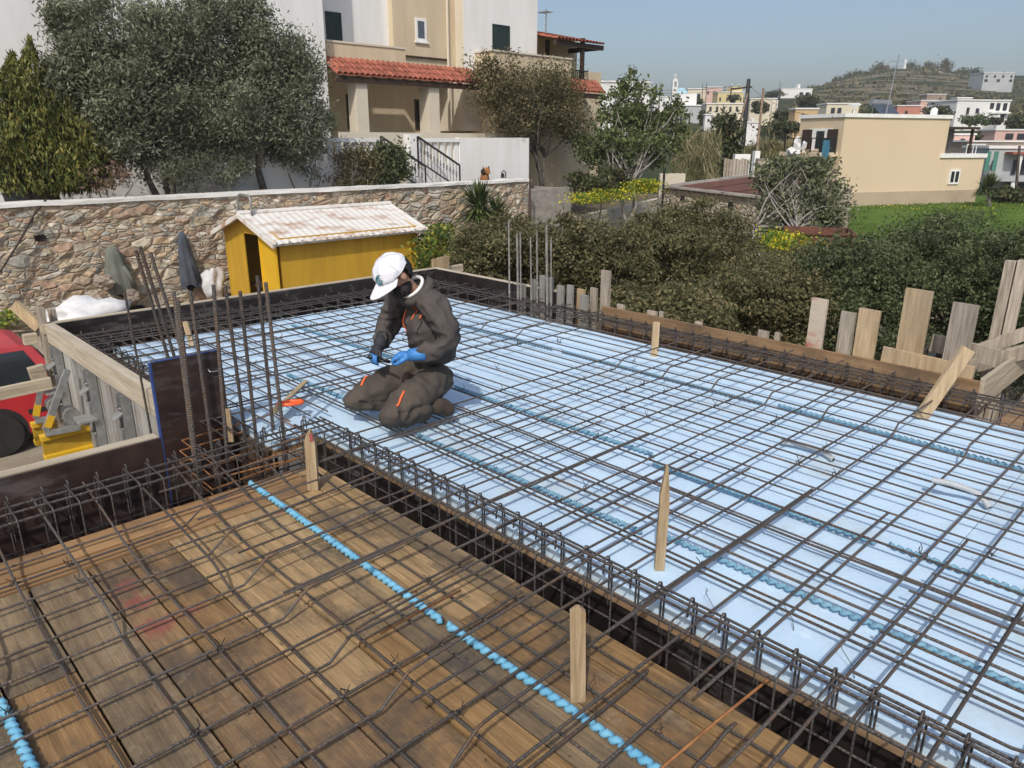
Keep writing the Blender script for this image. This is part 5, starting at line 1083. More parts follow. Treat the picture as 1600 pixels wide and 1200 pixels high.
# green field
def M_field():
    return M('field_green', (.12, .19, .035), .95, col2=(.085, .14, .026), scale=.25, bump=.6, bscale=5, detail=9, spec=.1, mix=(.3, .7))
q = MB(); cols_, rws = 24, 8; vs = []
for j in range(rws + 1):
    for i in range(cols_ + 1):
        w = 20 + 37 * j / rws; px = 1230 + 620 * i / cols_; u = (px - 800) / FPX * w * math.cos(PITCH); P = place(u, w); vs.append((P[0], P[1], GZ + .04 + .1 * math.sin(i * .7) * math.sin(j)))
q.add(vs, [(j * (cols_ + 1) + i, j * (cols_ + 1) + i + 1, (j + 1) * (cols_ + 1) + i + 1, (j + 1) * (cols_ + 1) + i) for j in range(rws) for i in range(cols_)])
struct('field', q, M_field())

# ------------------------------------------------------------------ cream house beyond the field
m_c1 = M('peach_render', (.66, .535, .37), .9, col2=(.61, .49, .335), scale=.15, detail=8)
m_c2 = M('peach_render_base', (.46, .37, .26), .95, col2=(.38, .31, .22), scale=.5, detail=8)
DC = 50.0
def P_(px, py, D): return at_d(px, py, D)
# its broad wall runs from the near left corner back to the right
K0 = P_(1305, 300, 46); K1 = P_(1462, 318, 49); k0 = np.array([K0[0], K0[1], 0]); k1 = np.array([K1[0], K1[1], 0]); e1 = k1 - k0; W1 = np.linalg.norm(e1); e1 /= W1; e2 = np.array([-e1[1], e1[0], 0]); e2 = e2 if np.dot(e2, AWAY) > 0 else -e2
zt = float(P_(1311, 184, 46)[2])
ch = thing('house', k0 + (0, 0, GZ), 'broad peach coloured flat roofed house beyond the green field', 'house')
bx = lambda mb, a0, a1, b0, b1, z0, z1: mb.obox(k0 + e1 * (a0 + a1) / 2 + e2 * (b0 + b1) / 2 + (0, 0, (z0 + z1) / 2), e1 * (a1 - a0) / 2, e2 * (b1 - b0) / 2, (0, 0, (z1 - z0) / 2))
WL = 3.9; zmid = float(P_(1455, 246, 49)[2])
q = MB(); bx(q, 0, W1, 0, WL, GZ + .9, zt); q.build('main_wall', m_c1, ch)
q = MB(); bx(q, -.02, W1 + 3.4, -.06, WL, GZ - .5, GZ + .9); q.build('plinth', m_c2, ch)
q = MB(); bx(q, -.1, W1 + .1, -.1, WL + .1, zt + .001, zt + .22); q.build('roof_edge', m_hwhite, ch)
W2 = W1 + 3.0; K2 = 0
q = MB(); bx(q, W1 + .01, W1 + 3.6, .0, WL - 1, GZ + .9, zmid); q.build('side_wing_wall', m_c1, ch)
q = MB(); bx(q, W1 - .35, W1 + 3.7, -.1, WL - .9, zmid + .001, zmid + .25); q.build('terrace_edge', m_hwhite, ch)
q = MB(); bx(q, W1 + .02, W1 + 2.5, -.2, 2.8, zt - .62, zt - .48); q.build('terrace_canopy', m_dkwood, ch)
for a_, b_ in ((W1 + 2.2, .1), (W1 + 2.2, 2.6)):
    q = MB(); bx(q, a_ - .07, a_ + .07, b_ - .07, b_ + .07, zmid + .25, zt - .62); q.build('canopy_post', m_dkwood, ch)
q = MB(); [bx(q, W1 + .04 + k * .42, W1 + .42 + k * .42, 1.0, 1.04, zmid + .26, zt - .63) for k in range(4)]; q.build('terrace_screen', M('smoked_screen', (.16, .15, .14), .4, var=.2), ch)
q = MB(); bx(q, W1 + 1.98, W1 + 3.6, .1, .14, zmid + .8, zmid + .86); [bx(q, W1 + 1.98 + t * .28, W1 + 2.01 + t * .28, .1, .14, zmid + .25, zmid + .8) for t in range(4)]; q.build('terrace_rail', m_hwhite, ch)
def chwin(a0, a1, z0, z1, fr=m_hwhite, pane=m_glass, b=-.0):
    q = MB(); bx(q, a0, a1, -.08, -.005, z0, z1); w_ = q.build('window', fr, ch); am = (a0 + a1) / 2; q = MB(); bx(q, a0 + .12, am - .06, -.10, -.085, z0 + .14, z1 - .12); bx(q, am + .06, a1 - .12, -.10, -.085, z0 + .14, z1 - .12); q.build('pane', pane, w_)
chwin(W1 + .7, W1 + 1.6, float(P_(1480, 287, 49.5)[2]), float(P_(1480, 264, 49.5)[2]))
# left end with its shuttered balcony door
f1 = k0 - e2 * 0
q = MB(); e3 = -e1
lz0, lz1 = float(P_(1290, 235, 47)[2]), float(P_(1290, 201, 47)[2])
bl = lambda mb, b0, b1, z0, z1, o0, o1: mb.obox(k0 - e1 * (o0 + o1) / 2 + e2 * (b0 + b1) / 2 + (0, 0, (z0 + z1) / 2), e1 * (o1 - o0) / 2, e2 * (b1 - b0) / 2, (0, 0, (z1 - z0) / 2))
q = MB(); bl(q, .9, 2.9, lz0, lz1, .005, .06); w_ = q.build('balcony_door', m_hwhite, ch)
for b0 in (.35, 2.6):
    q = MB(); bl(q, b0, b0 + .85, lz0 + .05, lz1 - .05, .065, .12); q.build('shutter', m_dkwood, w_)
q = MB(); bl(q, 1.5, 2.2, lz0 + .1, lz1 - .15, .062, .09); q.build('pane', m_glass, w_)
q = MB(); bl(q, .2, 3.9, lz0 - .35, lz0 - .1, .005, 1.4); q.build('balcony_slab', m_c1, ch)
q = MB(); bl(q, .3, .36, lz0 - .1, lz0 + .75, .1, 1.3); [bl(q, .3 + k * .8, .36 + k * .8, lz0 - .1, lz0 + .7, 1.3, 1.36) for k in range(5)]; bl(q, .3, 3.9, lz0 + .7, lz0 + .76, 1.3, 1.36); q.build('balcony_rail', m_rail, ch)
c = P_(1290, 236, 45.0); q = MB().add([c + LAT * (.35 * a) + (0, 0, .9 * b) + AWAY * .04 * math.sin(9 * a + 3 * b) for b in np.linspace(-.7, .7, 6) for a in np.linspace(-.6, .6, 6)], [(j * 6 + i, j * 6 + i + 1, j * 6 + i + 7, j * 6 + i + 6) for j in range(5) for i in range(5)]); q2 = MB(); 
sd_ = solo('blue_towel', q, M('blue_towel_cloth', (.05, .17, .26), .9, var=.2), 'blue towel hanging from the balcony of the peach house', 'towel'); md = sd_.modifiers.new('thick', 'SOLIDIFY'); md.thickness = .02
# roof furniture of the peach house
c = k0 + e1 * 3.4 + e2 * 3 + (0, 0, zt + .22)
q = MB(); q.lathe([(.05, 0), (.05, .5)], c, 6); q.lathe([(.02, 0), (.30, .05), (.42, .16), (.40, .17), (.02, .03)], c + (0, 0, .5), 18); solo('satellite_dish', q, m_hwhite, 'white satellite dish on the roof of the peach house', 'dish')
r = thing('solar_heater', k0 + e1 * 6 + e2 * 3 + (0, 0, zt + .22), 'grey solar water heater with a slanted panel on the roof of the peach house', 'solar heater')
c = k0 + e1 * 6 + e2 * 3 + (0, 0, zt + .22)
q = MB(); q.obox(c + (0, 0, .4), e1 * .8, e2 * .4 + np.array([0, 0, .3]), (e2 * -.03 + np.array([0, 0, .03]))); q.build('panel', M('solar_panel', (.07, .085, .11), .25, var=.1), r)
q = MB(); q.tube([c - e1 * .8 + e2 * .5 + (0, 0, .85), c + e1 * .8 + e2 * .5 + (0, 0, .85)], .18, 14); q.build('tank', m_galv, r, smooth=False)
q = MB(); [q.tube([c + e1 * s + e2 * .5, c + e1 * s + e2 * .5 + (0, 0, .8)], .03, 5) for s in (-.6, .6)]; [q.tube([c + e1 * s - e2 * .4, c + e1 * s + e2 * .45 + (0, 0, .7)], .03, 5) for s in (-.6, .6)]; q.build('stand', m_galv, r)
c = k0 + e1 * 5.1 + e2 * 2 + (0, 0, zt + .22); q = MB(); q.tube([c, c + (0, 0, 3.6) + LAT * .25], .035, 5); q.tube([c + LAT * -.3 + (0, 0, 3.2), c + LAT * .6 + (0, 0, 3.25)], .02, 4); q.tube([c + LAT * -.2 + (0, 0, 2.9), c + LAT * .5 + (0, 0, 2.95)], .02, 4); solo('aerial', q, m_galv, 'tall aerial mast on the roof of the peach house', 'aerial')
c = k0 + e1 * 8.6 + e2 * 1.5 + (0, 0, zt + .22); q = MB(); q.lathe([(.22, 0), (.22, .35), (.15, .46), (.02, .52)], c, 14); q.lathe([(.16, .16), (.16, .20)], c + (0, 0, 0), 10); solo('roof_vent', q, m_hwhite, 'small white domed vent on the right of the peach house roof', 'vent')
# ------------------------------------------------------------------ vegetation
def leaves(name, P, size, mat, parent=None, aspect=.42, up=0.0, axis=None, loc=None, seed=0, jit=.35):
    """one small diamond leaf at each point of P; axis = preferred leaf direction (array or None), up = how far leaves point up"""
    r_ = np.random.default_rng(seed + 5); n = len(P); P = np.asarray(P, float)
    d = r_.normal(size=(n, 3)); d[:, 2] += up
    if axis is not None: d = d * .55 + axis * 1.3
    d /= np.linalg.norm(d, axis=1)[:, None]
    s = r_.normal(size=(n, 3)); s -= d * np.sum(s * d, 1)[:, None]; s /= np.linalg.norm(s, axis=1)[:, None]
    L = size * (1 + jit * r_.uniform(-1, 1, n))[:, None]; Wd = L * aspect
    V = np.stack([P - d * L * .5, P + s * Wd * .5 - d * L * .05, P + d * L * .5, P - s * Wd * .5 - d * L * .05], 1).reshape(-1, 3)
    Lw = world_loc(parent) if parent is not None else np.array(loc if loc is not None else (0, 0, 0), float)
    V = V - Lw
    me = bpy.data.meshes.new(name); me.vertices.add(n * 4); me.vertices.foreach_set('co', V.ravel())
    me.loops.add(n * 4); me.loops.foreach_set('vertex_index', np.arange(n * 4, dtype=np.int32)); me.polygons.add(n); me.polygons.foreach_set('loop_start', np.arange(0, n * 4, 4, dtype=np.int32)); me.polygons.foreach_set('loop_total', np.full(n, 4, dtype=np.int32))
    me.update(); me.validate(); me.materials.append(mat)
    o = bpy.data.objects.new(name, me); COL.objects.link(o)
    if parent is not None: o.parent = parent
    else: o.location = tuple(Lw)
    return o
def cloud(blobs, n, seed, clumps=16, sig=.26, shell=.72):
    """points in clumps spread through the given ellipsoids (c, (rx, ry, rz))"""
    r_ = np.random.default_rng(seed); wts = np.array([b[1][0] * b[1][1] * b[1][2] for b in blobs]) ** .7; wts /= wts.sum(); out = []
    for (c, rad), w_ in zip(blobs, wts):
        m_ = max(20, int(n * w_)); k = max(6, int(clumps)); rad = np.array(rad); c = np.array(c)
        cd = r_.normal(size=(k, 3)); cd /= np.linalg.norm(cd, axis=1)[:, None]; cr = r_.uniform(shell - .25, 1.0, k)[:, None]; cc = cd * cr
        wk = r_.uniform(.4, 1.6, k); wk /= wk.sum(); idx = r_.choice(k, m_, p=wk)
        p = cc[idx] + r_.normal(size=(m_, 3)) * sig * r_.uniform(.6, 1.2, k)[idx][:, None]
        out.append(c + p * rad)
    return np.concatenate(out)
def limb(mb, p, q, r0, r1, r_, bend=.12, n=6):
    p, q = np.array(p, float), np.array(q, float); L = np.linalg.norm(q - p); pts = []; o1 = np.array([r_.uniform(-1, 1) for _ in range(3)]) * bend * L
    for i in range(n + 1):
        t = i / n; pts.append(p + (q - p) * t + o1 * math.sin(math.pi * t) + np.array([r_.uniform(-1, 1) for _ in range(3)]) * .015 * L * (0 < i < n))
    mb.tube(pts, [r0 + (r1 - r0) * i / n for i in range(n + 1)], 6)
m_bark = M('grey_bark', (.16, .14, .12), .95, col2=(.08, .068, .055), scale=9, bump=.8, bscale=14)
m_barkpale = M('pale_bark', (.34, .32, .29), .95, col2=(.22, .20, .18), scale=9, bump=.6)
m_olive = M_leaf('olive_leaf', [(.093, .106, .062), (.146, .164, .101), (.194, .214, .139), (.271, .292, .204)], .26)
m_conif = M_leaf('conifer_spray', [(.046, .064, .018), (.086, .108, .025), (.143, .151, .036), (.215, .186, .051)], .1)
m_dark = M_leaf('dark_leaf', [(.026, .035, .015), (.051, .063, .026), (.077, .089, .037), (.127, .111, .056)], .1)
m_shrubm = M_leaf('shrub_leaf', [(.066, .070, .027), (.105, .109, .048), (.149, .140, .066), (.227, .184, .096)], .26)
m_shrubg = M_leaf('green_shrub_leaf', [(.046, .068, .029), (.074, .103, .043), (.110, .139, .061), (.162, .179, .091)], .26)
m_fig = M_leaf('fresh_leaf', [(.057, .086, .029), (.092, .127, .046), (.127, .161, .057), (.172, .190, .086)], .25)
m_carob = M_leaf('brown_green_leaf', [(.059, .064, .028), (.105, .101, .046), (.161, .141, .070), (.249, .190, .105)], .26)
m_greyb = M_leaf('grey_green_leaf', [(.057, .075, .034), (.103, .127, .057), (.149, .167, .092), (.218, .218, .149)], .15)
m_reed = M_leaf('reed_leaf', [(.10, .12, .04), (.17, .17, .07), (.26, .22, .12), (.30, .26, .16)], .2)
m_yflow = M_leaf('yellow_flowers', [(.06, .12, .02), (.09, .16, .025), (.16, .22, .02), (.52, .46, .02), (.60, .53, .03)], .2)
m_palm = M_leaf('palm_leaf', [(.041, .068, .020), (.081, .115, .034), (.135, .162, .061)], .1)

def tree(name, base, trunk_top, r0, blobs, n, leaf, mat, label, cat='tree', bark=None, seed=1, nl=9, aspect=.42, clumps=16, sig=.26, stems=1, up=0.0, group=None, spread=.3, twig=True, shell=.72):
    r_ = random.Random(seed); base = np.array(base, float); t = thing(name, base, label, cat, group)
    mb = MB(); trunk_top = np.array(trunk_top, float)
    for s in range(stems):
        off = np.array([r_.uniform(-1, 1), r_.uniform(-1, 1), 0]) * (spread if stems > 1 else 0); b0 = base + off * .35; tt = trunk_top + off * 1.6
        limb(mb, b0 - (0, 0, .15), tt, r0 * (1 if s == 0 else .7), r0 * .6 * (1 if s == 0 else .7), r_)
        for c, rad in blobs:
            if stems > 1 and r_.random() < .35: continue
            for k in range(max(1, nl // len(blobs))):
                e = np.array(c) + np.array([r_.uniform(-.7, .7) * rad[0], r_.uniform(-.7, .7) * rad[1], r_.uniform(-.5, .8) * rad[2]])
                limb(mb, tt - (tt - b0) * r_.uniform(0, .25), e, r0 * .42, r0 * .07, r_, .15)
    mb.build('trunk', bark or m_bark, t, smooth=True)
    leaves('crown', cloud(blobs, n, seed, clumps, sig, shell), leaf, mat, t, aspect, up, seed=seed)
    return t
TY = 19.9
def B(px, py, rpx, rpy, Y, ry=None):
    c = on_y(px, py, Y); D = np.dot(c - EYEP, FF); k = D / FPX; return (tuple(c), (rpx * k * 1.25, (ry if ry else rpx * k * .9), rpy * k))
# conifer at the left
b = on_y(75, 306, 20.3); t = thing('conifer', (b[0], b[1], TZ), 'yellow green conifer of upright sprays at the left edge on the terrace', 'tree')
mb = MB(); r_ = random.Random(4)
for k in range(7): limb(mb, (b[0] + r_.uniform(-.3, .3), b[1], TZ - .1), (b[0] + r_.uniform(-1.1, 1.1), b[1] + r_.uniform(-.6, .6), TZ + 2.6), .06, .02, r_)
mb.build('trunk', m_bark, t)
nc = np.random.default_rng(8); pts = []
for (px, pyt, pyb, rp) in ((47, 62, 285, 26), (20, 85, 270, 30), (75, 95, 290, 34), (-15, 110, 260, 34), (100, 120, 295, 34), (50, 130, 300, 52), (10, 160, 268, 40), (90, 170, 300, 45), (120, 190, 295, 30)):
    a, q = on_y(px, pyt, 20.3 + nc.uniform(-.4, .4)), on_y(px, pyb, 20.3); n = 4200; tt = nc.uniform(0, 1, n); R = rp / FPX * 25 * 1.1 * np.clip(tt * 2.2, .06, 1) * np.where(tt > .85, (1 - tt) / .15 * .5 + .5, 1)
    th = nc.uniform(0, 6.283, n); rr2 = R * np.sqrt(nc.uniform(.35, 1.1, n)) * (1 + .22 * np.sin(th * 5 + tt * 14))
    pts.append(np.stack([a[0] + (q[0] - a[0]) * tt + rr2 * np.cos(th), a[1] + rr2 * .85 * np.sin(th), a[2] + (q[2] - a[2]) * tt + nc.normal(0, .05, n)], 1))
leaves('crown', np.concatenate(pts), .13, m_conif, t, .30, axis=np.array([0, 0, 1.]), seed=3)
# two olives and the shrub between them
b = on_y(262, 296, TY); tree('olive_tree', (b[0], b[1], TZ), on_y(245, 215, TY), .13, [B(150, 60, 62, 62, TY), B(215, 70, 70, 72, TY), B(240, 150, 90, 75, TY), B(160, 150, 60, 70, TY), B(215, 225, 70, 50, TY), B(275, 90, 50, 75, TY), B(110, 40, 30, 40, TY), B(340, 215, 45, 40, TY)], 72000, .115, m_olive, 'larger grey olive tree right of the conifer on the terrace', aspect=.3, clumps=40, sig=.19, stems=3, seed=5)
b = on_y(427, 292, TY - .1); tree('olive_tree', (b[0], b[1], TZ), on_y(405, 225, TY - .1), .12, [B(330, 70, 60, 75, TY), B(390, 60, 40, 72, TY), B(350, 160, 75, 70, TY), B(440, 130, 62, 80, TY), B(470, 190, 42, 60, TY), B(395, 215, 70, 45, TY), B(385, 30, 30, 40, TY), B(450, 85, 30, 40, TY), B(320, 20, 22, 30, TY)], 72000, .115, m_olive, 'second grey olive tree with a bare leaning trunk nearest the cream patio', aspect=.3, clumps=40, sig=.19, stems=1, seed=9)
b = on_y(300, 292, TY - .5); tree('olive_bush', (b[0], b[1], TZ), on_y(300, 275, TY - .5), .03, [B(290, 255, 32, 38, TY - .5), B(355, 255, 30, 35, TY - .5)], 5500, .10, m_olive, 'low grey olive bush at the foot of the two olive trees', 'bush', aspect=.26, seed=12)
b = on_y(475, 288, TY - .2); tree('bare_shrub', (b[0], b[1], TZ), on_y(475, 270, TY - .2), .03, [B(480, 250, 22, 32, TY - .2), B(460, 235, 20, 30, TY - .2)], 1100, .13, m_olive, 'thin twiggy shrub between the olive trunk and the white parapet', 'shrub', stems=4, seed=14, aspect=.3)
b = on_y(165, 300, TY - .6); tree('bare_shrub', (b[0], b[1], TZ), on_y(165, 285, TY - .6), .02, [B(165, 275, 25, 22, TY - .6)], 500, .12, M_leaf('dry_leaf', [(.12, .08, .05), (.2, .14, .09), (.26, .19, .13)]), 'dry brown shrub at the foot of the conifer', 'shrub', stems=4, seed=15)
b = on_y(560, 288, TY - .2); tree('brown_shrub', (b[0], b[1], TZ), on_y(558, 275, TY - .2), .03, [B(558, 262, 36, 27, TY - .2)], 3600, .12, m_carob, 'brownish twiggy shrub on the terrace before the white parapet', 'shrub', stems=3, seed=16, aspect=.3)
b = on_y(610, 285, TY - .3); tree('green_shrub', (b[0], b[1], TZ), on_y(610, 270, TY - .3), .03, [B(612, 258, 28, 28, TY - .3), B(600, 240, 14, 14, TY - .3)], 3600, .14, m_shrubg, 'dark green leafy shrub at the foot of the black stair rail', 'shrub', seed=17)
b = on_y(235, 300, TY - .7); 
# carob tree and fresh green tree right of the parapet
Y1 = 21.0
b = on_y(852, 288, Y1); tree('brown_green_tree', (b[0], b[1], TZ - .2), on_y(850, 235, Y1), .11, [B(775, 130, 45, 40, Y1), B(830, 120, 55, 36, Y1), B(880, 165, 42, 50, Y1), B(840, 180, 60, 42, Y1), B(790, 165, 45, 38, Y1), B(905, 205, 28, 32, Y1), B(760, 105, 25, 22, Y1)], 22000, .115, m_carob, 'brown green rounded tree in front of the cream balcony', stems=3, seed=21, clumps=22, sig=.24, aspect=.4)
Y2 = 19.6
b = at_d(985, 318, 29); bb = np.array([b[0], b[1], BANKZ])
def BD(px, py, rpx, rpy, D, k2=.9): c = at_d(px, py, D); k = D / FPX; return (tuple(c), (rpx * k, rpx * k * k2, rpy * k))
tree('fresh_green_tree', bb, at_d(985, 280, 29), .10, [BD(960, 175, 35, 30, 29), BD(1000, 165, 40, 38, 29), BD(1030, 215, 40, 40, 29), BD(940, 225, 40, 35, 29), BD(985, 230, 60, 40, 29), BD(985, 130, 20, 22, 29), BD(1050, 180, 28, 26, 29)], 11500, .16, m_fig, 'loose bright green tree with pale crooked branches beyond the concrete wall', bark=m_barkpale, stems=4, seed=23, clumps=26, sig=.20, aspect=.5, spread=.5, nl=28)
b = at_d(935, 300, 28); tree('dark_bush', (b[0], b[1], BANKZ), at_d(930, 285, 28), .04, [BD(945, 288, 50, 22, 28), BD(905, 285, 20, 14, 28)], 4200, .15, m_dark, 'grey green low bush under the bright green tree', 'bush', seed=25)
b = at_d(1128, 290, 46); tree('dark_cypress_clump', (b[0], b[1], GZ), at_d(1128, 260, 46), .12, [BD(1125, 235, 30, 42, 46), BD(1145, 225, 16, 32, 46), BD(1100, 245, 28, 30, 46)], 6500, .30, m_dark, 'dense dark tree left of the black utility pole', seed=26)
b = at_d(1200, 285, 50); t = tree('brown_reed_clump', (b[0], b[1], GZ), at_d(1200, 270, 50), .05, [BD(1190, 240, 30, 24, 50), BD(1225, 245, 32, 20, 50)], 6000, .5, m_reed, 'dry brown reed thicket behind the two leaning poles', 'reeds', seed=27, aspect=.10, up=1.8)
# green cane behind the tree: uncounted stalks
gp = []; r_ = np.random.default_rng(31)
for k in range(2600):
    px = 1050 + 75 * r_.random(); D = 34 + 4 * r_.random(); z = GZ + r_.random() * 4.4; c = at_d(px, 250, D); gp.append((c[0], c[1], z))
o = leaves('cane_thicket', np.array(gp), .62, m_reed, None, .07, axis=np.array([.1, 0, 1.]), seed=31); tag(o, 'green and straw coloured cane thicket between the bright green tree and the dark tree', 'cane', kind='stuff')
# pale tangled shrub before the peach house
D3 = 21.5
b = at_d(1240, 385, D3); tree('tangled_shrub', (b[0], b[1], GZ), at_d(1240, 345, D3), .07, [BD(1235, 275, 55, 38, D3), BD(1280, 300, 50, 45, D3), BD(1215, 330, 45, 45, D3), BD(1300, 340, 40, 32, D3), BD(1195, 275, 30, 25, D3), BD(1255, 340, 60, 30, D3)], 9500, .13, m_greyb, 'grey green tangled shrub with pale bare twigs before the peach house', 'shrub', bark=m_barkpale, stems=6, seed=33, nl=36, clumps=30, sig=.2, spread=.9, aspect=.5)
# dark lentisk mass just beyond the slab: eight bushes
LBL = ['dark shrub under the yucca behind the far column bars', 'dark rounded shrub just behind the first tall pale stakes', 'tallest dark shrub rising to the stone store', 'dark shrub in the dip below the yellow flowers', 'dark green shrub behind the orange new wood stake', 'broad dark green shrub behind the tall wide board', 'dark green shrub at the right edge below the field', 'low dark shrub along the back right corner of the slab', 'dark shrub below the rusty trough', 'dark shrub close behind the long edge board']
SH = [((800, 400), 11.5, 95, 60, m_shrubm), ((920, 410), 11.5, 100, 75, m_shrubm), ((1075, 385), 13.5, 120, 70, m_shrubm), ((1190, 470), 11.5, 130, 70, m_shrubm), ((1330, 450), 11.5, 120, 75, m_shrubg), ((1480, 420), 12.5, 140, 80, m_shrubg), ((1610, 450), 11.5, 110, 95, m_shrubg), ((745, 410), 12.5, 45, 40, m_shrubm), ((1270, 425), 13.0, 85, 40, m_shrubm), ((1040, 500), 9.5, 120, 50, m_shrubm)]
for k, ((px, py), D, rx, ry, mt) in enumerate(SH):
    c, rad = BD(px, py, rx, ry, D, .8); c = np.array(c); base = (c[0], c[1], GZ)
    r_ = random.Random(50 + k); bl = [(tuple(c), rad)]
    for q in range(4):
        a = r_.uniform(0, 6.28); bl.append((tuple(c + np.array([math.cos(a) * rad[0] * .62, math.sin(a) * rad[1] * .62, r_.uniform(-.35, .38) * rad[2]])), tuple(np.array(rad) * r_.uniform(.45, .62))))
    bl.append((tuple(c - (0, 0, rad[2] * .8)), (rad[0] * 1.0, rad[1], rad[2] * .9)))
    tree('lentisk_shrub', base, c - (0, 0, rad[2] * .5), .05, bl, 56000, .058, mt, LBL[k], 'shrub', seed=60 + k, clumps=70, sig=.125, aspect=.5, stems=3, nl=6, shell=.80)
# yuccas
def yucca(base, heads, label, seed):
    r_ = random.Random(seed); t = thing('yucca', base, label, 'yucca'); mb = MB(); bl = MB()
    for (hp, R, n) in heads:
        hp = np.array(hp); limb(mb, base, hp, .09, .07, r_, .06)
        for k in range(n):
            a = r_.uniform(0, 6.283); el = math.radians(r_.uniform(-38, 82)); L = R * r_.uniform(.75, 1.08); d = np.array([math.cos(a) * math.cos(el), math.sin(a) * math.cos(el), math.sin(el)]); s = np.cross(d, (0, 0, 1.)); s /= np.linalg.norm(s) + 1e-9
            w_ = .040; p0 = hp + d * .04; p1 = hp + d * L * .55 + (0, 0, .0); p2 = hp + d * L - (0, 0, .10 * L * math.cos(el))
            bl.add([p0 - s * w_ * .7, p0 + s * w_ * .7, p1 + s * w_, p2, p1 - s * w_], [(0, 1, 2, 4), (4, 2, 3)])
    mb.build('trunk', m_bark, t); bl.build('leaf_blades', m_palm, t)
c = on_y(752, 400, 17.6); h1, h2, h3 = on_y(748, 325, 17.6), on_y(775, 338, 17.4), on_y(752, 350, 17.3)
yucca((c[0], c[1], GZ), [(h1, 1.02, 190), (h2, .75, 120), (h3, .85, 90)], 'spiky green yucca in front of the right end of the stone wall', 3)
c = at_d(1546, 330, 47); yucca((c[0], c[1], GZ), [(at_d(1546, 292, 47), 1.15, 150), (at_d(1538, 296, 47), 1.0, 80)], 'dense round palm like yucca beside the right corner of the peach house', 5)
# yellow oxalis patches and leafy weeds: uncounted
def patch(name, pts_px, D, n, h, size, mat, label, seed, z=None, cat='flowers'):
    r_ = np.random.default_rng(seed); P = []
    for k in range(n):
        (px, py, rx, rw) = pts_px[r_.integers(len(pts_px))]; c = at_d(px + r_.normal(0, rx), py, D) + AWAY * r_.normal(0, rw); P.append((c[0], c[1], (c[2] if z is None else z) + r_.uniform(0, h)))
    o = leaves(name, np.array(P), size, mat, None, .7, seed=seed); tag(o, label, cat, kind='stuff')
patch('yellow_flowers', [(920, 318, 18, .5), (960, 312, 22, .6), (1000, 300, 18, .5), (1012, 296, 8, .4)], 26, 3200, .35, .075, m_yflow, 'yellow oxalis flowers along the top of the low concrete wall', 1)
patch('yellow_flowers', [(1210, 392, 14, .5), (1240, 398, 20, .6), (1232, 412, 12, .4)], 17, 2000, .45, .075, m_yflow, 'yellow oxalis flowers below the rusty trough', 2)
patch('green_weeds', [(670, 410, 14, .5), (690, 395, 10, .5), (665, 425, 8, .4)], 19, 2300, .7, .10, M_leaf('weed_leaf', [(.04, .08, .015), (.07, .115, .02), (.10, .14, .03), (.16, .17, .04), (.42, .38, .04)]), 'green weeds with a few yellow flowers at the right end of the shed', 3, cat='weeds')
patch('green_weeds', [(5, 512, 9, .4)], 15, 250, .3, .09, M_leaf('weed_leaf_b', [(.08, .13, .02), (.14, .19, .03), (.4, .38, .04)]), 'small yellow green weeds at the left edge at the foot of the wall', 4, cat='weeds')
patch('yellow_flowers', [(1400, 322, 40, 2), (1480, 318, 50, 2), (1560, 322, 30, 2)], 46, 500, .2, .10, m_yflow, 'thin line of yellow flowers along the foot of the peach house', 5, z=GZ)
# grass on the field: uncounted blades
r_ = np.random.default_rng(77); gp = []
for k in range(30000):
    w = 22 + 34 * r_.random() ** 1.0; px = 1290 + 420 * r_.random(); u = (px - 800) / FPX * w * math.cos(PITCH); P = place(u, w); gp.append((P[0], P[1], GZ + .10))
o = leaves('grass', np.array(gp), .15, M_leaf('grass_blade', [(.075, .13, .025), (.10, .165, .03), (.13, .19, .045)], .25), None, .2, axis=np.array([0, 0, .8]), seed=77); tag(o, 'bright green grass of the field before the peach house', 'grass', kind='stuff')
# ------------------------------------------------------------------ the town and the hill beyond
m_fw = M('town_white', (.74, .74, .72), .9, col2=(.66, .66, .65), scale=.2)
m_fc = M('town_cream', (.66, .60, .46), .9, col2=(.58, .52, .39), scale=.2)
m_fy = M('town_yellow', (.64, .53, .28), .9, col2=(.56, .46, .24), scale=.2)
m_fp = M('town_pink', (.62, .42, .36), .9, col2=(.54, .36, .31), scale=.2)
m_fs = M('town_salmon', (.52, .22, .16), .9, col2=(.44, .19, .14), scale=.2)
m_ft = M('town_tan', (.52, .37, .20), .9, col2=(.45, .32, .17), scale=.2)
m_fg = M('town_grey', (.44, .46, .46), .9, col2=(.36, .38, .38), scale=.2)
m_fstone = M('town_stone', (.34, .27, .21), .95, col2=(.24, .18, .14), scale=.6)
m_win = M('window_dark', (.03, .035, .045), .3, var=.2)
m_fblue = M('dome_blue', (.38, .58, .66), .7, col2=(.33, .52, .6), scale=.5)
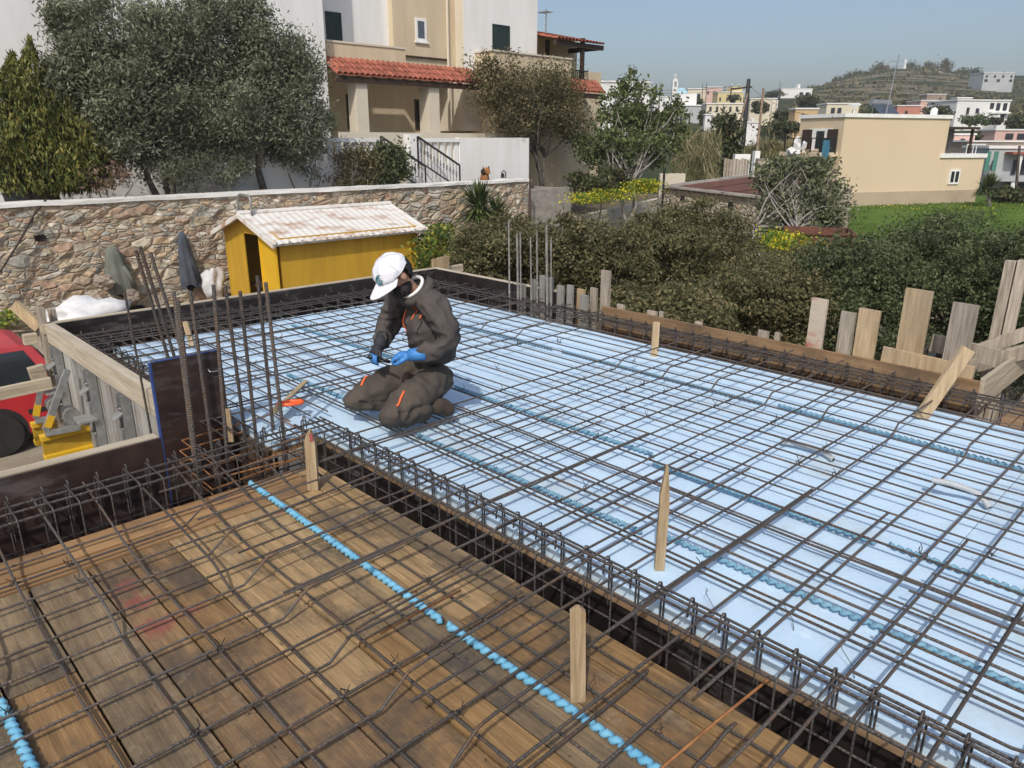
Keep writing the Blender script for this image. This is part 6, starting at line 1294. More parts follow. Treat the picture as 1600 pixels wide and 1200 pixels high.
def far(name, px0, px1, py0, py1, D, mat, label, wins=(), yaw=0.0, dw=None, roof=None, cat='house', extra=None, trim=None):
    """building whose near face fills px0..px1, py0..py1 at D metres; wins: (fx, fy, w, h) fractions of the face"""
    a = at_d(px0, py0, D); b = at_d(px1, py1, D); zt, zb = float(a[2]), float(b[2]); w_ = (px1 - px0) / FPX * D; h = zt - zb; dw = dw or w_ * .8
    e1 = LAT * math.cos(yaw) + AWAY * math.sin(yaw); e2 = -LAT * math.sin(yaw) + AWAY * math.cos(yaw)
    c = at_d((px0 + px1) / 2, py1, D); o0 = np.array([c[0], c[1], 0]) - e1 * w_ / 2
    r = thing(name, (c[0], c[1], zb), label, cat); r['_'] = 0; del r['_']
    bx = lambda mb, x0, x1, y0, y1, z0, z1: mb.obox(o0 + e1 * (x0 + x1) / 2 + e2 * (y0 + y1) / 2 + (0, 0, (z0 + z1) / 2), e1 * (x1 - x0) / 2, e2 * (y1 - y0) / 2, (0, 0, (z1 - z0) / 2))
    q = MB(); bx(q, 0, w_, 0, dw, zb - 7, zt); q.build('walls', mat, r)
    t = max(.12, h * .04)
    q = MB(); bx(q, -t, w_ + t, -t, dw + t, zt + .01, zt + t * 1.6); q.build('roof_edge', trim or m_fw, r)
    for (fx, fy, fw, fh) in wins:
        q = MB(); bx(q, (fx - fw / 2) * w_, (fx + fw / 2) * w_, -.10, -.02, zb + (fy - fh / 2) * h, zb + (fy + fh / 2) * h); wq = q.build('window', m_win, r)
    if extra: extra(r, bx, w_, h, zb, zt, dw)
    return r
row = lambda n, fy, w_, h, a=.1, b=.9: [(a + (b - a) * i / max(1, n - 1), fy, w_, h) for i in range(n)]
def ext(fr):                                    # an upper storey or annex, given as fractions
    def f(r, bx, w_, h, zb, zt, dw):
        for (x0, x1, y0, y1, z0, z1, m_, nm) in fr: q = MB(); bx(q, x0 * w_, x1 * w_, y0 * dw, y1 * dw, zb + z0 * h, zb + z1 * h); q.build(nm, m_, r)
    return f
far('house', 935, 1016, 130, 172, 95, m_fw, 'plain white flat roofed house seen through the bright green tree', [(.75, .3, .06, .3), (.3, .6, .05, .2)], .2)
ch_ = far('chapel', 1046, 1096, 166, 200, 150, m_fg, 'white chapel with a pale blue dome and a slim bell tower', [(.32, .35, .05, .2), (.6, .4, .04, .35)], .1, cat='chapel')
q = MB(); c = at_d(1068, 166, 153); w_ = 32 / FPX * 153; q.obox((c[0], c[1], c[2] + 1.1), LAT * w_ / 2, AWAY * w_ / 2, (0, 0, 1.3)); q.build('nave', m_fw, ch_)
q = MB(); c = at_d(1064, 150, 154); R_ = 12 / FPX * 154; q.lathe([(R_, -.6)] + [(R_ * math.cos(a), R_ * math.sin(a)) for a in np.linspace(0, 1.5, 8)], c, 20); q.build('dome', m_fblue, ch_, smooth=True)
q = MB(); c = at_d(1052, 168, 149.0); tw = 4.2 / FPX * 149; zt = float(at_d(1052, 137, 149)[2]); q.obox((c[0], c[1], (c[2] + zt) / 2 - .3), LAT * tw, AWAY * tw, (0, 0, (zt - c[2]) / 2 + .3))
for s in (-1, 1): q.obox(np.array([c[0], c[1], zt + .5]) + LAT * s * tw * .72, LAT * tw * .26, AWAY * tw, (0, 0, .5))
q.prism([np.array([c[0], c[1], zt + 1.01]) - LAT * tw - AWAY * tw, np.array([c[0], c[1], zt + 1.01]) + LAT * tw - AWAY * tw, np.array([c[0], c[1], zt + 1.5]) + LAT * tw * .5 - AWAY * tw, np.array([c[0], c[1], zt + 1.7]) - AWAY * tw, np.array([c[0], c[1], zt + 1.5]) - LAT * tw * .5 - AWAY * tw], AWAY * tw * 2); q.build('bell_tower', m_fw, ch_)
q = MB(); q.tube([(c[0], c[1], zt + 1.6), (c[0], c[1], zt + 2.5)], .06, 4); q.bar((c[0] - LAT[0] * .3, c[1] - LAT[1] * .3, zt + 2.2), (c[0] + LAT[0] * .3, c[1] + LAT[1] * .3, zt + 2.2), .1, .1); q.build('cross', m_fw, ch_)
far('house', 1022, 1047, 152, 172, 190, m_fw, 'small white house just left of the chapel', [(.6, .5, .14, .3)])
far('house', 1073, 1102, 140, 164, 210, m_fc, 'cream flat house with a dark porch right behind the chapel', [(.45, .45, .5, .55)])
far('house', 1103, 1127, 137, 157, 230, m_fp, 'pale pink house on the skyline right of the chapel', row(3, .6, .1, .25))
far('house', 1120, 1160, 145, 168, 200, m_fy, 'yellow house with several roof levels on the skyline', row(4, .55, .06, .25), extra=ext([(.5, .95, .1, .8, 1.02, 1.4, m_fy, 'upper_storey')]))
far('apartment_row', 1103, 1166, 163, 186, 130, m_fc, 'long cream row of apartments with balconies below the yellow house', row(6, .68, .055, .3) + row(5, .25, .07, .3), -.1, cat='apartments')
far('house', 1101, 1114, 180, 193, 112, m_fw, 'tiny white house at the left end of the apartment row', [(.4, .4, .2, .35)])
far('house', 1152, 1185, 192, 204, 105, m_fw, 'low white chapel like house with a small cross on its roof', [], extra=ext([(.62, .72, -.05, .2, 1.1, 1.5, m_fw, 'cross_post'), (.55, .79, -.05, .2, 1.5, 1.62, m_fw, 'cross_post')]))
far('house', 1171, 1212, 155, 174, 140, m_fc, 'yellowish house with a deep white porch right of the black pole', [(.12, .6, .06, .3), (.62, .3, .25, .55)], extra=ext([(.8, .83, -.2, -.1, 0, .9, m_fw, 'porch_post'), (.97, 1.0, -.2, -.1, 0, .9, m_fw, 'porch_post')]))
far('house', 1220, 1268, 139, 152, 260, m_fw, 'long low white house on the ridge left of the hill', [(.65, .4, .12, .4), (.85, .4, .1, .4)], extra=ext([(.55, .62, .1, .4, 1.1, 1.6, m_fw, 'chimney')]))
far('house', 1241, 1276, 171, 190, 100, m_ft, 'orange tan house with a porch behind the left end of the peach house', [(.35, .5, .1, .3)], extra=ext([(.1, .9, -.4, -.02, -.12, 0, m_fw, 'porch_roof'), (.3, .32, -.38, -.34, -1, -.12, m_dkwood, 'porch_post'), (.8, .82, -.38, -.34, -1, -.12, m_dkwood, 'porch_post')]))
far('house', 1290, 1340, 163, 182, 120, m_fc, 'cream house with arched openings behind the peach house roof', [(.2, .45, .12, .5), (.4, .45, .12, .5), (.85, .35, .07, .4)])
far('house', 1400, 1437, 166, 182, 140, m_fs, 'salmon red house right of the solar water heater', [(.4, .4, .1, .3)])
far('house', 1436, 1490, 158, 176, 150, m_fp, 'faded pink and cream row left of the large white house', [(.15, .35, .06, .3), (.5, .35, .06, .3), (.8, .4, .1, .3)])
far('stone_house', 1447, 1477, 148, 160, 190, m_fstone, 'grey brown stone house above the faded pink row', [(.7, .4, .12, .4)])
def arches(r, bx, w_, h, zb, zt, dw):
    q = MB(); bx(q, .62 * w_, .66 * w_, -.3 * dw, -.02, zb - .3 * h, zb + .35 * h); bx(q, .55 * w_, .60 * w_, -.45 * dw, -.02, zb - .5 * h, zb + .1 * h); q.build('stair', m_fw, r)
    q = MB(); bx(q, .62 * w_, .98 * w_, -.1 * dw, -.02, zb + .42 * h, zb + .50 * h); q.build('balcony', m_fw, r)
far('house', 1487, 1576, 158, 192, 125, m_fw, 'large white two storey house with arched balconies on the right', [(.22, .55, .05, .28), (.40, .55, .06, .22), (.66, .78, .07, .26), (.78, .74, .07, .34), (.91, .74, .07, .34), (.77, .25, .06, .3), (.9, .25, .06, .3)], .12, extra=arches)
far('house', 1494, 1516, 154, 166, 132, m_fg, 'grey glass fronted room on top of the large white house', row(3, .5, .22, .5))
far('long_house', 1535, 1583, 114, 130, 330, m_fg, 'pale grey two storey block on the hill crest at the right', row(4, .65, .07, .22) + row(3, .25, .1, .25))
far('house', 1553, 1612, 204, 219, 95, m_fp, 'brick pink house with a white roof and dark windows at the right edge', [(.38, .4, .2, .6), (.72, .4, .26, .6)])
far('stone_house', 1488, 1520, 211, 232, 90, m_fp, 'unfinished pink house shell with one square window', [(.42, .6, .2, .25)])
far('long_wall', 1512, 1600, 222, 234, 86, m_fstone, 'rough brown stone wall before the pink houses', [], cat='wall')
gh = far('house', 1536, 1640, 232, 300, 60, m_fg, 'pale grey green house with a red tiled awning and balcony at the right edge', [(.48, .58, .22, .33), (.10, .62, .07, .22)], -.1, extra=ext([(.22, .9, -.30, -.02, .88, .93, m_tile, 'tiled_awning'), (.0, 1, -.28, -.03, .26, .38, m_fg, 'balcony_parapet'), (.30, .36, -.26, -.22, -.4, .26, m_fw, 'pillar'), (.34, .38, -.26, -.22, .38, .88, m_fw, 'pillar'), (.33, .95, -.02, -.005, -.35, .2, m_win, 'carport_opening')]))
q = MB(); c = at_d(1543, 252, 58.5); q.obox(c, LAT * .16, AWAY * .03, (0, 0, .75)); q.obox(c + LAT * .6, LAT * .16, AWAY * .03, (0, 0, .75)); q.build('shutter', M('green_shutter', (.07, .22, .17), .6, var=.1), gh)
# small hilltop chapel among trees
hc = far('chapel', 1424, 1444, 107, 119, 430, m_fw, 'little white chapel among trees on top of the hill', [(.4, .4, .12, .4)], cat='chapel')
q = MB(); c = at_d(1411, 120, 425); q.tube([c, c + (0, 0, 8.2)], [.9, .7], 8); q.tube([c + (0, 0, 8.2), c + (0, 0, 9.4)], [.55, .1], 8); solo('white_pillar', q, m_fw, 'slim white pillar left of the hilltop chapel', 'pillar')
q = MB(); c = at_d(1463, 121, 400); q.lathe([(3.0, -1), (2.6, 2.6), (2.2, 2.8)], c, 16); solo('stone_mill', q, m_fg, 'squat round mill tower on the right of the hilltop', 'mill')
# trees of the hill and the town
HT = [('pale leafless tree at the left of the hilltop', 1386, 112, 14, 11, 430, m_carob), ('dark pine left of the hilltop trees', 1345, 124, 12, 9, 420, m_dark), ('second dark pine at the left shoulder of the hill', 1328, 127, 11, 8, 425, m_dark), ('dark tree just left of the hilltop chapel', 1425, 110, 11, 8, 435, m_dark), ('brown bare grove right of the hilltop chapel', 1455, 107, 13, 10, 420, m_carob), ('brown bare tree beside the mill tower', 1475, 107, 10, 10, 420, m_carob), ('low green tree right of the mill tower', 1502, 118, 20, 6, 420, m_dark), ('low green tree near the grey crest block', 1525, 120, 14, 5, 410, m_dark), ('thin pine with a bare stem on the crest', 1365, 112, 8, 7, 430, m_dark), ('dark tree at the foot of the left hill slope', 1310, 130, 8, 6, 420, m_dark), ('dark bush under the hilltop chapel', 1400, 120, 12, 5, 420, m_dark),
      ('big dark tree between the porch house and the hill', 1255, 157, 22, 11, 180, m_dark), ('dark tree behind the black pole', 1190, 172, 16, 10, 135, m_dark), ('dark trees left of the tan house', 1225, 180, 20, 10, 110, m_dark), ('wide dark tree right of the reed thicket', 1230, 198, 34, 14, 80, m_dark), ('dark tree under the yellow skyline house', 1148, 155, 12, 7, 190, m_dark), ('dark tree between the chapel and the apartment row', 1098, 185, 8, 12, 120, m_dark), ('dark bushes before the apartment row', 1125, 188, 16, 8, 110, m_dark), ('dark bush right of the chapel', 1093, 158, 10, 6, 180, m_dark),
      ('dark tree left of the large white house', 1470, 176, 26, 12, 120, m_dark), ('dark hedge before the large white house', 1525, 186, 26, 9, 110, m_shrubg), ('dark tree at the right end of the large white house', 1592, 190, 18, 12, 110, m_dark), ('dark bush below the white house stairs', 1555, 188, 12, 6, 112, m_dark), ('low green tree above the pink shell house', 1535, 214, 18, 9, 98, m_shrubg), ('dark tree above the salmon house', 1420, 160, 14, 6, 200, m_dark), ('dark tree on the ridge left of the black pole', 1150, 150, 9, 6, 240, m_dark), ('dark row on the skyline behind the porch house', 1205, 148, 16, 6, 250, m_dark), ('dark bush right of the peach house', 1520, 290, 12, 10, 52, m_shrubg), ('dark bush at the carport of the grey green house', 1580, 305, 26, 12, 50, m_dark), ('leafy green bush on the slope before the cream arched house', 1370, 172, 14, 7, 130, m_shrubg), ('dark bush on the slope right of the arched house', 1350, 178, 10, 5, 125, m_dark)]
for k, (lb, px, py, rx, ry, D, mt) in enumerate(HT):
    sc = 1.45 if D > 300 else 1.1
    c, rad = BD(px, py - (2 if D > 300 else 0), rx * sc, ry * sc, D, .8); c = np.array(c); r_ = random.Random(200 + k)
    bl = [(tuple(c + LAT * r_.uniform(-.5, .5) * rad[0] + (0, 0, r_.uniform(-.35, .35) * rad[2])), tuple(np.array(rad) * r_.uniform(.5, .8))) for _ in range(4)]
    tree('distant_tree', c - (0, 0, rad[2] * 1.5), c, rad[2] * .06, bl, 1500, max(.35, rad[0] * .13), mt, lb, 'tree', seed=300 + k, nl=4, clumps=12, aspect=.6)
# scrub dotted on the hillside: uncounted
r_ = np.random.default_rng(5); P = []
for k in range(520):
    px = 1235 + 400 * r_.random(); w = 130 + 330 * r_.random() ** .8; u = (px - 800) / FPX * w * math.cos(PITCH); b = place(u, w); s = r_.uniform(.5, 1.5)
    P.append(b + r_.normal(size=(16, 3)) * [s, s, s * .35] + [0, 0, s * .3])
o = leaves('scrub', np.concatenate(P), 1.3, m_shrubm, None, .7, seed=6); tag(o, 'dark scrub dotted over the terraced hillside', 'scrub', kind='stuff')
# terrace walls on the hill
m_terr = M('terrace_stone', (.20, .175, .13), .95, col2=(.12, .11, .08), scale=.5)
r_ = random.Random(8)
for k in range(26):
    w = 240 + 190 * (k / 26); pa = 1250 + r_.uniform(0, 220); pb = pa + r_.uniform(60, 170); q = MB(); pts = []
    for i in range(9):
        px = pa + (pb - pa) * i / 8; u = (px - 800) / FPX * w * math.cos(PITCH); b = place(u, w + 3 * math.sin(i)); pts.append(b)
    for i in range(8): q.bar(pts[i] + (0, 0, .2), pts[i + 1] + (0, 0, .2), .5, .8)
    solo('terrace_wall', q, m_terr, 'dry stone terrace wall crossing the hillside', 'terrace wall', 'terrace walls on the hillside')
# poles and wires
m_polew = M('weathered_pole', (.26, .19, .13), .9, var=.2)
def pole(px0, py0, px1, py1, D, r, label, mat=m_dkwood, arm=False):
    a, b = at_d(px0, py0, D), at_d(px1, py1, D); t = thing('utility_pole', a, label, 'pole'); q = MB().tube([a - (0, 0, 1.5), b], [r * 1.15, r * .85], 8); q.build('shaft', mat, t)
    if arm:
        q = MB(); q.bar(b - (0, 0, .7) - LAT * 1.3, b - (0, 0, .55) + LAT * .3, .12, .12); q.tube([b - (0, 0, .6) - LAT * 1.3, b - (0, 0, 1.6) - LAT * 1.3], .05, 5); q.build('crossarm', m_dkwood, t)
        q = MB(); [q.lathe([(.07, 0), (.09, .1), (.05, .22)], b - LAT * s - (0, 0, .55), 8) for s in (1.25, .7, .1)]; q.build('insulator', m_galv, t)
    return b
T1 = pole(1160, 240, 1170, 124, 58, .17, 'black utility pole with a crossarm rising above the apartment row', m_rail, arm=True)
pole(1151, 192, 1168, 146, 57.5, .09, 'pale stay pole leaning on the black utility pole', m_polew)
T2 = pole(1180, 262, 1193, 138, 48, .09, 'brown leaning pole right of the black utility pole', m_polew)
for (x, y0, y1, D, lb) in ((1218, 160, 127, 230, 'thin mast on the ridge right of the poles'), (1097, 160, 132, 205, 'thin pole above the cream house behind the chapel'), (1103, 160, 130, 205, 'second thin pole beside the pink house'), (1132, 160, 135, 215, 'thin pole on the yellow house'), (1485, 121, 96, 420, 'tall thin mast among the brown hilltop trees'), (1030, 160, 142, 120, 'dark pole with a lamp left of the chapel'), (1592, 300, 228, 50, 'grey pole in front of the grey green house')):
    pole(x, y0, x + 1, y1, D, .10 if D > 100 else .09, lb, m_fg if D > 300 else m_dkwood)
def wire(p, q, sag, label, r=.012):
    p, q = np.array(p), np.array(q); pts = [p + (q - p) * t - np.array([0, 0, sag * 4 * t * (1 - t)]) for t in np.linspace(0, 1, 15)]; solo('overhead_wire', MB().tube(pts, r, 4), m_rail, label, 'wire')
wire(T1 - (0, 0, .4), P_(1300, 182, 46), .6, 'wire from the black pole to the corner of the peach house')
wire(P_(1300, 182, 45.4), P_(1465, 204, 48.0), .35, 'wire drooping across the upper wall of the peach house', .022)
wire(P_(1312, 215, 45.4), P_(1465, 226, 48.0), .15, 'second wire running level across the peach house wall', .018)
wire(T1 - (0, 0, .5) - LAT * 1.2, at_d(930, 120, 90), .8, 'faint wire from the black pole toward the near house', .012)
wire(T1 - (0, 0, .7) - LAT * .6, at_d(930, 126, 90), .8, 'lower faint wire from the black pole toward the near house', .012)
# picket fence and pale blocks near the poles
q = MB(); 
for k in range(9): c = at_d(1132 + k * 4.4, 268, 42); zt2 = float(at_d(1132, 247 + (k % 3), 42)[2]); q.obox((c[0], c[1], (GZ + zt2) / 2), LAT * .065, AWAY * .02, (0, 0, (zt2 - GZ) / 2))
solo('picket_fence', q, m_oldwood, 'short weathered picket fence behind the stone store', 'fence', loc=tuple(at_d(1150, 268, 42)[:2]) + (GZ,))
for (px0, px1, py, D, lb) in ((1151, 1175, 241, 44, 'small white block wall above the picket fence'), (1182, 1190, 236, 43, 'slim white post right of the picket fence'), (1188, 1205, 248, 40, 'crumbling cream wall end behind the tangled shrub')):
    q = MB(); cam_box(q, px0, px1, D, .5, GZ, float(at_d(px0, py, D)[2])); solo('low_wall', q, m_hwhite if 'white' in lb else m_ruin, lb, 'low wall')
c = at_d(1247, 232, 47); solo('white_tarp', blob((c[0], c[1], c[2] - .3), .55, .5, .75, 3, .6, 12), m_sack, 'crumpled white tarpaulin heap left of the peach house', 'tarpaulin')
# concrete lane wall behind the tree
q = MB(); cam_box(q, 1035, 1075, 33, .3, GZ, float(at_d(1050, 272, 33)[2])); solo('low_wall', q, m_hpale, 'pale low wall behind the yellow flowers and the bright green tree', 'low wall')
# ------------------------------------------------------------------ the kneeling man
MO = np.array([2.655, 3.59, .075]); MF = np.array([-.995, .10, 0]); MF /= np.linalg.norm(MF); ML = np.array([-MF[1], MF[0], 0]); MU = np.array([0, 0, 1.])
def mw(f, l, u): return MO + MF * f + ML * l + MU * u
m_skin = M('skin', (.46, .26, .175), .55, col2=(.36, .195, .125), scale=9)
m_cover = M('charcoal_workwear', (.082, .071, .063), .85, col2=(.052, .045, .040), scale=5, bump=.35, bscale=26, detail=7)
m_coverl = M('brown_dusted_workwear', (.090, .071, .055), .88, col2=(.050, .042, .035), scale=4, bump=.35, bscale=22, detail=7)
m_cap = M('white_cap_cloth', (.80, .80, .84), .85, col2=(.70, .70, .76), scale=4, bump=.15, bscale=16)
m_beard = M('black_hair', (.014, .011, .010), .7, var=.2, bump=.8, bscale=70)
m_glove = M('blue_glove', (.055, .25, .60), .55, col2=(.04, .18, .48), scale=14, bump=.3, bscale=60)
m_glovedark = M('dark_glove_back', (.03, .032, .04), .8, var=.2)
m_zip = M('orange_zip', (.80, .15, .04), .6, var=.1)
m_tee = M('white_tee', (.75, .74, .73), .9, var=.06)
m_boot = M('worn_brown_boot', (.075, .05, .035), .85, col2=(.035, .026, .02), scale=8, bump=.4)
m_teal = M('teal_print', (.07, .25, .32), .8, var=.1)
man = thing('person', MO, 'man in charcoal work clothes and white cap kneeling on the rebar mat with blue gloves', 'person')
def skin(name, V, E, Rr_, mat, parent, sub=2, wr=0.0, wsize=.07, root=0, smooth=True):
    me = bpy.data.meshes.new(name); L = world_loc(parent); me.from_pydata([tuple(np.array(p) - L) for p in V], E, [])
    o = bpy.data.objects.new(name, me); COL.objects.link(o); o.parent = parent
    md = o.modifiers.new('skin', 'SKIN'); md.use_smooth_shade = smooth; md.branch_smoothing = .6
    sv = me.skin_vertices[0].data
    for i, r in enumerate(Rr_): sv[i].radius = (r, r) if not hasattr(r, '__len__') else r; sv[i].use_root = (i == root)
    s = o.modifiers.new('smooth', 'SUBSURF'); s.levels = sub; s.render_levels = sub
    if wr:
        for k, (sz, st) in enumerate(((wsize, wr * .85), (wsize * 2.4, wr * .55))):
            tx = bpy.data.textures.new(name + 'fold', 'CLOUDS' if k else 'MUSGRAVE'); tx.noise_scale = sz * (1.5 if k == 0 else 1)
            if k: tx.noise_depth = 2
            else: tx.musgrave_type = 'RIDGED_MULTIFRACTAL'; tx.octaves = 2; tx.noise_intensity = .6
            d = o.modifiers.new('fold', 'DISPLACE'); d.texture = tx; d.strength = st; d.mid_level = .5; d.texture_coords = 'LOCAL'
    dg = bpy.context.evaluated_depsgraph_get(); ev = o.evaluated_get(dg); m2 = bpy.data.meshes.new_from_object(ev); m2.materials.clear(); m2.materials.append(mat)
    for p in m2.polygons: p.use_smooth = True; p.material_index = 0
    o.modifiers.clear(); o.data = m2; bpy.data.meshes.remove(me); return o
SP = dict(butt=(-.17, 0, .15), pel=(-.13, 0, .25), waist=(-.135, 0, .40), belly=(-.095, 0, .51), chest=(-.05, 0, .63), top=(-.015, 0, .735), neck=(.045, 0, .80), skull=(.115, 0, .87), crown=(.135, 0, .92), brow=(.165, 0, .87), chin=(.155, 0, .80),
          shL=(-.03, .19, .705), elL=(-.085, .285, .475), wrL=(.135, .15, .405), shR=(-.02, -.19, .705), elR=(.02, -.285, .485), wrR=(.195, -.10, .425),
          hipL=(-.115, .10, .215), knL=(.36, .235, .08), anL=(.02, .205, .07), hipR=(-.11, -.10, .215), knR=(.40, -.165, .08), anR=(.03, -.10, .07))
def sk(names, edges, rad, *a, **k):
    idx = {n: i for i, n in enumerate(names)}; return skin(a[0], [mw(*SP[n]) for n in names], [(idx[p], idx[q]) for p, q in edges], [rad[n] for n in names], *a[1:], **k)
ED = [('pel', 'waist'), ('waist', 'belly'), ('belly', 'bchest'), ('bchest', 'btop'), ('btop', 'neck'), ('neck', 'skull'), ('skull', 'crown'), ('btop', 'shL'), ('shL', 'elL'), ('elL', 'wrL'), ('btop', 'shR'), ('shR', 'elR'), ('elR', 'wrR'), ('pel', 'hipL'), ('hipL', 'knL'), ('knL', 'anL'), ('pel', 'hipR'), ('hipR', 'knR'), ('knR', 'anR'), ('skull', 'chin')]
SP.update(bchest=(-.085, 0, .62), btop=(-.06, 0, .715))
NM = ['pel', 'waist', 'belly', 'bchest', 'btop', 'neck', 'skull', 'crown', 'chin', 'shL', 'elL', 'wrL', 'shR', 'elR', 'wrR', 'hipL', 'knL', 'anL', 'hipR', 'knR', 'anR']
RB = dict(pel=.06, waist=.055, belly=.05, bchest=.045, btop=.036, neck=.058, skull=.096, crown=.078, chin=.060, shL=.028, elL=.03, wrL=.024, shR=.028, elR=.03, wrR=.024, hipL=.07, knL=.05, anL=.035, hipR=.07, knR=.05, anR=.035)
body = sk(NM, ED, RB, 'body', m_skin, man, sub=2)
# upper part of the work suit: trunk and sleeves
NU = ['pel', 'waist', 'belly', 'chest', 'top', 'shL', 'elL', 'wrL', 'shR', 'elR', 'wrR']
SP.update(u1L=(-.06, .245, .59), f1L=(.03, .225, .43), u1R=(-.005, -.25, .59), f1R=(.11, -.20, .445), cuL=(.095, .165, .412), cuR=(.17, -.12, .428))
NU = ['pel', 'waist', 'belly', 'chest', 'top', 'shL', 'u1L', 'elL', 'f1L', 'cuL', 'shR', 'u1R', 'elR', 'f1R', 'cuR']
EU = [('pel', 'waist'), ('waist', 'belly'), ('belly', 'chest'), ('chest', 'top'), ('top', 'shL'), ('shL', 'u1L'), ('u1L', 'elL'), ('elL', 'f1L'), ('f1L', 'cuL'), ('top', 'shR'), ('shR', 'u1R'), ('u1R', 'elR'), ('elR', 'f1R'), ('f1R', 'cuR')]
RU = dict(pel=(.165, .15), waist=(.165, .15), belly=(.165, .15), chest=(.165, .15), top=(.10, .10), shL=.092, u1L=.088, elL=.080, f1L=.068, cuL=.054, shR=.092, u1R=.086, elR=.078, f1R=.068, cuR=.054)
suit = sk(NU, EU, RU, 'work_jacket', m_cover, man, sub=3, wr=.040, wsize=.05)
SP.update(thL=(.13, .175, .15), caL=(.17, .215, .085), thR=(.15, -.135, .15), caR=(.19, -.13, .085))
NT = ['pel', 'butt', 'hipL', 'thL', 'knL', 'caL', 'anL', 'hipR', 'thR', 'knR', 'caR', 'anR']
ET = [('pel', 'butt'), ('pel', 'hipL'), ('hipL', 'thL'), ('thL', 'knL'), ('knL', 'caL'), ('caL', 'anL'), ('pel', 'hipR'), ('hipR', 'thR'), ('thR', 'knR'), ('knR', 'caR'), ('caR', 'anR')]
RT = dict(pel=.14, butt=.10, hipL=.122, thL=.118, knL=.086, caL=.088, anL=.075, hipR=.122, thR=.118, knR=.086, caR=.088, anR=.075)
trou = sk(NT, ET, RT, 'work_trousers', m_coverl, man, sub=3, wr=.036, wsize=.05)
for l, nm in ((.215, 'anL'), (-.10, 'anR')):
    skin('boot', [mw(.06, l, .085), mw(-.02, l, .08), mw(-.075, l, .055), mw(-.115, l + .01, .0)], [(0, 1), (1, 2), (2, 3)], [.056, .062, .056, .040], m_boot, man, sub=2)
# collar, tee, zips, pockets
def ring(c, d, r1, r2, n=22, a0=0, a1=2 * math.pi):
    d = np.array(d, float); d /= np.linalg.norm(d); a = np.cross(d, ML); a /= np.linalg.norm(a); b = np.cross(d, a); return [np.array(c) + a * r1 * math.cos(t) + b * r2 * math.sin(t) for t in np.linspace(a0, a1, n)]
nd_ = mw(.045, 0, .80) - mw(-.015, 0, .735)
q = MB(); q.tube(ring(mw(.006, 0, .778), nd_, .079, .080)[:-1], .011, 8, closed=True); q.build('tee_collar', m_tee, man, smooth=True)
q = MB(); R1 = ring(mw(-.022, 0, .75), nd_, .095, .098, 26, .55, 5.75); R2 = ring(mw(.0, 0, .79), nd_, .102, .108, 26, .55, 5.75); R3 = ring(mw(-.03, 0, .755), nd_, .128, .14, 26, .62, 5.66)
n = 26; q.add(R1 + R2 + R3, [(i, i + 1, n + i + 1, n + i) for i in range(n - 1)] + [(n + i, n + i + 1, 2 * n + i + 1, 2 * n + i) for i in range(n - 1)]); co = q.build('jacket_collar', m_cover, man, smooth=True); md = co.modifiers.new('t', 'SOLIDIFY'); md.thickness = .008
# surface helper: drop a ribbon onto the suit along a ray
def onto(obj, p, d):
    me = obj.data; L = Vector(world_loc(obj)); 
    from mathutils.bvhtree import BVHTree
    if 'bvh' not in CACHE.get(obj.name, {}): CACHE[obj.name] = {'bvh': BVHTree.FromPolygons([v.co + L for v in me.vertices], [tuple(f.vertices) for f in me.polygons])}
    h = CACHE[obj.name]['bvh'].ray_cast(Vector(p), Vector(d)); 
    return (np.array(h[0]), np.array(h[1])) if h[0] is not None else (None, None)
CACHE = {}
def ribbon(name, obj, pts, d, w_, mat, lift=.004):
    q = MB(); V = []
    for p in pts:
        h, nn = onto(obj, p, d)
        if h is not None: V.append(h - np.array(d) / np.linalg.norm(d) * lift)
    if len(V) > 2: q.tube(V, w_, 6); return q.build(name, mat, man, smooth=True)
fr = lambda f, l, u: mw(f, l, u)
ribbon('zip', suit, [mw(.6, .012, u) for u in np.linspace(.58, .71, 9)], -MF, .0038, m_zip)
ribbon('zip', suit, [mw(.6, -.075, u) for u in np.linspace(.44, .63, 9)], -MF, .0042, m_zip)
ribbon('pocket_flap', suit, [mw(.6, .075 + .075 * t, .61 - .03 * t) for t in np.linspace(0, 1, 8)], -MF, .006, m_beard)
ribbon('pocket_seam', suit, [mw(.6, .07 + .012 * t, .605 - .10 * t) for t in np.linspace(0, 1, 8)], -MF, .003, m_beard)
ribbon('zip', suit, [mw(.6, .068, u) for u in np.linspace(.595, .627, 4)], -MF, .005, m_zip)
ribbon('knee_pocket_zip', trou, [mw(.22 + .08 * t, .225 + .05 * t, .8) for t in np.linspace(0, 1, 7)], (0, 0, -1), .007, m_zip)
ribbon('knee_pocket_zip', trou, [mw(.24 + .08 * t, -.17 + .05 * t, .8) for t in np.linspace(0, 1, 7)], (0, 0, -1), .007, m_zip)
# head details, in a frame that follows the bowed head
HF = MF * .71 - MU * .704; HU = MU * .71 + MF * .704; HC = mw(.122, 0, .872)
hw = lambda f, l, u: HC + HF * f + ML * l + HU * u
def ell(c, rf, rl, ru, mat, name, parent, n=2, jit=.05, seed=0, keep=None):
    bm = bmesh.new(); bmesh.ops.create_icosphere(bm, subdivisions=n + 1, radius=1); from mathutils import noise
    vs = []
    for v in bm.verts:
        k = 1 + jit * noise.noise(v.co * 3 + Vector((seed, 0, 0))); vs.append(np.array(c) + (HF * v.co.x * rf + ML * v.co.y * rl + HU * v.co.z * ru) * k)
    fs = [tuple(q.index for q in f.verts) for f in bm.faces]; bm.free()
    if keep: fs = [f for f in fs if all(keep(np.array(vs[i])) for i in f)]
    mb = MB().add(vs, fs); return mb.build(name, mat, parent, smooth=True)
fh = lambda p: np.dot(p - HC, HF); uh = lambda p: np.dot(p - HC, HU)
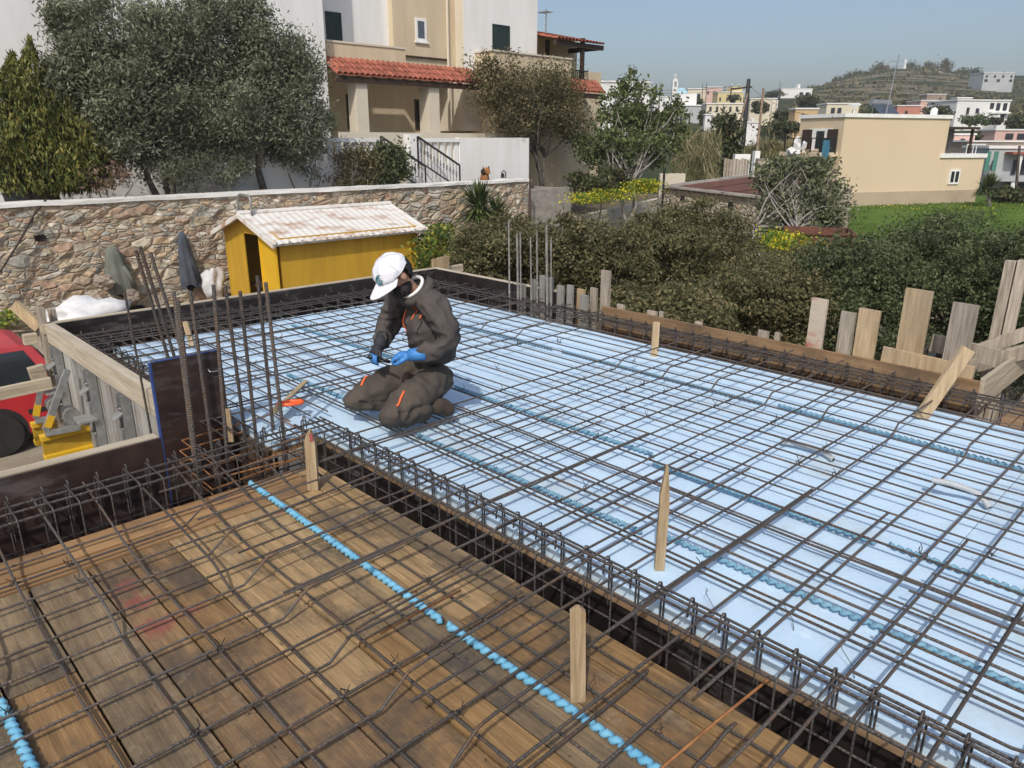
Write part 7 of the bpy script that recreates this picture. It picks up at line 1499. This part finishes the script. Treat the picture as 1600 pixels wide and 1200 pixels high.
ell(hw(.030, 0, -.093), .070, .073, .052, m_beard, 'beard', man, 2, .12, 2); ell(hw(-.02, 0, .0), .098, .094, .10, m_beard, 'hair', man, 2, .04, 3, keep=lambda p: fh(p) < -.025)
q = MB(); q.prism([hw(.088, -.012, .025), hw(.088, .012, .025), hw(.118, .014, -.02), hw(.118, -.014, -.02)], HU * -.008); q.prism([hw(.08, -.014, -.025), hw(.08, .014, -.025), hw(.118, 0, -.02)], HU * -.006); q.build('nose', m_skin, man, smooth=True)
for s in (-1, 1):
    ell(hw(-.005, s * .086, -.012), .020, .011, .032, m_skin, 'ear', man, 1, .05, s)
    q = MB(); q.lathe([(.001, 0), (.010, .002), (.001, .006)], hw(.086, s * .032, .005), 8); q.build('eye', m_tee, man)
    q = MB(); q.bar(hw(.082, s * .018, .034), hw(.078, s * .05, .032), .01, .007); q.build('eyebrow', m_beard, man)
q = MB(); q.bar(hw(.096, -.022, -.052), hw(.096, .022, -.052), .006, .006); q.build('mouth', M('lips', (.22, .09, .07), .6, var=.1), man)
cap = ell(hw(.002, 0, .030), .115, .102, .098, m_cap, 'cap', man, 4, .05, 5, keep=lambda p: uh(p) > .022 + .10 * max(0, -.02 - fh(p)) * -1)
q = MB(); n = 14; top, bot = [], []
for j in range(5):
    for i in range(n):
        a = -1.25 + 2.5 * i / (n - 1); t = j / 4; rr_ = .104 + .105 * t * math.cos(a) ** .55; f_ = rr_ * math.cos(a * (1 - .12 * t)); l_ = (.098 + .006 * t) * math.sin(a * (1 - .12 * t)) * 1.03; u_ = .034 - .022 * t - .18 * l_ * l_ / .0088 * .12
        top.append(hw(f_, l_, u_ + .004)); bot.append(hw(f_, l_, u_))
fs = [(j * n + i, j * n + i + 1, (j + 1) * n + i + 1, (j + 1) * n + i) for j in range(4) for i in range(n - 1)]
q.add(top, fs); q.add(bot, [f[::-1] for f in fs]); q.build('visor', m_cap, cap, smooth=True)
q = MB(); q.lathe([(.010, 0), (.008, .006), (.001, .008)], hw(.002, 0, .125), 10); q.build('button', m_cap, cap)
q = MB()
for k in range(6):
    a_ = k * math.pi / 3 + .52; q.tube([hw(.002 + .1175 * math.cos(a_) * math.sin(t_), .1050 * math.sin(a_) * math.sin(t_), .030 + .1005 * math.cos(t_)) for t_ in np.linspace(.08, 1.5, 10)], .0016, 4)
q.build('seam', M('cap_seam', (.60, .60, .64), .9, var=.05), cap)
lg = MB(); cpos = hw(.101, .03, .075); ex = ML; ey = HU * .85 - HF * .4; ey /= np.linalg.norm(ey); nrm = np.cross(ML, ey); nrm = nrm if np.dot(nrm, HF) > 0 else -nrm
base_p = hw(.004, 0, .028)
def capt(l, u):
    f_ = .108 * math.sqrt(max(.02, 1 - (l / .095) ** 2 - ((u - .028) / .094) ** 2)) + .004; return hw(f_ + .012, l, u)
lg.tube([capt(.035 + .020 * math.cos(t), .072 + .020 * math.sin(t)) for t in np.linspace(.9, 6.0, 18)], .0042, 5); lg.tube([capt(.035 + .008 * math.cos(t), .076 + .008 * math.sin(t)) for t in np.linspace(0, 6.28, 10)[:-1]], .003, 5, closed=True); lg.tube([capt(.020 + .008 * k, .046) for k in range(5)], .0025, 4)
lg.build('cap_emblem', m_teal, cap)
# gloved hands
def hand(name, wrist, fdir, palm_n, side, mat, curl, cuffmat=None):
    wrist = np.array(wrist); f = np.array(fdir, float); f /= np.linalg.norm(f); n_ = np.array(palm_n, float); n_ -= f * np.dot(n_, f); n_ /= np.linalg.norm(n_); s = np.cross(f, n_) * side
    V, E, Rd = [wrist, wrist + f * .045, wrist + f * .085], [(0, 1), (1, 2)], [.031, .040, .036]
    for k, (off, L, r) in enumerate(((-.030, .068, .0098), (-.010, .080, .0105), (.011, .075, .0102), (.030, .060, .0090))):
        b = wrist + f * .088 + s * off; i0 = len(V); V += [b]; E += [(2, i0)]; Rd += [.0135]; d = f.copy(); p = b
        for q_ in range(3):
            a = curl[k] * (.55 + .35 * q_); d = f * math.cos(a * (q_ + 1) * .6) + n_ * math.sin(a * (q_ + 1) * .6); p = p + d * L * (.45, .32, .23)[q_]; V.append(p); E.append((len(V) - 2, len(V) - 1)); Rd.append(r * (1.08, 1.0, .86)[q_])
    b = wrist + f * .030 - s * .036; i0 = len(V); V += [b, b - s * .018 + f * .028 + n_ * .012, b - s * .014 + f * .058 + n_ * .028, b - s * .004 + f * .076 + n_ * .034]; E += [(1, i0), (i0, i0 + 1), (i0 + 1, i0 + 2), (i0 + 2, i0 + 3)]; Rd += [.020, .014, .0122, .0102]
    g_ = skin(name, V, E, Rd, mat, man, sub=2)
    q = MB(); q.tube([wrist - f * .085, wrist - f * .03, wrist + f * .02], [.042, .039, .037], 14); q.build('glove_cuff', cuffmat or mat, g_, smooth=True); return g_
wl, wr_ = mw(.115, .155, .41), mw(.185, -.11, .425)
hand('glove', wl, MF * .75 - ML * .65 - MU * .12, -MU * .8 + MF * .2 - ML * .3, -1, m_glove, (1.35, 1.45, 1.5, 1.55))
hand('glove', wr_, MF * .55 + ML * .55 - MU * .35, -MU * .7 + ML * .3, 1, m_glovedark, (1.2, 1.3, 1.35, 1.4))
gl = [o for o in man.children if o.name.startswith('glove')]
# blue finger fronts of the far glove
q = MB(); c = mw(.27, -.035, .375)
for k in range(4): q.tube([c + ML * (.018 * k - .025) + MU * .02, c + ML * (.018 * k - .025) - MU * .018 + MF * .004, c + ML * (.018 * k - .025) - MU * .038 - MF * .012], [.010, .0105, .009], 8)
q.build('glove_fingertips', m_glove, gl[1], smooth=True)
t = thing('pincers', mw(.235, .03, .35), 'dark pincers with wire held between the two gloved hands', 'pincers')
q = MB(); q.tube([mw(.205, .055, .36), mw(.235, .02, .375), mw(.26, -.03, .385)], .007, 6); q.tube([mw(.20, .04, .35), mw(.24, .01, .36), mw(.265, -.03, .37)], .007, 6); q.build('handles', M('tool_steel', (.05, .05, .055), .4, .8), t, smooth=True)
q = MB(); q.tube([mw(.26, -.03, .38), mw(.29, -.05, .38), mw(.30, -.06, .375)], [.012, .014, .006], 8); q.build('jaws', bpy.data.materials['tool_steel'], t, smooth=True)

# ------------------------------------------------------------------ the hazy air of the day
zlow = min(p[2] for p in g_low) - 1
HZ = MB().box(-1750, 1750, -1750, 1750, zlow, 75)
hm = bpy.data.materials.new('haze_air'); hm.use_nodes = True; hn = hm.node_tree; hn.nodes.remove(hn.nodes['Principled BSDF'])
pv = hn.nodes.new('ShaderNodeVolumePrincipled'); pv.inputs['Color'].default_value = (.93, .95, 1, 1); pv.inputs['Density'].default_value = .0004; pv.inputs['Anisotropy'].default_value = .2
hn.links.new(pv.outputs[0], hn.nodes['Material Output'].inputs['Volume'])
ho = HZ.build('haze', hm); ho['kind'] = 'stuff'; ho['label'] = 'thin haze between the slab and the far hill'
S.cycles.volume_bounces = 1; S.cycles.volume_step_rate = 5
